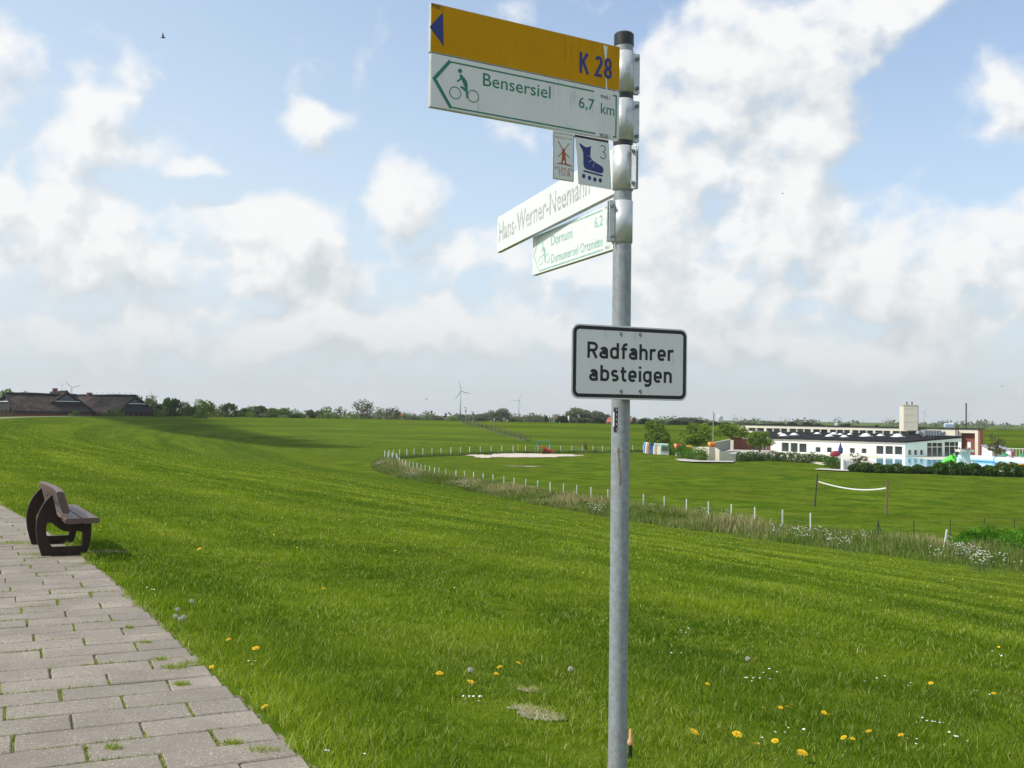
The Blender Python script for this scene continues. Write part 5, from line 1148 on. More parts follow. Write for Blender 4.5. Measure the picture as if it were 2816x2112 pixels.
# chimney tower
tp = at(2505, 1115, 203); tw = 38 / FPX * 203; tb = at(2505, 1176, 203)
twr = empty('chimney_tower', (tp.x, tp.y + 1, bz), 'square cream chimney tower on the pool building roof', 'tower')
mb = MB(); mb.box((tp.x, tp.y + 1.2, (tp.z + bz - .5) / 2), (tw, 2.8, tp.z - bz + .5), R(-4)); mb.build('shaft', MT['cream'], twr)
mb = MB(); mb.box((tp.x, tp.y + 1.2, tp.z + .05), (tw + .12, 2.95, .14), R(-4)); mb.build('coping', MT['concrete'], twr)
mb = MB(); mb.box((tp.x + tw / 2 + .12, tp.y + 1.35, (tp.z + bz - .5) / 2), (.22, 2.6, tp.z - bz + .4), R(-4)); mb.build('red_side', MT['red_frame'], twr)
for dx in (-.55, .45): mb = MB(); mb.tube([(tp.x + dx, tp.y + .6, tp.z + .1), (tp.x + dx, tp.y + .6, tp.z + .75)], .12, 7); mb.build('vent_pipe', MT['wood_dark'], twr)
for zz in (.27, .58, .86): mb = MB(); mb.box((tp.x, tp.y - .21, bz + (tp.z - bz) * zz), (tw * .98, .04, .06), R(-4)); mb.build('joint_line', MT['concrete'], twr)
# roof plant: aluminium duct, two dark pipes, solar panel
p = at(2560, 1189, 189); e = empty('roof_duct', (p.x, p.y, p.z - .6), 'grey ribbed roof ventilation box beside the skylights', 'roof vent'); mb = MB(); mb.box((p.x, p.y, p.z - .1), (3.3, 1.3, 1.0), R(8)); mb.build('casing', MT['galv'], e, bevel=.06)
for k in range(6): mb = MB(); mb.box((p.x - 1.35 + k * .54, p.y - .67 + (k - 2.5) * .075, p.z - .1), (.07, .06, 1.04), R(8)); mb.build('rib', MT['alu'], e)
for sx_ in (-1, 1): mb = MB(); mb.box((p.x + sx_ * 2.1, p.y + sx_ * .3, p.z - .25), (1.1, 1.0, .55), R(8), ry=sx_ * -.45); mb.build('duct_end', MT['galv'], e)
p = at(2616, 1170, 197); e = empty('roof_panel', (p.x, p.y, bz), 'pale blue tilted panel box on the hall roof', 'roof panel'); mb = MB(); mb.box((p.x, p.y + 1, p.z), (1.7, .8, .65), rx=.2); mb.build('panel', flat('pale_blue_panel', (0.55, 0.66, 0.80), .3), e); mb = MB(); mb.box((p.x, p.y + 1.1, bz + .35), (1.3, .5, .6)); mb.build('stand', MT['galv'], e)
for dx, lab in ((0, 'left one of two dark flue pipes in front of the hall fascia'), (1, 'right one of two dark flue pipes in front of the hall fascia')):
    p = at(2629 + dx * 5.5, 1173, 191); e = empty('flue_pipe', (p.x, p.y, p.z - 2.6), lab, 'pipe', 'dark flue pipes'); mb = MB(); mb.tube([(p.x, p.y, p.z - 2.3), (p.x, p.y, p.z)], .11, 8); mb.build('flue', MT['wood_dark'], e); mb = MB(); mb.tube([(p.x, p.y, p.z), (p.x, p.y, p.z + .12)], .16, 8); mb.build('cowl', MT['wood_dark'], e)
p = at(2657, 1112, 215); e = empty('mast', (p.x, p.y, FLOOR), 'tall thin brown mast right of the chimney tower', 'mast'); mb = MB(); mb.box((p.x, p.y, (p.z + FLOOR) / 2), (.22, .22, p.z - FLOOR)); mb.build('pole', flat('mast_brown', (0.12, 0.07, 0.06), .7), e); mb = MB(); mb.box((p.x, p.y - .02, p.z + .1), (.3, .3, .2)); mb.build('cap', MT['wood_dark'], e)
# brick wall and opening at the left end
pl_ = Plane((fl(2015, 1243).x, fl(2015, 1243).y), (hall_L.x - .1, hall_L.y + .3), FLOOR)
lw = empty('brick_wing', (pl_.o.x, pl_.o.y, FLOOR), 'red brick side wing with dark doorway and cream beam at the left of the hall', 'building')
hh = pl_.hit(2040, 1207)[1]
dr = (pl_.hit(px6(1355), 1240)[0], pl_.hit(px6(1390), 1240)[0], 0, 2.1); dr2 = (pl_.hit(px6(1430), 1240)[0], pl_.hit(px6(1500), 1240)[0], 0, 2.2)
wall_with_holes(pl_, 0, pl_.L, -.2, hh, [dr, dr2], .3).build('brick_front', MT['brick_red'], lw); window(pl_, dr, lw, .08, name='door', inset=.2); window(pl_, dr2, lw, .08, name='glazed_door', inset=.2, nx=2)
mb = MB(); mb.box(pl_.pt(pl_.L * .62, hh + .2, .1), (pl_.L * .72, .5, .42), math.atan2(pl_.e.y, pl_.e.x)); mb.build('cream_beam', MT['cream'], lw)
mb = MB(); mb.box(pl_.pt(pl_.L / 2, hh + .07, -3.2), (pl_.L, 6, .14), math.atan2(pl_.e.y, pl_.e.x)); mb.build('roof', MT['roof_felt'], lw)
# ramp building at the right end
q0 = fl(2694, 1257); q1 = fl(2729, 1259); pr = Plane((q0.x + .4, q0.y), (q1.x, q1.y), FLOOR); h0 = pr.hit(2692, 1225)[1]; h1 = pr.hit(2726, 1241)[1]
e = empty('sloping_annexe', (q0.x, q0.y, FLOOR), 'low white annexe with grey roof sloping down to the right', 'building'); mb = MB(); mb.prism([(0, -.2), (pr.L, -.2), (pr.L, h1), (0, h0)], pr.o, pr.e, ZV, -pr.n, 4.0); mb.build('wall', MT['white_paint'], e)
mb = MB(); mb.prism([(-.1, h0 + .03), (pr.L + .15, h1 + .03), (pr.L + .15, h1 + .17), (-.1, h0 + .17)], pr.o + pr.n * .15, pr.e, ZV, -pr.n, 4.3); mb.build('roof', flat('grey_roof', (0.30, 0.31, 0.33), .7), e)
# railing right of the annexe
ra = fl(2733, 1253); rb = fl(2816 + 60, 1258); e = empty('white_railing', (ra.x, ra.y, FLOOR), 'white terrace railing behind the pool at the right edge', 'railing'); n = 16
tp0 = on_z(2733, 1238.5, FLOOR + 1.5)
for k in range(n + 1): p = ra.lerp(rb, k / n); mb = MB(); mb.box((p.x, p.y, FLOOR + .75), (.09, .09, 1.5)); mb.build('baluster', MT['frame_white'], e)
mb = MB(); mb.tube([ra + ZV * 1.5, rb + ZV * 1.5], .07, 6); mb.build('handrail', MT['frame_white'], e)
# ---------------------------------------------------------------- pool, deck, terrace
def poly_sheet(name, pts, mat, z, kind='structure', thick=None):
    mb = MB(); P3 = [Vector((p[0], p[1], z)) for p in pts]
    if thick: mb.prism([(p[0], p[1]) for p in pts], (0, 0, z - thick), (1, 0, 0), (0, 1, 0), (0, 0, 1), thick)
    else: mb.add(P3, [tuple(range(len(P3)))])
    o = mb.build(name, mat)
    return tag(o, kind=kind)
f_ = lambda px, py: (lambda p: (p.x, p.y))(on_z(px, py, FLOOR + .25))
deck = [f_(2120, 1254), f_(2330, 1282), f_(2400, 1290), f_(2900, 1300), f_(2960, 1262), f_(2690, 1252), (hall_R.x, hall_R.y), (hall_C.x, hall_C.y - .02), (hall_L.x, hall_L.y - .05)]
poly_sheet('pool_deck', deck, MT['concrete'], FLOOR + .27, thick=.35)
def mat_water():
    m_, t, p = new_mat('pool_water'); g = N(t, 'ShaderNodeNewGeometry'); n1 = N(t, 'ShaderNodeTexNoise', inp={'Scale': 1.1, 'Detail': 4.0}); t.links.new(g.outputs['Position'], n1.inputs['Vector'])
    c = mixc(t, smooth(t, n1.outputs['Fac'], .3, .7), (0.16, 0.52, 0.72), (0.24, 0.62, 0.80)); t.links.new(c, p.inputs['Base Color']); p.inputs['Roughness'].default_value = .07; p.inputs['Specular IOR Level'].default_value = .6
    bp = N(t, 'ShaderNodeBump', inp={'Strength': .12, 'Distance': .04}); t.links.new(n1.outputs['Fac'], bp.inputs['Height']); t.links.new(bp.outputs[0], p.inputs['Normal']); return m_
MT['water'] = mat_water()
pool = [f_(2376, 1262), f_(2440, 1284), f_(2560, 1290), f_(2860, 1296), f_(2860, 1274), f_(2650, 1264), f_(2560, 1264.5), (hall_C.x + .5, hall_C.y - .8)]
poly_sheet('pool_water', pool, MT['water'], FLOOR + .285)
f2 = lambda px, py: (lambda p: (p.x, p.y))(on_z(px, py, FLOOR + .3))
poly_sheet('pool_water', [f2(2640, 1266), f2(2860, 1278.5), f2(2860, 1272.5), f2(2640, 1262)], MT['concrete'], FLOOR + .30).name = 'pool_walkway'
# wooden-looking pale slope at pool left
pA = on_z(2350, 1283, FLOOR + .3)
# diving platform
p = on_z(2660, 1284, FLOOR + .3); e = empty('diving_platform', p, 'concrete diving platform with slanted leg and two handrails in front of the pool', 'diving platform')
hP = (at(2660, 1242, p.y).z - p.z); mb = MB(); mb.box((p.x - .2, p.y + .4, p.z + hP + .12), (1.9, 1.6, .32)); mb.build('platform', MT['concrete'], e)
mb = MB(); mb.prism([(-.75, hP), (.25, hP), (.95, 0), (.5, 0)], p + Vector((-.2, 0, 0)), (1, 0, 0), (0, 0, 1), (0, 1, 0), .8); mb.build('slanted_leg', MT['concrete'], e)
mb = MB(); mb.box((p.x + .62, p.y + .9, p.z + hP / 2), (.28, .28, hP)); mb.box((p.x - .85, p.y + .9, p.z + hP * .3), (.3, .3, hP * .6)); mb.build('support', MT['white_paint'], e)
for dx in (-.85, .45):
    mb = MB(); zt = p.z + hP + .28; mb.tube([(p.x + dx, p.y, zt), (p.x + dx, p.y, zt + 1.0), (p.x + dx + .06, p.y + 1.0, zt + 1.0), (p.x + dx + .06, p.y + 1.0, zt)], .045, 6); mb.tube([(p.x + dx, p.y, zt + .5), (p.x + dx + .06, p.y + 1, zt + .5)], .035, 6); mb.box((p.x + dx + .03, p.y + .5, zt + .62), (.05, .9, .7)); mb.build('handrail', MT['frame_white'], e)
mb = MB(); mb.box((p.x - .2, p.y - .25, p.z + hP + .34), (.6, 2.6, .07)); mb.build('board', MT['wood'], e)
# green inflatable hill with dark spots
p = on_z(2612, 1276, FLOOR + .3); e = empty('inflatable_hill', p, 'bright green spotted inflatable climbing hill floating in the pool', 'inflatable')
vs = []; n = 20; w = 24 / FPX * p.y * 1.05; hh = at(2620, 1247, p.y).z - p.z
for i in range(9):
    f = i / 8.0; r = (1 - f ** 1.6) * .95 + .16 * (f < .99) * (1 - f); sx_ = .42 * f
    for k in range(n): a = 2 * math.pi * k / n; rr = r * (1 + .05 * math.sin(3 * a)); vs.append((p.x + w * (rr * math.cos(a) * 1.0 + sx_), p.y + w * .8 * rr * math.sin(a), p.z + hh * (f if i else -.03)))
vs.append((p.x + w * .42, p.y, p.z + hh * 1.02)); fs = [(i * n + k, i * n + (k + 1) % n, (i + 1) * n + (k + 1) % n, (i + 1) * n + k) for i in range(8) for k in range(n)] + [(8 * n + k, 8 * n + (k + 1) % n, 9 * n) for k in range(n)]
GRN = flat('bright_green_vinyl', (0.10, 0.62, 0.05), .3); mb = MB(); mb.add(vs, fs); body = mb.build('hill_body', GRN, e, smooth=True)
for (dx, dz, dy) in ((.55, .75, -.42), (.15, .68, -.50), (.35, .45, -.62), (.72, .42, -.62), (-.1, .3, -.72), (.9, .22, -.7), (.45, .22, -.78), (.1, .86, -.35)):
    mb = MB(); mb.tube([(p.x + w * dx, p.y + w * dy, p.z + hh * dz), (p.x + w * dx, p.y + w * dy - .14, p.z + hh * dz)], .13, 8); mb.build('grip', flat('dark_green_grip', (0.02, 0.10, 0.02), .5), e)
mb = MB(); mb.tube([(p.x - w * .5, p.y - w * .9, p.z + .18), (p.x + w * 1.0, p.y - w * .9, p.z + .18)], .22, 10); mb.build('float_ring', GRN, e, smooth=True)
# rolled pool covers
BLW = flat('pale_blue_foil', (0.58, 0.70, 0.86), .35)
for (x0, x1, yc, yc1, r, lab) in ((2640, 2738, 1257.5, 1264, .46, 'long white-blue rolled pool cover on the left behind the diving platform'), (2741, 2880, 1266, 1274, .52, 'white-blue rolled pool cover with purple strap at the right edge')):
    a = on_z(x0, yc, FLOOR + .75); b = on_z(x1, yc1, FLOOR + .75); e = empty('rolled_pool_cover', (a.x, a.y, FLOOR + .27), lab, 'pool cover', 'rolled pool covers'); mb = MB(); mb.tube([a, b], r, 16); mb.build('roll', BLW, e, smooth=True)
    mb = MB(); d_ = (a - b).normalized(); mb.tube([a + d_ * .02, a + d_ * .1], r * 1.08, 16); mb.build('end_ring', flat('teal_ring', (0.10, 0.32, 0.38), .4), e)
    for f in (.12, .88): c_ = a.lerp(b, f); mb = MB(); mb.box((c_.x, c_.y, FLOOR + .4), (.25, 1.1, .3)); mb.build('cradle', MT['galv'], e)
    if x0 > 2700: c_ = a.lerp(b, .27); mb = MB(); mb.tube([c_ + Vector((-.45, -r, -.5)), c_ + Vector((-.1, -r * 1.02, 0)), c_ + Vector((.3, -r * .8, .6))], .13, 7); mb.build('purple_strap', flat('purple', (0.10, 0.03, 0.22), .5), e)
a = on_z(2778, 1250, FLOOR + 1.3); e = empty('water_toy', a, 'magenta and white rounded water toy above the rolled covers', 'pool toy'); mb = MB(); mb.tube([a + Vector((-.5, 0, 0)), a + Vector((0, 0, .1))], .52, 12); mb.build('white_drum', MT['frame_white'], e, smooth=True, bevel=.03); mb = MB(); mb.tube([a + Vector((.01, 0, .1)), a + Vector((.45, 0, .06))], [.55, .42], 12); mb.build('magenta_drum', flat('magenta', (0.42, 0.02, 0.22), .4), e, smooth=True)
for (px, py, lab) in ((2763, 1252, 'left green folded parasol hood near the railing'), (2812, 1254, 'right green parasol hood at the picture edge')):
    a = on_z(px, py, FLOOR + 1.4); e = empty('green_hood', a - ZV * 1.2, lab, 'parasol', 'green parasol hoods'); mb = MB(); mb.tube([a + ZV * -.1, a + ZV * .2, a + ZV * .4], [.65, .45, .05], 10); mb.build('canopy', flat('green_cloth', (0.03, 0.22, 0.10), .7), e); mb = MB(); mb.tube([a - ZV * 1.2, a - ZV * .1], .04, 6); mb.build('pole', MT['galv'], e)
a = on_z(2782, 1280, FLOOR + .35); e = empty('orange_raft', a, 'orange inflatable raft beside the right pool cover', 'inflatable'); mb = MB()
for dy in (-.5, 0, .5): mb.tube([a + Vector((-1.5, dy, .1)), a + Vector((1.4, dy, .1))], .22, 10)
mb.build('tubes', flat('orange_vinyl', (0.80, 0.32, 0.03), .4), e, smooth=True); mb = MB(); mb.tube([a + Vector((-1.3, -.7, .25)), a + Vector((-1.3, .7, .25))], .17, 8); mb.build('end_tube', flat('orange_vinyl', 0), e, smooth=True)
# blue closed parasol, pink tube slide end, white cabinet
a = on_z(2311, 1262, FLOOR + .3); e = empty('closed_parasol', a, 'closed dark blue parasol in front of the small hall windows', 'parasol'); hh = at(2311, 1217, a.y).z - a.z; mb = MB(); mb.tube([a, a + ZV * hh], .04, 6); mb.build('pole', MT['frame_white'], e); mb = MB(); mb.tube([a + ZV * (hh * .30), a + ZV * (hh * .45), a + ZV * (hh * .8), a + ZV * (hh * 1.0)], [.26, .36, .2, .04], 9); mb.build('canopy', flat('navy_cloth', (0.02, 0.045, 0.17), .8), e)
a = on_z(2297, 1262, FLOOR + .3); e = empty('pink_hood', a, 'dark pink rounded hood of a beach chair before the hall', 'beach chair'); mb = MB(); r = .75
for k in range(7): pass
mb.tube([a + Vector((-.7, 0, .55)), a + Vector((-.4, 0, .72)), a + Vector((.3, 0, .85)), a + Vector((.75, 0, .8))], [.30, .5, .48, .25], 12); mb.build('hood', flat('dark_pink', (0.24, 0.02, 0.04), .7), e, smooth=True); mb = MB(); mb.box(a + Vector((.3, 0, .2)), (.8, .7, .4)); mb.build('seat_base', MT['frame_white'], e)
a = fl(2333, 1294); e = empty('white_cabinet', a, 'white weathered cabinet box standing on the grass before the pool hedge', 'cabinet'); wd_ = 27 / FPX * a.y; hh = at(2333, 1265, a.y).z - a.z
mb = MB(); mb.box((a.x, a.y + .4, a.z + hh / 2), (wd_, .8, hh)); mb.build('body', MT['sign_white'], e, bevel=.03); mb = MB(); mb.box((a.x - wd_ * .5 - .08, a.y + .2, a.z + hh * .55), (.14, .9, hh * 1.1)); mb.build('left_panel', MT['frame_white'], e)
for k in range(3): mb = MB(); mb.box((a.x - wd_ * .3 + k * wd_ * .3, a.y - .012, a.z + hh * .78), (wd_ * .1, .02, .05)); mb.build('handle', MT['wood_dark'], e)
mb = MB(); mb.box((a.x + .05, a.y - .015, a.z + hh * .33), (wd_ * .9, .02, .03)); mb.build('seam', MT['galv'], e)
poly_sheet('stone_path', [(p.x, p.y) for p in (on_z(2238, 1293, FLOOR), on_z(2335, 1298, FLOOR), on_z(2333, 1294, FLOOR), on_z(2255, 1290, FLOOR))], MT['paving_pale'], FLOOR + .12)
# pale ramp from hall to cabinet
poly_sheet('pale_ramp', [(p.x, p.y) for p in (on_z(2390, 1265, FLOOR + .32), on_z(2433, 1281, FLOOR + .32), on_z(2385, 1283, FLOOR + .32), on_z(2372, 1266, FLOOR + .32))], MT['paving_pale'], FLOOR + .32)
# terrace: curved retaining wall, slanting glass balustrade, paving
c0 = fl(1875, 1262); tw_ = empty('retaining_wall', fl(1962, 1266), 'curved pale concrete retaining wall sweeping down to the right below the terrace', 'wall')
wp = [(1905, 1262, 1230), (1930, 1265, 1229), (1950, 1267, 1229), (1966, 1267, 1230), (1978, 1268, 1237), (1992, 1268, 1243), (2008, 1268, 1247), (2024, 1268, 1249)]
vs = []; fs = []
for (px, yb, yt) in wp:
    g = fl(px, yb); t_ = at(px, yt, g.y); vs += [(g.x, g.y, FLOOR - .2), (g.x, g.y, t_.z), (g.x, g.y + .35, t_.z), (g.x, g.y + .35, FLOOR - .2)]
for i in range(len(wp) - 1):
    for k in range(4): fs.append((i * 4 + k, i * 4 + (k + 1) % 4, i * 4 + 4 + (k + 1) % 4, i * 4 + 4 + k))
fs += [(0, 1, 2, 3), (31, 30, 29, 28)]
mb = MB(); mb.add(vs, fs); mb.build('wall_face', MT['concrete'], tw_, smooth=True)
tz = EYE; g0_ = fl(2024, 1268); tzz = at(2024, 1249, g0_.y).z
poly_sheet('terrace', [(g0_.x - 1.5, g0_.y + 6), (g0_.x + 9, g0_.y + 9), (hall_L.x + 1, hall_L.y - 1), (fl(2010, 1245).x - 3, hall_L.y + 4), (fl(1962, 1245).x, fl(1962, 1245).y + 4)], MT['paving_pale'], FLOOR + .55, thick=.7)
ps_ = Plane((fl(1966, 1256).x, fl(1966, 1256).y), (fl(2008, 1248).x, fl(2008, 1248).y), FLOOR); e = empty('slanted_balustrade', ps_.o, 'grey panelled balustrade rising to the right above the retaining wall', 'balustrade')
for k in range(4):
    a0 = ps_.L * k / 4 + .04; a1 = ps_.L * (k + 1) / 4 - .04; b = lambda a: ps_.hit(1966, 1218)[1] + (ps_.hit(2008, 1210)[1] - ps_.hit(1966, 1218)[1]) * a / ps_.L
    mb = MB(); mb.prism([(a0, .3 + .5 * a0 / ps_.L), (a1, .3 + .5 * a1 / ps_.L), (a1, b(a1)), (a0, b(a0))], ps_.o, ps_.e, ZV, -ps_.n, .06); mb.build('panel', flat('grey_panel', (0.24, 0.25, 0.21), .6), e)
mb = MB(); mb.prism([(0, b(0) + .01), (ps_.L, b(ps_.L) + .01), (ps_.L, b(ps_.L) + .16), (0, b(0) + .16)], ps_.o + ps_.n * .06, ps_.e, ZV, -ps_.n, .2); mb.build('top_rail', MT['concrete'], e)
for k in range(5): a0 = ps_.L * k / 4; mb = MB(); mb.box(ps_.pt(a0, b(a0) / 2, -.03), (.07, .09, b(a0)), math.atan2(ps_.e.y, ps_.e.x)); mb.build('stile', MT['concrete'], e)
mb = MB(); g = fl(2013, 1246); hh_ = at(2013, 1210, g.y).z - FLOOR; mb.box((g.x, g.y, FLOOR + hh_ / 2), (.45, .4, hh_)); o = mb.build('white_pillar', MT['cream']); tag(o, 'pale pillar between balustrade and brick wing', 'pillar')
poly_sheet('stone_path', [(p.x, p.y) for p in (on_z(1768, 1243, FLOOR + .3), on_z(1838, 1252, FLOOR + .2), on_z(1880, 1262, FLOOR + .1), on_z(1925, 1267.5, FLOOR + .05), on_z(2016, 1269, FLOOR + .05), on_z(2022, 1265, FLOOR + .05), on_z(2016, 1272, FLOOR + .05), on_z(1905, 1271, FLOOR + .05), on_z(1870, 1269, FLOOR + .05), on_z(1842, 1258, FLOOR + .1), on_z(1800, 1250, FLOOR + .2))], MT['paving_pale'], FLOOR + .14).name = 'garden_path'
# beach chairs in a stacked row
def beach_chair(loc, rz, cols, label, s=1.0, grp_='stacked hooded beach chairs'):
    e = empty('beach_chair', loc, label, 'beach chair', grp_, rz=rz); e.scale = (s, s, s)
    hood, side = cols
    mb = MB(); mb.prism([(-.45, .85), (.30, .80), (.42, 1.35), (.36, 1.62), (.15, 1.75), (-.30, 1.75), (-.52, 1.60)], (-.6, 0, 0), (0, 1, 0), (0, 0, 1), (1, 0, 0), 1.2); mb.build('hood', hood, e, local=True, bevel=.05)
    mb = MB(); mb.box((0, -.05, .42), (1.18, .78, .82)); mb.build('seat_box', MT['frame_white'], e, local=True, bevel=.03)
    for sx_ in (-1, 1): mb = MB(); mb.box((sx_ * .62, 0, .62), (.07, .9, 1.2)); mb.build('side_panel', side, e, local=True)
    mb = MB(); mb.box((0, -.47, 1.15), (.98, .05, .95)); mb.build('back_panel', flat('mesh_green_grey', (0.14, 0.19, 0.10), .8), e, local=True)
    return e
CB = [('sky_blue', (0.16, 0.40, 0.72)), ('white_cloth', (0.75, 0.74, 0.7)), ('orange_stripe', (0.65, 0.22, 0.08)), ('royal_blue', (0.03, 0.12, 0.45)), ('deep_blue', (0.03, 0.09, 0.30)), ('light_blue', (0.35, 0.60, 0.85)), ('tan_stripe', (0.55, 0.33, 0.14)), ('light_blue', (0.35, 0.60, 0.85)), ('mint_cloth', (0.40, 0.60, 0.42))]
LB = ['hooded beach chair with a sky blue edge, farthest left in the stacked row', 'beach chair with white hood, second from the left in the row', 'orange-red striped beach chair in the stacked row', 'royal blue beach chair next to the orange striped one', 'deep blue beach chair in the middle of the row', 'light blue beach chair right of the deep blue one', 'tan striped beach chair between two light blue ones', 'light blue beach chair just behind the mint one', 'nearest mint green hooded beach chair with grey-green back, right end of row']
for k in range(9):
    f = k / 8.0; px = 1781 + f * 45; py = 1246 + f * 5.5; g = on_z(px, py, FLOOR + .25)
    side = MT['frame_white'] if k in (1, 5, 7, 8) else flat(*CB[k])
    beach_chair((g.x, g.y, FLOOR + .25 if k < 9 else 0), R(4), (flat(*CB[k]), side), LB[k], 1.08)
mb = MB(); g = on_z(1775, 1246, FLOOR + .2)
for (px, py, col, lab, w) in ((1866, 1229, ('red_hood', (0.62, 0.07, 0.06)), 'red and yellow round hood behind the hedge right of the chairs', 24), (1896, 1234, ('orange_hood', (0.80, 0.40, 0.05)), 'orange-yellow round hood behind the hedge', 22), (1958, 1224, ('rust_hood', (0.60, 0.14, 0.03)), 'rust orange hood above the retaining wall right of the round tree', 20)):
    g = at(px, py, 167); e = empty('hooded_beach_chair', (g.x, g.y, FLOOR), lab, 'beach chair', 'hooded beach chairs behind the hedge'); ww = w / FPX * g.y
    mb = MB(); mb.tube([g + Vector((-ww * .5, 0, -.1)), g + Vector((-ww * .3, 0, 0)), g + Vector((ww * .3, 0, .02)), g + Vector((ww * .5, 0, 0))], [.3, .52, .5, .3], 12); mb.build('hood', flat(*col), e, smooth=True)
    mb = MB(); mb.tube([g + Vector((-ww * .42, -.1, -.05)), g + Vector((-ww * .30, -.1, -.0))], .54, 12); mb.build('hood_stripe', flat('yellow_stripe', (0.80, 0.55, 0.10), .7), e, smooth=True)
    mb = MB(); mb.box((g.x, g.y, FLOOR + .45), (ww * .6, .8, .9)); mb.build('seat_box', MT['frame_white'], e)
g = on_z(1911, 1238, FLOOR + 1.2); e = empty('white_chair', (g.x, g.y, FLOOR + .2), 'white slatted chair between orange hood and round tree', 'chair')
mb = MB(); mb.box((g.x, g.y, FLOOR + .9), (.6, .55, .07)); mb.build('seat', MT['frame_white'], e); mb = MB()
for k in range(4): mb.box((g.x, g.y + .27, FLOOR + 1.1 + k * .2), (.6, .05, .12))
mb.build('backrest', MT['frame_white'], e)
for sx_ in (-1, 1):
    for sy_ in (-1, 1): mb = MB(); mb.box((g.x + sx_ * .27, g.y + sy_ * .24, FLOOR + .55), (.05, .05, .7)); mb.build('leg', MT['frame_white'], e)
# garden trees, hedges, bushes
tree(1802, 1151, 68, 182, 'pool', 'upper round garden tree behind the stacked beach chairs', None, name='garden_tree', i=0)
tree(1816, 1186, 50, 176, 'pool', 'lower dark bushy tree touching the beach chairs', None, name='garden_tree', i=1)
tree(1918, 1158, 82, 172, 'pool', 'largest round garden tree left of the retaining wall', None, name='garden_tree', i=0)
tree(2012, 1164, 80, 200, 'flat', 'flat-topped tree with dark trunk before the brick wing', None, name='garden_tree')
tree(2090, 1182, 66, 187, 'pool', 'light garden tree at the left end of the white hall', None, name='garden_tree', i=0)
tree(2740, 1190, 46, 190, 'airy', 'sparse young tree right of the annexe', None, name='young_tree')
tree(2361, 1242, 50, 139, 'airy', 'sparse shrub between cabinet and pool', None, name='young_shrub', cat='shrub')
tree(1610, 1213, 11, 195, 'airy', 'lone little windswept tree on the far slope', None, name='small_tree')
def hedge(pts, h, w, n, mat, label, name='hedge', seed=1, size=.16, zoff=0):
    P = [on_z(px, py, FLOOR) for px, py in pts]; cs = []; q = np.random.RandomState(seed)
    L = sum((P[i + 1] - P[i]).length for i in range(len(P) - 1)); tot = 0; trunk = MB()
    for i in range(len(P) - 1):
        l = (P[i + 1] - P[i]).length; m_ = int(n * l / L); f = q.rand(m_)
        k = max(2, int(l / 1.1)); cen = [(P[i].lerp(P[i + 1], (j + .5) / k), h * q.uniform(.78, 1.12)) for j in range(k)]
        for c_, hh in cen:
            a = q.randn(m_ // k, 3); a /= np.linalg.norm(a, axis=1)[:, None]; r = .4 + .6 * q.rand(len(a)) ** .5
            z0 = gz(c_.x, c_.y) if zoff == 0 else FLOOR + zoff
            cs.append(a * r[:, None] * [.9, w, hh * .6] + [c_.x, c_.y, z0 + hh * .48])
        for j in range(k): c_ = cen[j][0]; trunk.tube([(c_.x, c_.y, c_.z - .2), (c_.x + .05, c_.y, c_.z + h * .5)], .05, 5, caps=False)
    C = np.concatenate(cs); C = C[C[:, 2] > FLOOR - .1]; V, Fq = leaf_quads(C, size + 0 * C[:, 0], seed)
    e = empty(name, (P[0].x, P[0].y, FLOOR), label, 'hedge'); t_ = np.clip(vnoise(C[:, 0] * 1.3, C[:, 2] * 3 + C[:, 1], seed) * .9 + q.rand(len(C)) * .3 - .1, 0, 1)
    o = mesh_np('foliage', V - np.array([P[0].x, P[0].y, FLOOR]), Fq, mat, e, attrs={'tint': np.repeat(t_, 4)}, k=4); trunk.build('stems', MT['bark'], e); return e
MT['hedge_dark'] = mat_leaf('hedge_leaves', (0.024, 0.062, 0.010), (0.105, 0.180, 0.030), .3); MT['hedge_mid'] = mat_leaf('hedge_leaves_light', (0.035, 0.10, 0.010), (0.16, 0.30, 0.035), .35)
hedge([(1840, 1252), (1868, 1260), (1905, 1265), (1940, 1268)], 2.1, 1.1, 9000, MT['hedge_mid'], 'bright hedge before the orange hoods, left of the retaining wall', seed=2)
hedge([(1925, 1266), (1958, 1266)], 1.2, .7, 1400, MT['hedge_dark'], 'small dark hedge at the foot of the retaining wall', seed=3)
hedge([(2026, 1268), (2090, 1267), (2160, 1269), (2230, 1273), (2275, 1277)], 1.5, 1.1, 9500, MT['hedge_dark'], 'dark low hedge in front of the white hall', seed=4)
hedge([(2276, 1281), (2310, 1292)], 1.5, 1.1, 2200, MT['hedge_dark'], 'dark rounded hedge left of the white cabinet', seed=5)
hedge([(2335, 1297), (2400, 1300), (2480, 1302), (2570, 1304)], 1.1, .9, 9500, MT['hedge_dark'], 'left half of the low dark hedge along the pool', seed=6, size=.18)
hedge([(2570, 1305), (2660, 1308), (2740, 1311), (2860, 1315)], 1.5, 1.1, 12000, MT['hedge_dark'], 'right thicker half of the dark hedge along the pool', seed=7, size=.2)
MT['bright_bush'] = mat_leaf('bright_bush_leaves', (0.035, 0.12, 0.006), (0.16, 0.38, 0.030), .4)
P0 = [on_z(px, py, FLOOR) for px, py in ((2640, 1520), (2690, 1532), (2760, 1540), (2850, 1545), (2940, 1550))]; cs = []; q = np.random.RandomState(9); e = empty('large_bush', (P0[1].x, P0[1].y, gz(P0[1].x, P0[1].y)), 'large bright green rose-like bush behind the tall grass at right', 'bush'); tr_ = MB()
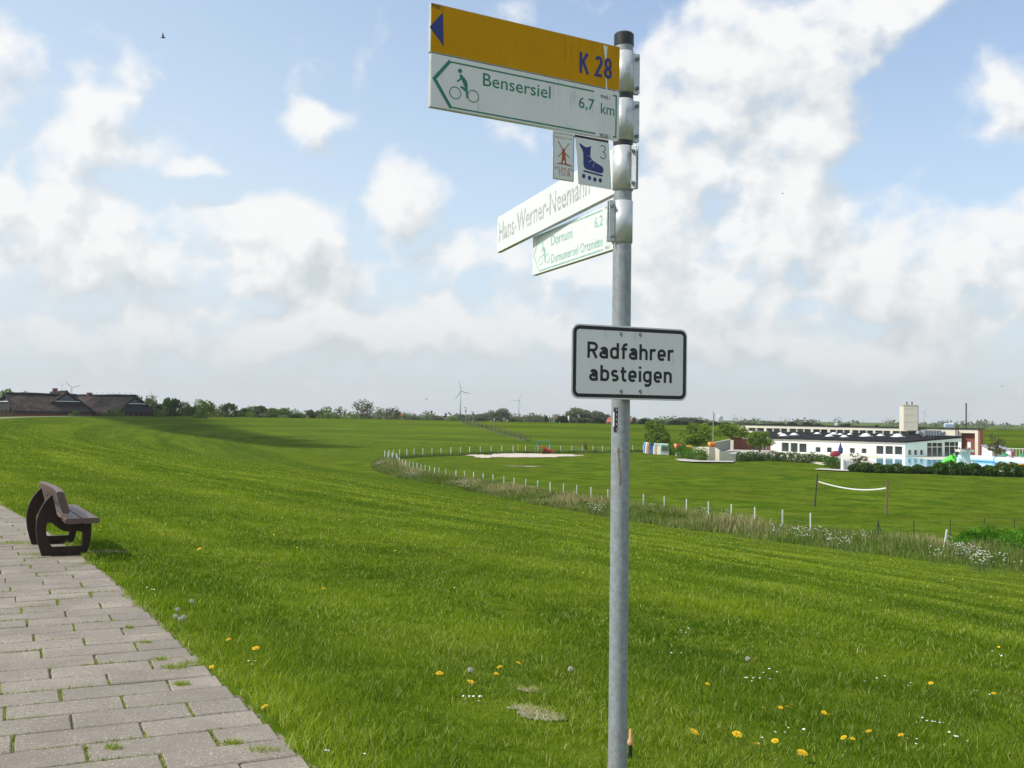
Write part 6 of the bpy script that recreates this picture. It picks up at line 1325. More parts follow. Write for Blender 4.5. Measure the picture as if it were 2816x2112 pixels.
for i in range(64):
    f = q.rand() * 3.99; c_ = P0[int(f)].lerp(P0[int(f) + 1], f % 1); z0 = gz(c_.x, c_.y); hh = q.uniform(.9, 1.75) * (.7 if f < .4 else 1)
    a = q.randn(420, 3); a /= np.linalg.norm(a, axis=1)[:, None]; r = .35 + .65 * q.rand(420) ** .5; cs.append(a * r[:, None] * [.5, .6, hh * .42] + [c_.x, c_.y + q.uniform(-.5, .6), z0 + hh * .55]); tr_.tube([(c_.x, c_.y, z0), (c_.x + .1, c_.y, z0 + hh * .6)], .02, 4)
C = np.concatenate(cs); V, Fq = leaf_quads(C, .085 + 0 * C[:, 0], 4); o = mesh_np('foliage', V - np.array(e.location), Fq, MT['bright_bush'], e, attrs={'tint': np.repeat(np.clip(vnoise(C[:, 0] * 2.5, C[:, 2] * 5, 8) * .8 + q.rand(len(C)) * .35, 0, 1), 4)}, k=4); tr_.build('stems', MT['bark'], e)

# ---------------------------------------------------------------- playground
def sandp(px, py, wpx, hpx, name, seed, label=None, mat='sand', jag=.25):
    c = on_z(px, py, FLOOR); d = c.y; rx = wpx / 2 / FPX * d; y0 = on_z(px, py + hpx / 2, FLOOR).y; y1 = on_z(px, py - hpx / 2, FLOOR).y
    return soil_patch_at(c.x, (y0 + y1) / 2, rx, (y1 - y0) / 2, name, mat, seed, jag)
def soil_patch_at(cx, cy, rx, ry, name, mat, seed, jag):
    q = random.Random(seed); ph = [q.uniform(0, 6.28) for _ in range(5)]; n = 64; XY = [(cx, cy)]
    for r in range(1, 9):
        for k in range(n):
            a = 2 * math.pi * k / n; rr = r / 8 * (1 + jag * (math.sin(3 * a + ph[0]) * .4 + math.sin(7 * a + ph[1]) * .3 + math.sin(13 * a + ph[2]) * .25)); XY.append((cx + rx * rr * math.cos(a), cy + ry * rr * math.sin(a)))
    A_ = np.array(XY); Z = ground_z(A_[:, 0], A_[:, 1]) + .05; fs = [(0, 1 + k, 1 + (k + 1) % n) for k in range(n)]
    for r in range(7): fs += [(1 + r * n + k, 1 + (r + 1) * n + k, 1 + (r + 1) * n + (k + 1) % n, 1 + r * n + (k + 1) % n) for k in range(n)]
    mb = MB(); mb.add([(x, y, z) for (x, y), z in zip(XY, Z)], fs); return tag(mb.build(name, MT[mat], smooth=True), kind='structure')
sandp(1460, 1254.5, 250, 10, 'sand_pit', 3); sandp(1300, 1253, 40, 3, 'sand_strip', 5, jag=.5); sandp(1445, 1281, 90, 2.2, 'sand_strip', 6, jag=.8, mat='soil'); sandp(1340, 1256, 80, 7, 'sand_strip', 8, jag=.4)
g = fl(1503, 1249); e = empty('red_slide', g, 'faded red playground slide standing on the sand pit', 'slide'); RED = flat('faded_red', (0.55, 0.05, 0.025), .5); u_ = 1 / FPX * g.y
mb = MB(); mb.prism([(-15 * u_, 18 * u_), (-9 * u_, 20 * u_), (0, 15 * u_), (14 * u_, 11 * u_), (19 * u_, 7 * u_), (19 * u_, 1 * u_), (15 * u_, 0), (14 * u_, 6 * u_), (2 * u_, 8 * u_), (-8 * u_, 15 * u_), (-14 * u_, 15 * u_)], g, (1, 0, 0), (0, 0, 1), (0, 1, 0), .7); mb.build('chute', RED, e, bevel=.02)
mb = MB(); mb.prism([(-9 * u_, 0), (12 * u_, 0), (13 * u_, 5.5 * u_), (2 * u_, 7.5 * u_), (-8 * u_, 14 * u_)], g + Vector((0, .06, 0)), (1, 0, 0), (0, 0, 1), (0, 1, 0), .58); mb.build('side_box', flat('dark_red_side', (0.10, 0.015, 0.012), .7), e)
for dy in (.05, .6): mb = MB(); mb.tube([g + Vector((-16 * u_, dy, 0)), g + Vector((-13 * u_, dy, 17 * u_))], .03, 6); mb.build('ladder_rail', RED, e)
for k in range(4): mb = MB(); f = .2 + k * .2; mb.tube([g + Vector((-(16 - 3 * f) * u_, .05, 17 * u_ * f)), g + Vector((-(16 - 3 * f) * u_, .6, 17 * u_ * f))], .02, 5); mb.build('rung', RED, e)
# swing frame
BLU = flat('blue_green_paint', (0.07, 0.24, 0.27), .6); g = fl(1470, 1240); u_ = 1 / FPX * g.y; e = empty('swing_frame', g, 'blue-green steel swing frame behind the red slide', 'swing'); top = 27 * u_
for (bx, by, tx) in ((0, -.8, 8), (8, .8, 8), (44, -.8, 40), (48, .8, 41)):
    mb = MB(); mb.tube([g + Vector((bx * u_, by, 0)), g + Vector((tx * u_, 0, top))], .055, 7); mb.build('leg', BLU, e)
mb = MB(); mb.tube([g + Vector((7 * u_, 0, top)), g + Vector((42 * u_, 0, top))], .06, 7); mb.build('top_bar', BLU, e)
for x in (4, 44): mb = MB(); mb.tube([g + Vector(((x - 3 if x < 20 else x) * u_, -.45, top * .45)), g + Vector(((x + 4 if x < 20 else x + 2) * u_, .45, top * .45))], .035, 6); mb.build('cross_bar', BLU, e)
for x in (18, 22, 30, 34): mb = MB(); mb.tube([g + Vector((x * u_, 0, top)), g + Vector((x * u_, 0, top * .2))], .012, 4); mb.build('chain', MT['wire'], e)
for x in (18, 30): mb = MB(); mb.box(g + Vector(((x + 2) * u_, 0, top * .2)), (4.4 * u_, .2, .04)); mb.build('swing_seat', MT['black_plastic'], e)
g = fl(1425, 1241); mb = MB(); hh = at(1425, 1223, g.y).z - g.z; mb.tube([g, g + ZV * hh], .07, 7); mb.box(g + ZV * (hh + .03), (.2, .2, .06)); tag(mb.build('yellow_post', flat('yellow_paint', (0.60, 0.42, 0.04), .6)), 'short yellow post by the far fence left of the swing', 'post')
g = fl(1583, 1243); e = empty('low_bars', g, 'low pale green horizontal bar on two posts right of the slide', 'play bar'); mb = MB(); mb.tube([g + Vector((-.9, 0, .5)), g + Vector((.9, 0, .5))], .03, 6); mb.build('bar', BLU, e)
for s in (-1, 1): mb = MB(); mb.tube([g + Vector((s * .88, 0, 0)), g + Vector((s * .88, 0, .5))], .03, 6); mb.build('upright', BLU, e)
g = fl(1637, 1244); e = empty('spring_rocker', g, 'small dark red spring rocker toy on the far meadow', 'spring rocker'); mb = MB(); mb.prism([(-.35, .25), (.35, .25), (.42, .5), (.2, .42), (0, .55), (-.2, .42), (-.42, .5)], g, (1, 0, 0), (0, 0, 1), (0, 1, 0), .2); mb.build('body', flat('dark_red_side', 0), e); mb = MB(); mb.tube([g, g + ZV * .27], .09, 8); mb.build('spring', MT['wood_dark'], e)
# volleyball net
a = fl(2240, 1392); b = fl(2437, 1415); ta = at(2248, 1303, a.y); tb_ = at(2441, 1320, b.y)
e = empty('volleyball_net', a, 'volleyball net with two wooden posts and a sagging white top band', 'net')
mb = MB(); mb.tube([a - ZV * .1, ta], [.065, .055], 9); mb.build('post', MT['wood_dark'], e); mb = MB(); mb.tube([b - ZV * .1, tb_], [.07, .06], 9); mb.build('post', MT['wood'], e)
n0 = at(2249.5, 1324, a.y); n1 = at(2436, 1342, b.y); pts = []
for i in range(17): f = i / 16; p = n0.lerp(n1, f); p.z -= .30 * 4 * f * (1 - f) * (1 + .35 * (f - .5)); pts.append(p)
mb = MB()
for i in range(16):
    p, q_ = pts[i], pts[i + 1]; mb.add([p + ZV * .045, q_ + ZV * .045, q_ - ZV * .045, p - ZV * .045, p + ZV * .045 + Vector((0, .02, 0)), q_ + ZV * .045 + Vector((0, .02, 0)), q_ - ZV * .045 + Vector((0, .02, 0)), p - ZV * .045 + Vector((0, .02, 0))], [(0, 1, 2, 3), (7, 6, 5, 4), (0, 4, 5, 1), (3, 2, 6, 7)])
mb.build('net_band', MT['frame_white'], e)
# ---------------------------------------------------------------- things on and beyond the far crest
def post_thing(px, yb, yt, Y, name, label, cat, parts, grp_=None):
    b = at(px, yb, Y); z0 = gz(b.x, b.y) - .2; t_ = at(px, yt, Y); e = empty(name, (b.x, b.y, z0), label, cat, grp_)
    mb = MB(); mb.tube([(b.x, b.y, z0), (b.x, b.y, t_.z)], .09, 7); mb.build('pole', MT['galv'], e); parts(e, t_, Y / FPX); return e
def lamp(e, t_, u): mb = MB(); mb.box(t_ + Vector((-2.2 * u, 0, -.05)), (5 * u, .3, .14)); mb.build('lamp_head', MT['galv'], e); mb = MB(); mb.tube([t_ + Vector((0, -.1, -10.5 * u)), t_ + Vector((0, -.3, -10.5 * u))], 2.4 * u, 10); mb.build('red_disc', flat('signal_red', (0.5, 0.02, 0.02), .5), e)
post_thing(1281, 1158, 1120, 284, 'lamp_post', 'slim lamp post with a red round disc beside the tallest turbine', 'lamp post', lamp)
def lamp2(e, t_, u): mb = MB(); mb.box(t_ + Vector((-2.4 * u, 0, 0)), (6 * u, .3, .2), ry=.2); mb.build('lamp_head', MT['galv'], e); mb = MB(); mb.box(t_ + Vector((.4 * u, -.1, -4.5 * u)), (3.0 * u, .3, 8 * u)); mb.build('dark_box', MT['wood_dark'], e)
post_thing(1301, 1158, 1133, 284, 'lamp_post', 'shorter dark lamp post right of the one with the red disc', 'lamp post', lamp2)
def disc(col, r=3.0, dz=0):
    def f(e, t_, u): mb = MB(); mb.tube([t_ + Vector((0, -.12, -r * u)), t_ + Vector((0, -.16, -r * u))], r * u, 12); mb.build('sign_face', flat(*col), e)
    return f
post_thing(1359, 1158, 1151, 275, 'round_sign', 'small white round sign left of two road signs on the far crest', 'sign', disc(('sign_face_white', (0.75, 0.75, 0.75)), 2.0)); post_thing(1386, 1159, 1150, 274, 'round_sign', 'grey back of a round road sign on the far crest', 'sign', disc(('sign_face_grey', (0.35, 0.38, 0.36)), 2.8)); post_thing(1394, 1160, 1154, 273, 'round_sign', 'white road sign with red centre on the far crest', 'sign', disc(('sign_face_red', (0.70, 0.35, 0.32)), 2.6))
post_thing(1105, 1154, 1138, 300, 'road_sign', 'red and white sign above the bush left of the far crest', 'sign', disc(('sign_face_orange', (0.70, 0.12, 0.06)), 3.2)); post_thing(1524, 1163, 1143, 268, 'striped_sign', 'sign with reddish top and white lower plate between banners', 'sign', disc(('sign_face_pink', (0.60, 0.22, 0.18)), 3.6))
def banner(w, h):
    def f(e, t_, u):
        mb = MB(); vs = []
        for i in range(5): vs += [t_ + Vector((-w * u * (.2 + .25 * i), -.03 * math.sin(i * 1.5) * 6, -.15 * i * .2)), t_ + Vector((-w * u * (.2 + .2 * i), -.03 * math.sin(i * 1.5) * 6, -h * u + .1 * i))]
        fs = [(2 * i, 2 * i + 2, 2 * i + 3, 2 * i + 1) for i in range(4)]; mb.add(vs, fs); o = mb.build('banner_cloth', MT['cloth_white'], e); sd = o.modifiers.new('thickness', 'SOLIDIFY'); sd.thickness = .03
    return f
post_thing(1510, 1163, 1142, 268, 'banner_pole', 'left white banner on the far crest', 'banner', banner(4, 9), 'white banners on the far crest'); post_thing(1566, 1165, 1143, 265, 'banner_pole', 'right white banner on the far crest, beside the dark shrub', 'banner', banner(4.5, 14), 'white banners on the far crest')
post_thing(1539, 1165, 1159, 262, 'marker_post', 'short white marker post between the banners', 'post', lambda e, t_, u: None)
post_thing(1226, 1155, 1137, 288, 'marker_post', 'dark narrow post behind the parked bicycle', 'post', lambda e, t_, u: (MB().box(t_ - ZV * .5, (.5, .2, 1.2))).build('board', MT['wood_dark'], e))
def flag(px, yb, yt, Y, w, h, label, thick=.07):
    b = at(px, yb, Y); t_ = at(px, yt, Y); z0 = gz(b.x, b.y) if Y < 250 else b.z - 3; e = empty('flag_pole', (b.x, b.y, z0), label, 'flag'); mb = MB(); mb.tube([(b.x, b.y, z0), (b.x, b.y, t_.z)], thick, 8); mb.tube([(b.x, b.y, t_.z), (b.x, b.y, t_.z + .15)], .1, 8); mb.build('pole', MT['turbine'], e)
    u = Y / FPX; mb = MB(); vs = []; n = 12; m_ = 6
    for i in range(n + 1):
        for j in range(m_ + 1):
            f, g_ = i / n, j / m_; vs.append(Vector((b.x + f * w * u, b.y + .14 * math.sin(f * 7 + g_ * 2) * f, t_.z - (3 + 0 * f) * u - g_ * h * u * (1 - .35 * f) - f * 9 * u * (h / 22.0) + .1 * math.sin(f * 9))))
    fs = [(i * (m_ + 1) + j, (i + 1) * (m_ + 1) + j, (i + 1) * (m_ + 1) + j + 1, i * (m_ + 1) + j + 1) for i in range(n) for j in range(m_)]
    mb.add(vs, fs); o = mb.build('flag_cloth', MT['cloth_white'], e, smooth=True); sd = o.modifiers.new('thickness', 'SOLIDIFY'); sd.thickness = .02
flag(1961, 1206, 1133, 212, 27, 24, 'white flag blowing right on a tall pole behind the garden trees')
flag(2294, 1172, 1156, 240, 12, 13, 'small white pennant like a sail showing above the pool hall roof')
# lifted seawards stairs on the far slope
P0_ = on_ground(1268, 1161); P1_ = on_ground(1452, 1213); e = empty('dike_stairs', P0_, 'stairs with a dark handrail running down the far dike slope', 'stairs')
d_ = Vector((P1_.x - P0_.x, P1_.y - P0_.y, 0)); nst = 60; tr_ = MB()
for k in range(nst):
    f = (k + .5) / nst; x, y = P0_.x + d_.x * f, P0_.y + d_.y * f; tr_.box((x, y, gz(x, y) + .06), (d_.length / nst * .96, .8, .14), math.atan2(d_.y, d_.x))
tr_.build('steps', flat('stair_concrete', (0.15, 0.145, 0.10), .9), e)
for sd_ in (-.5, .5):
    nn = Vector((-d_.y, d_.x, 0)).normalized() * sd_; pts = []
    for k in range(16): f = k / 15; x, y = P0_.x + d_.x * f + nn.x, P0_.y + d_.y * f + nn.y; pts.append(Vector((x, y, gz(x, y) + .95))); mb = MB(); mb.tube([(x, y, gz(x, y)), (x, y, gz(x, y) + .95)], .05, 5); mb.build('rail_post', MT['wood_dark'], e)
    mb = MB(); mb.tube(pts, .07, 5); mb.build('handrail', MT['wood_dark'], e)
# bicycle parked on the crest
b = on_ground(1222, 1156.5); e = empty('parked_bicycle', b, 'dark bicycle with bags parked on the dike crest', 'bicycle', rz=.3)
def ring(c, r, th, n=18): 
    mb = MB(); mb.tube([Vector(c) + Vector((r * math.cos(2 * math.pi * k / n), 0, r * math.sin(2 * math.pi * k / n))) for k in range(n + 1)], th, 5, caps=False); return mb
for x in (-.55, .55): ring((x, 0, .35), .34, .03).build('wheel', MT['black_plastic'], e, local=True)
mb = MB(); mb.tube([(-.55, 0, .35), (-.15, 0, .85), (.42, 0, .9), (.55, 0, .35)], .03, 6); mb.tube([(-.15, 0, .85), (0, 0, .3), (.42, 0, .9)], .03, 6); mb.tube([(-.55, 0, .35), (0, 0, .3)], .025, 6); mb.build('frame', flat('dark_frame', (0.03, 0.03, 0.035), .4), e, local=True)
mb = MB(); mb.box((-.2, 0, .93), (.28, .16, .07)); mb.build('saddle', MT['black_plastic'], e, local=True); mb = MB(); mb.tube([(.42, -.28, 1.02), (.38, 0, 1.05), (.42, .28, 1.02)], .02, 6); mb.build('handlebar', MT['galv'], e, local=True)
for s_ in (-1, 1): mb = MB(); mb.box((-.6, s_ * .17, .55), (.38, .15, .36)); mb.build('pannier', flat('pannier_red_brown', (0.14, 0.04, 0.03), .8), e, local=True, bevel=.03)
mb = MB(); mb.box((-.15, .05, 1.15), (.45, .3, .4)); mb.build('bundle', flat('dark_cloth', (0.02, 0.02, 0.025), .9), e, local=True, bevel=.06)
# birds; the upper left one stands in for a flying insect
def bird(px, py, Y, span, label, flap=.35, mat='wood_dark', yaw=0.3):
    c = at(px, py, Y); e = empty('bird', c, label, 'bird', rz=yaw); s = span
    mb = MB(); mb.tube([(-.28 * s, 0, 0), (-.12 * s, 0, .01 * s), (.08 * s, 0, .01 * s), (.2 * s, 0, .02 * s), (.27 * s, 0, .015 * s)], [.01 * s, .05 * s, .06 * s, .035 * s, .006 * s], 8); mb.build('body', MT[mat], e, local=True, smooth=True)
    for sg in (-1, 1): mb = MB(); mb.prism([(-.09 * s, 0), (.08 * s, 0), (.05 * s, .24 * s), (-.02 * s, .5 * s), (-.09 * s, .25 * s)], (0, 0, .02 * s), (1, 0, 0), Vector((0, sg * math.cos(flap), math.sin(flap))), (0, 0, 1), .012 * s); mb.build('wing', MT[mat], e, local=True)
bird(449, 104, 30, .30, 'dark flying insect, shaped as a bird, high in the blue at upper left', .9, yaw=.2); bird(2152, 533, 40, .16, 'tiny dark bird in front of the big right cloud', .5); bird(2756, 1063, 60, .32, 'dark bird flying low above the horizon at right', .2, yaw=1.5); bird(1172, 1098, 200, 1.1, 'white gull above the horizon left of the tallest turbine', .7, 'frame_white')
# ---------------------------------------------------------------- signpost
PX, PY = .352, 3.345                      # pole centre
PZ0 = gz(PX, PY)
spost = empty('signpost', (PX, PY, PZ0), 'grey metal signpost with yellow, white and small signs and a black cap', 'signpost')
ztop = at(1716, 92, PY).z
lean = (at(1716, 100, PY).x - PX) / (ztop - EYE)
pole_at = lambda z: Vector((PX + (z - EYE) * lean, PY, z))
mb = MB(); mb.tube([pole_at(PZ0 - .3), pole_at(EYE - .6), pole_at(EYE), pole_at(ztop - .03)], .030, 40); mb.build('pole', MT['galv'], spost, smooth=True)
mb = MB(); mb.tube([pole_at(ztop - .042), pole_at(ztop - .006), pole_at(ztop)], [.0325, .0325, .027], 32); mb.build('cap', MT['black_plastic'], spost, smooth=True)
def zat(py, px=1712): return at(px, py, PY - .03).z
def clamp(z1, z0, fdir, label=None, bolts=2, nut=True):
    """half shells closed by two flanges; fdir = direction the flange sticks out (unit xy)"""
    c0, c1 = pole_at(z0), pole_at(z1); f = Vector((fdir[0], fdir[1], 0)).normalized(); s = Vector((-f.y, f.x, 0))
    mb = MB(); n = 28; R_ = .0335; vs = []
    for z, c in ((z0, c0), (z1, c1)):
        for k in range(n + 1):
            a = R(14) + (2 * math.pi - R(28)) * k / n; vs.append((c.x + R_ * (f.x * math.cos(a) + s.x * math.sin(a)), c.y + R_ * (f.y * math.cos(a) + s.y * math.sin(a)), z))
    fs = [(k, k + 1, n + 2 + k, n + 1 + k) for k in range(n)]; mb.add(vs, fs)
    o = mb.build('clamp', MT['alu'], spost, smooth=True); sd = o.modifiers.new('thickness', 'SOLIDIFY'); sd.thickness = .003
    mb = MB(); zc = (z0 + z1) / 2; cc = pole_at(zc); ang_ = math.atan2(f.y, f.x)
    for g in (-.0065, .0065): mb.box(cc + f * .042 + s * g, (.022, .003, z1 - z0 - .002), ang_)
    fl_ = mb.build('flange', MT['alu'], o, bevel=.0008)
    for k in range(bolts):
        zb = z0 + (z1 - z0) * (.14 + .72 * k); c = pole_at(zb) + f * .043; mb = MB(); mb.tube([c - s * .024, c + s * .018], .0034, 8); mb.tube([c - s * .0085, c - s * .0155], .0068, 6); mb.tube([c + s * .0085, c + s * .013], .0068, 6); mb.build('bolt', MT['galv'], o)
    return o
UD = Vector((-.855, -.52, 0)).normalized()        # direction of the upper signs, from the pole to the left
clamp(zat(137), zat(250), (1, .25)); clamp(zat(268), zat(383), (1, .25)); cl3 = clamp(zat(398), zat(519), (.85, -.6)); clamp(zat(549), zat(664), (-.93, -.42))
mb = MB()
for (z0_, z1_) in ((zat(383), zat(398)), (zat(253), zat(267))): mb.tube([pole_at(z0_), pole_at(z1_)], .0322, 28)
mb.build('rubber_band', MT['black_plastic'], spost, smooth=True)

def rounded(w0, w1, h0, h1, r, n=7):
    P = []
    for (cx, cy, a0) in ((w1 - r, h1 - r, 0), (w0 + r, h1 - r, 90), (w0 + r, h0 + r, 180), (w1 - r, h0 + r, 270)):
        for k in range(n + 1): a = R(a0 + 90 * k / n); P.append((cx + r * math.cos(a), cy + r * math.sin(a)))
    return P
def flat_poly(pl, poly, off, name, mat, parent, th=.0004):
    mb = MB(); mb.prism(poly, pl.pt(0, 0, off), pl.e, ZV, pl.n, th); return mb.build(name, mat, parent)
def stroke(mb, pl, pts, w, off, th=.0003, closed=False):
    """ribbon of constant width along a polyline, mitred"""
    P = [Vector((a, b)) for a, b in pts]; n = len(P); Lp = []; Rp = []
    for i in range(n):
        if closed: d0 = (P[i] - P[i - 1]).normalized(); d1 = (P[(i + 1) % n] - P[i]).normalized()
        else: d0 = (P[i] - P[i - 1]).normalized() if i else (P[1] - P[0]).normalized(); d1 = (P[i + 1] - P[i]).normalized() if i < n - 1 else d0
        n0 = Vector((-d0.y, d0.x)); n1 = Vector((-d1.y, d1.x)); m_ = (n0 + n1); m_ = m_ / max(m_.length_squared, .35) * 2
        Lp.append(P[i] + m_ * w); Rp.append(P[i] - m_ * w)
    seg = n if closed else n - 1; vs = []
    for o_ in (off, off + th): vs += [pl.pt(p.x, p.y, o_) for p in Lp] + [pl.pt(p.x, p.y, o_) for p in Rp]
    fs = []
    for i in range(seg): j = (i + 1) % n; fs += [(2 * n + i, 2 * n + j, 3 * n + j, 3 * n + i), (i, j, 2 * n + j, 2 * n + i), (n + j, n + i, 3 * n + i, 3 * n + j)]
    if not closed: fs += [(0, 2 * n, 3 * n, n), (n - 1, 2 * n - 1, 4 * n - 1, 3 * n - 1)]
    mb.add(vs, fs)
def arc(cx, cy, rx, ry, a0, a1, n=10): return [(cx + rx * math.cos(R(a0 + (a1 - a0) * k / n)), cy + ry * math.sin(R(a0 + (a1 - a0) * k / n))) for k in range(n + 1)]
def stad(cx, rx, y0, y1): return arc(cx, y1 - rx, rx, rx, 0, 180, 10) + arc(cx, y0 + rx, rx, rx, 180, 360, 10)
GLY = {   # skeletons: cap height 1, stroke .14
 'R': (.60, [[(.08, 0), (.08, .93), (.33, .93)] + arc(.33, .71, .20, .22, 80, -80)[0:] + [(.30, .49), (.08, .49)], [(.31, .49), (.53, 0)]]),
 'a': (.53, [arc(.26, .47, .17, .18, 155, 10, 8) + [(.43, .40), (.43, 0)], [(.43, .385), (.24, .385)] + arc(.24, .2275, .165, .1575, 90, 270, 10) + [(.34, .075), (.43, .14)]]),
 'd': (.55, [stad(.26, .185, .07, .65) + ['c'], [(.445, 0), (.445, 1)]]), 'b': (.55, [stad(.285, .185, .07, .65) + ['c'], [(.10, 0), (.10, 1)]]),
 'f': (.37, [[(.15, 0), (.15, .74)] + arc(.31, .77, .16, .16, 170, 95, 6) + [(.37, .93)], [(.02, .64), (.35, .64)]]),
 'h': (.53, [[(.08, 0), (.08, 1)], [(.08, .40)] + arc(.255, .47, .175, .18, 165, 0, 10) + [(.43, 0)]]),
 'n': (.53, [[(.08, 0), (.08, .72)], [(.08, .40)] + arc(.255, .47, .175, .18, 165, 0, 10) + [(.43, 0)]]),
 'r': (.38, [[(.08, 0), (.08, .72)], [(.08, .38)] + arc(.27, .46, .19, .19, 165, 62, 8)]),
 'e': (.53, [[(.085, .34), (.435, .34), (.435, .46)] + arc(.26, .465, .175, .185, 0, 180, 10) + arc(.26, .255, .175, .185, 180, 318, 9)]),
 's': (.48, [arc(.24, .505, .15, .145, 35, 265, 12) + arc(.24, .215, .16, .145, 85, -145, 12)]),
 't': (.37, [[(.15, .92), (.15, .23)] + arc(.29, .22, .14, .15, 190, 265, 6) + [(.35, .07)], [(.01, .64), (.34, .64)]]),
 'i': (.19, [[(.095, 0), (.095, .72)], [(.095, .85), (.095, 1.0)]]),
 'g': (.55, [stad(.26, .185, .07, .65) + ['c'], [(.445, .72), (.445, .0)] + arc(.26, -.03, .185, .18, 0, -140, 12)]),
 'K': (.58, [[(.08, 0), (.08, 1)], [(.50, 1), (.10, .40)], [(.22, .60), (.54, 0)]]), ' ': (.22, []),
 '2': (.52, [arc(.26, .74, .17, .19, 165, -25, 12) + [(.08, .07), (.47, .07)]]), '8': (.52, [arc(.26, .715, .155, .215, 0, 360, 18)[:-1] + ['c'], arc(.26, .275, .175, .205, 0, 360, 18)[:-1] + ['c']]),
 '3': (.52, [arc(.24, .74, .16, .19, 150, -80, 12) + arc(.24, .28, .19, .21, 80, -150, 12)]),
}
def text_strokes(pl, s, a0, a1, b0, cap, off, mat, parent, name='lettering', weight=.178, gap=.085):
    wt = sum(GLY[c][0] + gap for c in s) - gap; kx = (a1 - a0) / (wt - .16 * 1) ; x = -.04; mb = MB(); i_ = 0
    for c in s:
        w, st__ = GLY[c]
        for st_ in st__:
            closed = st_[-1] == 'c'; pts = st_[:-1] if closed else st_
            stroke(mb, pl, [(a0 + (x + px_) * kx, b0 + py_ * cap) for px_, py_ in pts], weight * cap / 2 * 1.0, off + i_ * .00012, closed=closed); i_ = (i_ + 1) % 3
        x += w + gap
    return mb.build(name, mat, parent)
def text_font(pl, s, a0, a1, b0, b1, off, mat, parent, name='lettering', slope=0.0, extr=.0003, bold=0.0, shear=0.0):
    """built-in font, fitted into a box on the sign face"""
    cu = bpy.data.curves.new('txt', 'FONT'); cu.body = s; cu.extrude = 0; cu.resolution_u = 3; cu.offset = bold; cu.shear = shear
    ob = bpy.data.objects.new('txt', cu); COL.objects.link(ob); dg = bpy.context.evaluated_depsgraph_get(); me = bpy.data.meshes.new_from_object(ob.evaluated_get(dg)); bpy.data.objects.remove(ob)
    xs = [v.co.x for v in me.vertices]; ys = [v.co.y for v in me.vertices]; x0, x1, y0, y1 = min(xs), max(xs), min(ys), max(ys)
    base = spost if parent is None else parent; o3 = wloc(base)
    for v in me.vertices:
        a = a0 + (v.co.x - x0) / (x1 - x0) * (a1 - a0); b = b0 + (v.co.y - y0) / (y1 - y0) * (b1 - b0) + slope * (a - a0); v.co = pl.pt(a, b, off) - o3
    me.materials.clear(); me.materials.append(mat); me.name = name; o = bpy.data.objects.new(name, me); COL.objects.link(o); o.parent = base; return o

# upper pair: they come towards the viewer at their left end
UL = at(1181, 289, 2.94); UR = at(1702, 389, 3.275); up = Plane((UL.x, UL.y), (UR.x, UR.y), (UL.z + UR.z) / 2)
YT = (at(1179, 2, 2.94).z + at(1702, 133, 3.275).z) / 2 - up.o.z; YM = (at(1180, 141, 2.94).z + at(1702, 256, 3.275).z) / 2 - up.o.z
def board(pl, a0, a1, b0, b1, th, mat, name, label, edge=MT['edge'], r=.002):
    e = empty(name, pl.pt(a0, b0), parent=spost); e.location = pl.pt(a0, b0) - wloc(spost); e['label'] = label
    mb = MB(); mb.prism(rounded(a0, a1, b0, b1, r, 2), pl.pt(0, 0, -th), pl.e, ZV, pl.n, th - .001); mb.build('board_core', edge, e)
    flat_poly(pl, rounded(a0 + .0015, a1 - .0015, b0 + .0015, b1 - .0015, r, 2), -.001, 'face', mat, e, .001); return e
yb0 = YM
ysign = board(up, 0, up.L, yb0 + .003, YT, .016, MT['sign_yellow'], 'yellow_sign', 'yellow sign with blue arrow and K 28')
wsign = board(up, 0.003, up.L, 0, yb0, .016, MT['sign_film'], 'cycle_route_sign', 'white cycle route sign reading Bensersiel 6,7 km')
Z1 = lambda x, y: up.hit(1150 + x / 2.949, y / 2.949)
def polyZ(pl, fn, pts, off, name, mat, parent, th=.0004): return flat_poly(pl, [fn(*p) for p in pts], off, name, mat, parent, th)
polyZ(up, Z1, [(92, 218), (200, 100), (207, 375)], .0003, 'arrow', MT['blue_ink'], ysign)
k0 = Z1(1312, 590); k1 = Z1(1556, 640); kt = Z1(1312, 420)
text_strokes(up, 'K 28', k0[0], k1[0], k0[1], kt[1] - k0[1], .0004, MT['blue_ink'], ysign, weight=.15)
n0 = Z1(103, 62); n1 = Z1(203, 75); n2 = Z1(103, 22); text_font(up, '9948E.1', n0[0], n1[0], n0[1], n2[1], .0004, MT['black_ink'], ysign)
mb = MB(); mb.prism([Z1(*p) for p in ((1497, 368), (1533, 378), (1524, 480), (1514, 480))], up.pt(0, 0, .0012), up.e, ZV, up.n, .0004); mb.prism([Z1(*p) for p in ((1516, 480), (1522, 480), (1528, 640), (1533, 742), (1521, 738), (1520, 640))], up.pt(0, 0, .0002), up.e, ZV, up.n, .0004); mb.build('tape_strip', MT['tape'], ysign)
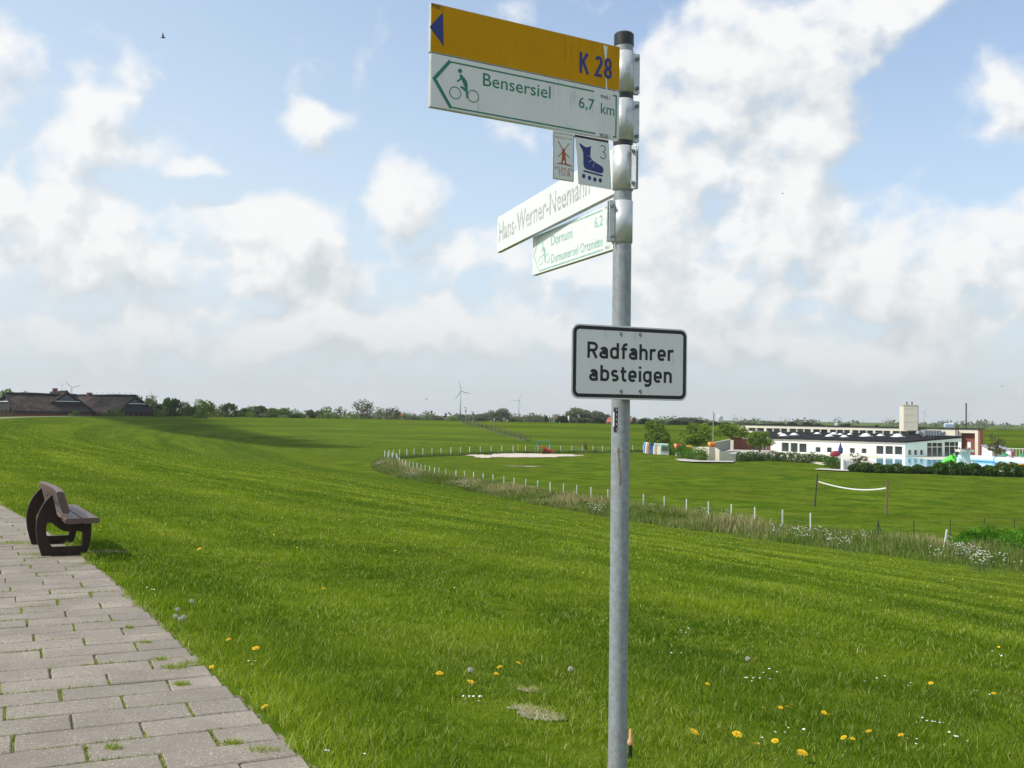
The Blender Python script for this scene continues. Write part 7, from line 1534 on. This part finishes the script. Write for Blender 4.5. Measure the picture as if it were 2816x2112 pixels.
# green frame of the route sign: pointed at the left, open stretch near the numbers
mb = MB(); tl = Z1(245, 478); tr = Z1(1425, 760); pt_ = Z1(128, 635); bl_ = Z1(255, 852); br = Z1(1437, 1097)
TT = (tl[1] + tr[1]) / 2; BB = (bl_[1] + br[1]) / 2
stroke(mb, up, [(tr[0], TT), (tl[0] + .004, TT)], .0021, .0004); stroke(mb, up, [(bl_[0] + .004, BB), (br[0], BB)], .0021, .0004)
stroke(mb, up, [(tl[0] + .0055, TT + .002), (pt_[0] + .001, pt_[1]), (bl_[0] + .004, BB - .002)], .0050, .0006)
stroke(mb, up, [(Z1(1578, 798)[0], TT), (Z1(1606, 798)[0], TT), (Z1(1606, 798)[0], BB), (Z1(1578, 1120)[0], BB)], .0021, .0004); mb.build('green_frame', MT['green_ink'], wsign)
def cyclist(pl, fn, mat, parent, k, off=.0004):
    """bicycle pictogram: two wheels, rider with bent back, forward leg; fn maps symbol units to the sign"""
    mb = MB(); stroke(mb, pl, [fn(*p) for p in arc(.20, .21, .185, .185, 0, 360, 28)[:-1]], .0012 * k, off, closed=True); stroke(mb, pl, [fn(*p) for p in arc(.80, .21, .185, .185, 0, 360, 28)[:-1]], .0012 * k, off, closed=True)
    o = mb.build('wheels_symbol', mat, parent); mb = MB()
    mb.prism([fn(*p) for p in arc(.345, .935, .07, .07, 0, 360, 14)[:-1]], pl.pt(0, 0, off), pl.e, ZV, pl.n, .0003)
    mb.prism([fn(*p) for p in ((.34, .82), (.40, .83), (.57, .66), (.60, .58), (.46, .56), (.40, .68), (.36, .64), (.27, .56), (.24, .60), (.35, .69))], pl.pt(0, 0, off + .0001), pl.e, ZV, pl.n, .0003)
    mb.prism([fn(*p) for p in ((.46, .56), (.60, .58), (.62, .12), (.57, .10), (.55, .30), (.36, .42), (.40, .47), (.52, .42))], pl.pt(0, 0, off + .0002), pl.e, ZV, pl.n, .0003)
    mb.build('rider_symbol', mat, parent)
c0 = Z1(255, 745); c1 = Z1(490, 780); cb = Z1(300, 802)[1]; ct = Z1(335, 552)[1]
cyclist(up, lambda x, y: (c0[0] + (x - .015) / .97 * (c1[0] - c0[0]), cb + (y - .02) * (ct - cb)), MT['green_ink'], wsign, 1.0)
b0 = Z1(525, 692); b1 = Z1(1073, 815); bt = Z1(525, 590); text_font(up, 'Bensersiel', b0[0], b1[0], b0[1] - .001, bt[1], .0005, MT['green_ink'], wsign, bold=.004)
b0 = Z1(1302, 872); b1 = Z1(1428, 905); bt = Z1(1302, 782); text_font(up, '6,7', b0[0], b1[0], b0[1] - .006, bt[1], .0005, MT['green_ink'], wsign, bold=.006)
b0 = Z1(1480, 920); b1 = Z1(1590, 940); bt = Z1(1480, 832); text_font(up, 'km', b0[0], b1[0], b0[1], bt[1], .0005, MT['green_ink'], wsign, bold=.004)
b0 = Z1(1478, 795); b1 = Z1(1555, 808); bt = Z1(1478, 765); text_font(up, '9946E.1', b0[0], b1[0], b0[1], bt[1], .0005, MT['black_ink'], wsign)
b0 = Z1(1470, 1110); b1 = Z1(1550, 1120); bt = Z1(1470, 1078); text_font(up, '9856B.1', b0[0], b1[0], b0[1], bt[1], .0005, MT['black_ink'], wsign)
# two small plates under it
Z2 = lambda x, y: up.hit(1340 + x / 3.687, 340 + y / 3.687)
q = [Z2(*p) for p in ((648, 68), (890, 118), (905, 594), (665, 556))]
mill = empty('mill_tour_plate', (0, 0, 0), parent=spost); mill.location = up.pt(*q[3]) - wloc(spost); mill['label'] = 'small plate with a brown windmill reading Friesische Mühlen Tour'
a0, a1, b0, b1 = q[3][0], q[1][0] - .0008, q[3][1] - .001, q[0][1] + .006
mb = MB(); mb.prism(rounded(a0, a1, b0, b1, .002, 2), up.pt(0, 0, -.004), up.e, ZV, up.n, .002); mb.build('plate', MT['sign_white'], mill)
mb = MB(); stroke(mb, up, rounded(a0 + .003, a1 - .003, b0 + .003, b1 - .010, .006, 5), .0006, -.0018, closed=True); mb.build('border_line', MT['brown_ink'], mill)
zz = lambda x, y: Z2(x, y)
for body_, (xa, ya), (xb, yb_), yt in (('FRIESISCHE', (690, 140), (862, 172), 120), ('MÜHLEN', (690, 465), (878, 500), 418), ('TOUR', (722, 522), (848, 532), 476)):
    p0, p1, p2 = zz(xa, ya), zz(xb, yb_), zz(xa, yt); text_font(up, body_, p0[0], p1[0], p0[1], p2[1], -.0018, MT['brown_ink'], mill, bold=.0)
mb = MB()
def pz(pts, off): mb.prism([zz(*p) for p in pts], up.pt(0, 0, off), up.e, ZV, up.n, .0003)
pz([(762, 262), (775, 246), (790, 262), (797, 330), (806, 405), (790, 402), (790, 378), (780, 370), (770, 376), (768, 398), (752, 398), (760, 330)], -.0018)
for a_, b_, w in (((776, 280), (722, 172), 5), ((776, 280), (832, 200), 5), ((776, 280), (724, 332), 6), ((776, 280), (836, 345), 6)):
    p, r_ = zz(*a_), zz(*b_); stroke(mb, up, [p, r_], w / 3.687 * 3.2 / FPX * .8, -.0016)
mb.prism([zz(*p) for p in ((700, 404), (730, 396), (790, 402), (840, 416), (868, 436), (830, 426), (770, 412))], up.pt(0, 0, -.0014), up.e, ZV, up.n, .0003)
mb.build('windmill_symbol', MT['brown_ink'], mill)
sk = empty('skate_plate', (0, 0, 0), parent=spost); q = [Z2(*p) for p in ((900, 134), (1236, 196), (1264, 668), (928, 610))]; sk.location = up.pt(*q[3]) - wloc(spost); sk['label'] = 'small plate with a blue inline skate and the number 3'
flat_poly(up, [q[3], q[2], q[1], q[0]], -.004, 'plate', MT['sign_white'], sk, .002)
mb = MB(); mb.prism([Z2(*p) for p in ((938, 195), (950, 203), (1000, 238), (1028, 236), (1058, 228), (1052, 250), (1048, 330), (1060, 358), (1080, 378), (1120, 405), (1165, 432), (1178, 450), (1182, 478), (1178, 492), (1160, 503), (1130, 498), (1060, 476), (1000, 458), (985, 438), (978, 410), (977, 330), (975, 290), (965, 258), (942, 222))], up.pt(0, 0, -.0018), up.e, ZV, up.n, .0003)
stroke(mb, up, [Z2(978, 476), Z2(1172, 528)], .0026, -.0016)
for (x, y) in ((981, 530), (1040, 549), (1094, 565), (1149, 574)): c_ = Z2(x, y); mb.prism([(c_[0] + .0063 * math.cos(k * .35) * 1.0, c_[1] + .0070 * math.sin(k * .35)) for k in range(18)], up.pt(0, 0, -.0018), up.e, ZV, up.n, .0003)
mb.build('skate_symbol', MT['blue_ink'], sk)
mb = MB()
for a_, b_ in (((1022, 326), (1056, 334)), ((1030, 390), (1068, 366)), ((1072, 440), (1088, 398))): stroke(mb, up, [Z2(*a_), Z2(*b_)], .0005, -.0012)
mb.build('lace_lines', MT['sign_white'], sk)
p0, p1, pt2 = Z2(1143, 348), Z2(1204, 350), Z2(1143, 215); mb = MB(); stroke(mb, up, [(p0[0] + (x - .05) / .38 * (p1[0] - p0[0]), p0[1] + (y - .07) / .86 * (pt2[1] - p0[1])) for x, y in GLY['3'][1][0]], .0011, -.0016); mb.build('number', MT['blue_ink'], sk)
mb = MB(); zb = (Z2(900, 130)[1] + .003); mb.box(up.pt((Z2(900, 130)[0] + Z2(1236, 190)[0]) / 2, zb, -.008), (Z2(1236, 190)[0] - Z2(900, 130)[0], .010, .007), math.atan2(up.e.y, up.e.x)); mb.build('mounting_rail', MT['wood_dark'], sk)
# lower pair: they recede to the left and catch the sun
def lower(pl_far, dep_far, xr, label, name, bl, tl_, br, thick=.018):
    pL = at(bl[0], bl[1], dep_far); pR = at(xr, br, 3.33); pl = Plane((pL.x, pL.y), (pR.x, pR.y), 0.0); hT = at(bl[0], tl_, dep_far).z - pL.z
    sl = (pR.z - pL.z) / pl.L
    e = empty(name, pL, parent=spost); e.location = pL - wloc(spost); e['label'] = label
    base = lambda a: pL.z + sl * a
    mb = MB(); mb.prism([(0, base(0)), (pl.L, base(pl.L)), (pl.L, base(pl.L) + hT), (0, base(0) + hT)], pl.pt(0, 0, -thick), pl.e, ZV, pl.n, thick - .001); mb.build('board_core', MT['edge'], e)
    flat_poly(pl, [(.001, base(0) + .001), (pl.L - .001, base(pl.L) + .001), (pl.L - .001, base(pl.L) + hT - .001), (.001, base(0) + hT - .001)], -.001, 'face', MT['sign_white'], e, .001)
    return pl, e, base, hT, sl
hp, hs, hb_, hh_, hsl = lower(None, 4.40, 1690, 'white street name sign with glare-paled letters Hans-Werner-Neemann, receding to the left', 'street_name_sign', (1366.6, 695), 597.7, 532.6)
Zh = lambda x, y: hp.hit(1340 + x / 3.687, 340 + y / 3.687)
a0 = Zh(120, 1150)[0]; a1 = Zh(1040, 650)[0]; text_font(hp, 'Hans-Werner-Neemann', a0, a1, hb_(a0) + hh_ * .27, hb_(a0) + hh_ * .80, .0005, MT['grey_ink'], hs, slope=hsl, bold=.008)
dp, ds, db_, dh_, dsl = lower(None, 4.10, 1690, 'white cycle route sign reading Dornum 6,2 and Dornumersiel Ortsmitte', 'dornum_route_sign', (1464, 757.7), 652, 684.5)
Zd = lambda x, y: dp.hit(1340 + x / 3.687, 340 + y / 3.687)
def put(body_, l, r, yb, yt, mat, bold=.004, par=ds, pl=dp, Zf=Zd, sl=dsl):
    p0, p1, p2 = Zf(l, yb), Zf(r, yb), Zf(l, yt); text_font(pl, body_, p0[0], p1[0], p0[1], p2[1], .0005, mat, par, slope=sl, bold=bold)
put('Dornum', 648, 862, 1240, 1135, MT['green_pale']); put('Dornumersiel Ortsmitte', 650, 1168, 1415, 1325, MT['green_pale'], .002); put('6,2', 1087, 1170, 1078, 955, MT['green_pale']); put('k', 1210, 1238, 1030, 950, MT['green_pale']); put('k', 1210, 1240, 1212, 1140, MT['green_pale'])
put('9946E.1', 1190, 1240, 872, 845, MT['grey_ink']); put('9850B.1', 1192, 1250, 1280, 1245, MT['grey_ink'])
mb = MB(); P_ = [Zd(*p) for p in ((1168, 876), (522, 1142), (474, 1340), (526, 1494), (1174, 1275))]; stroke(mb, dp, P_, .0022, .0004); mb.build('green_frame', MT['green_pale'], ds)
c0 = Zd(523, 1400)[0]; c1 = Zd(630, 1370)[0]; cb = Zd(545, 1430)[1]; ct = Zd(560, 1190)[1]
cyclist(dp, lambda x, y: (c0 + (x - .015) / .97 * (c1 - c0), cb + (y - .02) * (ct - cb) + dsl * x * (c1 - c0)), MT['green_pale'], ds, 1.2)
# the square sign facing the viewer
rL = at(1570.3, 1098, 3.20); rR = at(1888.7, 1099.4, 3.37); rp = Plane((rL.x, rL.y), (rR.x, rR.y), (rL.z + rR.z) / 2 - .0005); W_, H_ = rp.L, .2325
rs = empty('dismount_sign', rp.pt(0, 0), parent=spost); rs.location = rp.pt(0, 0) - wloc(spost); rs['label'] = 'white plate with black border reading Radfahrer absteigen'
mb = MB(); mb.prism(rounded(0, W_, 0, H_, .0245, 9), rp.pt(0, 0, -.004), rp.e, ZV, rp.n, .004); mb.build('plate', MT['edge'], rs, bevel=.001)
flat_poly(rp, rounded(.0012, W_ - .0012, .0012, H_ - .0012, .0235, 9), .0002, 'face', MT['sign_film'], rs, .0002)
mb = MB(); stroke(mb, rp, rounded(.0105, W_ - .0105, .0105, H_ - .0105, .0165, 9), .0056, .0006, closed=True); mb.build('black_border', MT['black_ink'], rs)
Zr = lambda x, y: rp.hit(1500 + x / 4.366, 860 + y / 4.366)
p0, p1, p2 = Zr(508, 550), Zr(1515, 572), Zr(508, 358); text_strokes(rp, 'Radfahrer', p0[0], p1[0], (p0[1] + p1[1]) / 2, p2[1] - p0[1], .0006, MT['black_ink'], rs)
p0, p1, p2 = Zr(530, 822), Zr(1497, 836), Zr(670, 636); p3 = Zr(670, 826); text_strokes(rp, 'absteigen', p0[0], p1[0], (p0[1] + p1[1]) / 2, p2[1] - p3[1], .0006, MT['black_ink'], rs)
for (x, y) in ((907, 253), (1137, 260), (909, 942), (1138, 943)):
    c_ = Zr(x, y); c3 = rp.pt(c_[0], c_[1]); mb = MB(); mb.tube([c3 + rp.n * .0005, c3 + rp.n * .0012], .0056, 14); mb.tube([c3 + rp.n * .001, c3 + rp.n * .0045], .0040, 6); mb.build('bolt', MT['galv'], rs)
    mb = MB(); mb.prism([(c_[0] - .003, c_[1] - .005), (c_[0] + .004, c_[1] - .012), (c_[0] + .005, c_[1] - .003)], rp.pt(0, 0, .0005), rp.e, ZV, rp.n, .0001); mb.build('rust_stain', flat('rust_stain_tone', (0.36, 0.34, 0.29), .8), rs)
for zc in (rL.z + .028, rL.z + H_ - .028): mb = MB(); mb.tube([pole_at(zc - .012), pole_at(zc + .012)], .0335, 24); mb.box(pole_at(zc) + Vector((0.01, -.034, 0)), (.10, .02, .022), math.atan2(rp.e.y, rp.e.x)); mb.build('bracket', MT['galv'], rs)
# black sticker strip, scratches on the pole
def pole_patch(px0, px1, py0, py1, name, mat, label=None, jag=None, R_=.0304, seed=1):
    q = random.Random(seed); vs = []; fs = []; n = 8; m_ = 14
    def a_of(px): x = at(px, (py0 + py1) / 2, PY - .02).x - pole_at(EYE).x; return math.asin(max(-1, min(1, x / .0305)))
    z0, z1 = zat(py1), zat(py0); A0, A1 = a_of(px0), a_of(px1)
    for i in range(m_ + 1):
        for j in range(n + 1):
            z = z0 + (z1 - z0) * i / m_; f = j / n
            if jag: f = .5 + (f - .5) * (jag + (1 - jag) * abs(math.sin(i * 1.7 + seed))) * (0.3 if i in (0, m_) else 1)
            a = A0 + (A1 - A0) * f; c = pole_at(z); vs.append((c.x + R_ * math.sin(a), c.y - R_ * math.cos(a), z))
    fs = [(i * (n + 1) + j, i * (n + 1) + j + 1, (i + 1) * (n + 1) + j + 1, (i + 1) * (n + 1) + j) for i in range(m_) for j in range(n)]
    mb = MB(); mb.add(vs, fs); o = mb.build(name, mat, spost, smooth=True); sd = o.modifiers.new('thickness', 'SOLIDIFY'); sd.thickness = .0006; sd.offset = 1
    if label: o['label'] = label
pole_patch(1687.5, 1697.5, 1120, 1180, 'sticker_strip', MT['black_ink'], 'torn black sticker strip on the left side of the pole')
pole_patch(1687, 1690, 1133, 1175, 'sticker_remnant', MT['sign_white'], R_=.0309, jag=.4); pole_patch(1688, 1695, 1178, 1188, 'sticker_curl', MT['black_plastic'], R_=.0325, jag=.6)
for k in range(5): pole_patch(1694.6, 1695.8, 1126 + k * 13, 1129 + k * 13, 'sticker_dot', MT['sign_white'], R_=.0313)
for k, (x0, x1, y0, y1) in enumerate(((1697, 1702, 1229, 1262), (1698, 1704, 1258, 1300), (1701, 1706, 1285, 1335), (1696, 1699, 1238, 1250))): pole_patch(x0, x1, y0, y1, 'rust_scratch', MT['rust'], jag=.25, seed=k + 1)
# stake with pale wooden tip behind the foot of the post
g = on_ground(1733, 2100); g = Vector((g.x, g.y, gz(g.x, g.y))); s_ = at(1733, 2052, g.y); 
e = empty('wooden_stake', g, 'small dark stake with a pale wooden knob right behind the post foot', 'stake'); hz_ = max(.15, s_.z - g.z)
mb = MB(); mb.tube([g - ZV * .05, g + Vector((0, 0, hz_ * .45))], .010, 8); mb.build('stake_rod', MT['black_plastic'], e)
TIPM = flat('pale_wood_tip', (0.62, 0.34, 0.17), .6); mb = MB(); mb.tube([g + ZV * (hz_ * .45), g + ZV * (hz_ * .52), g + ZV * (hz_ * .60), g + ZV * (hz_ * .68), g + ZV * hz_ * .92, g + ZV * hz_], [.012, .017, .015, .009, .0085, .003], 12); mb.build('knob', TIPM, e, smooth=True)

# ---------------------------------------------------------------- bench
bo = on_z(115, 1531, 0.0); BW = Vector((-.5, .866, 0)); BU = Vector((.866, .5, 0))
bench = empty('park_bench', (bo.x, bo.y, 0), 'dark brown plastic bench with curved side panels standing on the path edge', 'bench')
def sidepanel(w0):
    outer = [(.0, 0), (-.03, .10), (-.055, .20), (-.068, .31), (-.062, .41), (-.035, .51), (.005, .59), (.05, .65), (.088, .69), (.105, .63), (.135, .50), (.148, .455), (.165, .435), (.195, .415), (.235, .392), (.26, .372), (.505, .372), (.512, .33), (.510, .22), (.490, .10), (.462, .0)]
    hole = [(.105, .10), (.41, .10), (.418, .14), (.42, .255), (.37, .270), (.26, .268), (.205, .282), (.155, .315), (.115, .352), (.085, .372), (.05, .375), (.038, .34), (.040, .26), (.055, .19), (.078, .14)]
    import bmesh
    bm = bmesh.new(); o3 = bo + BW * w0; th = .062
    V = lambda p, k: o3 + BU * p[0] + ZV * p[1] + BW * (k * th)
    loops = []
    for poly in (outer, hole):
        vs = [bm.verts.new(V(p, 0) - bench.location) for p in poly]; loops.append([bm.edges.new((vs[i], vs[(i + 1) % len(vs)])) for i in range(len(vs))])
    r_ = bmesh.ops.triangle_fill(bm, use_beauty=True, edges=loops[0] + loops[1]); fcs = [f for f in r_['geom'] if isinstance(f, bmesh.types.BMFace)]
    ext = bmesh.ops.extrude_face_region(bm, geom=fcs); bmesh.ops.translate(bm, vec=BW * th, verts=[v for v in ext['geom'] if isinstance(v, bmesh.types.BMVert)])
    bmesh.ops.recalc_face_normals(bm, faces=bm.faces); me = bpy.data.meshes.new('side_panel'); bm.to_mesh(me); bm.free(); me.materials.append(MT['bench'])
    o = bpy.data.objects.new('side_panel', me); COL.objects.link(o); o.parent = bench
    bv = o.modifiers.new('bevel', 'BEVEL'); bv.width = .005; bv.segments = 2; bv.limit_method = 'ANGLE'; bv.angle_limit = R(50)
sidepanel(0.0); sidepanel(1.12)
def plank(u0, u1, z0, z1, w0, w1, name, mat, skew=0.0, curve=0.0, r=.02):
    prof = rounded(u0, u1, z0, z1, r, 4); n = 14; vs = []; fs = []; m_ = len(prof)
    for i in range(n + 1):
        f = i / n; w = w0 + (w1 - w0) * f; c = curve * (1 - (2 * f - 1) ** 2)
        for (u, z) in prof: vs.append(bo + BW * w + BU * (u + skew * (z - z0) + c) + ZV * z)
    fs = [(i * m_ + k, i * m_ + (k + 1) % m_, (i + 1) * m_ + (k + 1) % m_, (i + 1) * m_ + k) for i in range(n) for k in range(m_)] + [tuple(range(m_)), tuple(range((n + 1) * m_ - 1, n * m_ - 1, -1))]
    mb = MB(); mb.add(vs, fs); mb.build(name, mat, bench, smooth=True)
plank(.190, .362, .385, .445, -.34, 1.48, 'seat_plank', MT['bench2']); plank(.366, .545, .385, .445, -.34, 1.48, 'seat_plank', MT['bench2'])
plank(.160, .240, .500, .742, -.34, 1.48, 'backrest', MT['bench2'], skew=-.30, curve=.05, r=.026)
for w0 in (0.03, 1.15): mb = MB(); mb.tube([bo + BW * w0 + BU * .13 + ZV * .60, bo + BW * w0 + BU * .19 + ZV * .61], .012, 8); mb.tube([bo + BW * w0 + BU * .23 + ZV * .36, bo + BW * w0 + BU * .23 + ZV * .40], .012, 8); mb.build('bolt', MT['galv'], bench)
mb = MB(); c_ = bo + BW * .5 + BU * .05 + ZV * .12; mb.tube([bo + BW * .06 + BU * .06 + ZV * .13, c_, bo + BW * 1.1 + BU * .06 + ZV * .13], .02, 7); mb.build('cross_rail', MT['bench'], bench)
# ---------------------------------------------------------------- a cloud overhead that shades part of the far dike
tgt = Vector((-72, 238, -1)); cc = tgt + TO_SUN * 950; mb_pts = []; q = random.Random(5); mb = MB()
for i in range(16):
    f = i / 15 - .5; c_ = cc + Vector((64 * f + q.uniform(-3, 3), -92 * f + q.uniform(-3, 3), q.uniform(-5, 5))); r_ = 15 * (1 - (2 * f) ** 2 * .6) * q.uniform(.8, 1.15); vs = []; n = 12
    for a in range(1, 8):
        for k in range(n): th = math.pi * a / 8; ph = 2 * math.pi * k / n; rr = r_ * (1 + .12 * math.sin(3 * ph + i) * math.sin(4 * th)); vs.append(c_ + Vector((rr * math.sin(th) * math.cos(ph), rr * math.sin(th) * math.sin(ph), rr * .6 * math.cos(th))))
    top_, bot_ = len(vs), len(vs) + 1; vs += [c_ + ZV * r_ * .6, c_ - ZV * r_ * .6]
    fs = [(a * n + k, (a + 1) * n + k, (a + 1) * n + (k + 1) % n, a * n + (k + 1) % n) for a in range(6) for k in range(n)] + [(top_, k, (k + 1) % n) for k in range(n)] + [(bot_, 6 * n + (k + 1) % n, 6 * n + k) for k in range(n)]
    mb.add(vs, fs)
cl_ = mb.build('cloud', flat('cloud_white', (0.85, 0.85, 0.87), 1.0), smooth=True); tag(cl_, kind='structure')
# ---------------------------------------------------------------- air: pale haze over the whole plain
mb = MB(); mb.box((0, 0, 44), (9700, 9700, 102)); hzm = bpy.data.materials.new('haze_air'); hzm.use_nodes = True; ht = hzm.node_tree; ht.nodes.clear()
pv = N(ht, 'ShaderNodeVolumePrincipled'); pv.inputs['Density'].default_value = 1.3e-4; pv.inputs['Color'].default_value = (0.97, 0.98, 1.0, 1); pv.inputs['Anisotropy'].default_value = 0.25
ho = N(ht, 'ShaderNodeOutputMaterial'); ht.links.new(pv.outputs[0], ho.inputs['Volume'])
o = mb.build('haze', hzm); tag(o, 'pale haze in the air over the whole plain', None, kind='stuff')
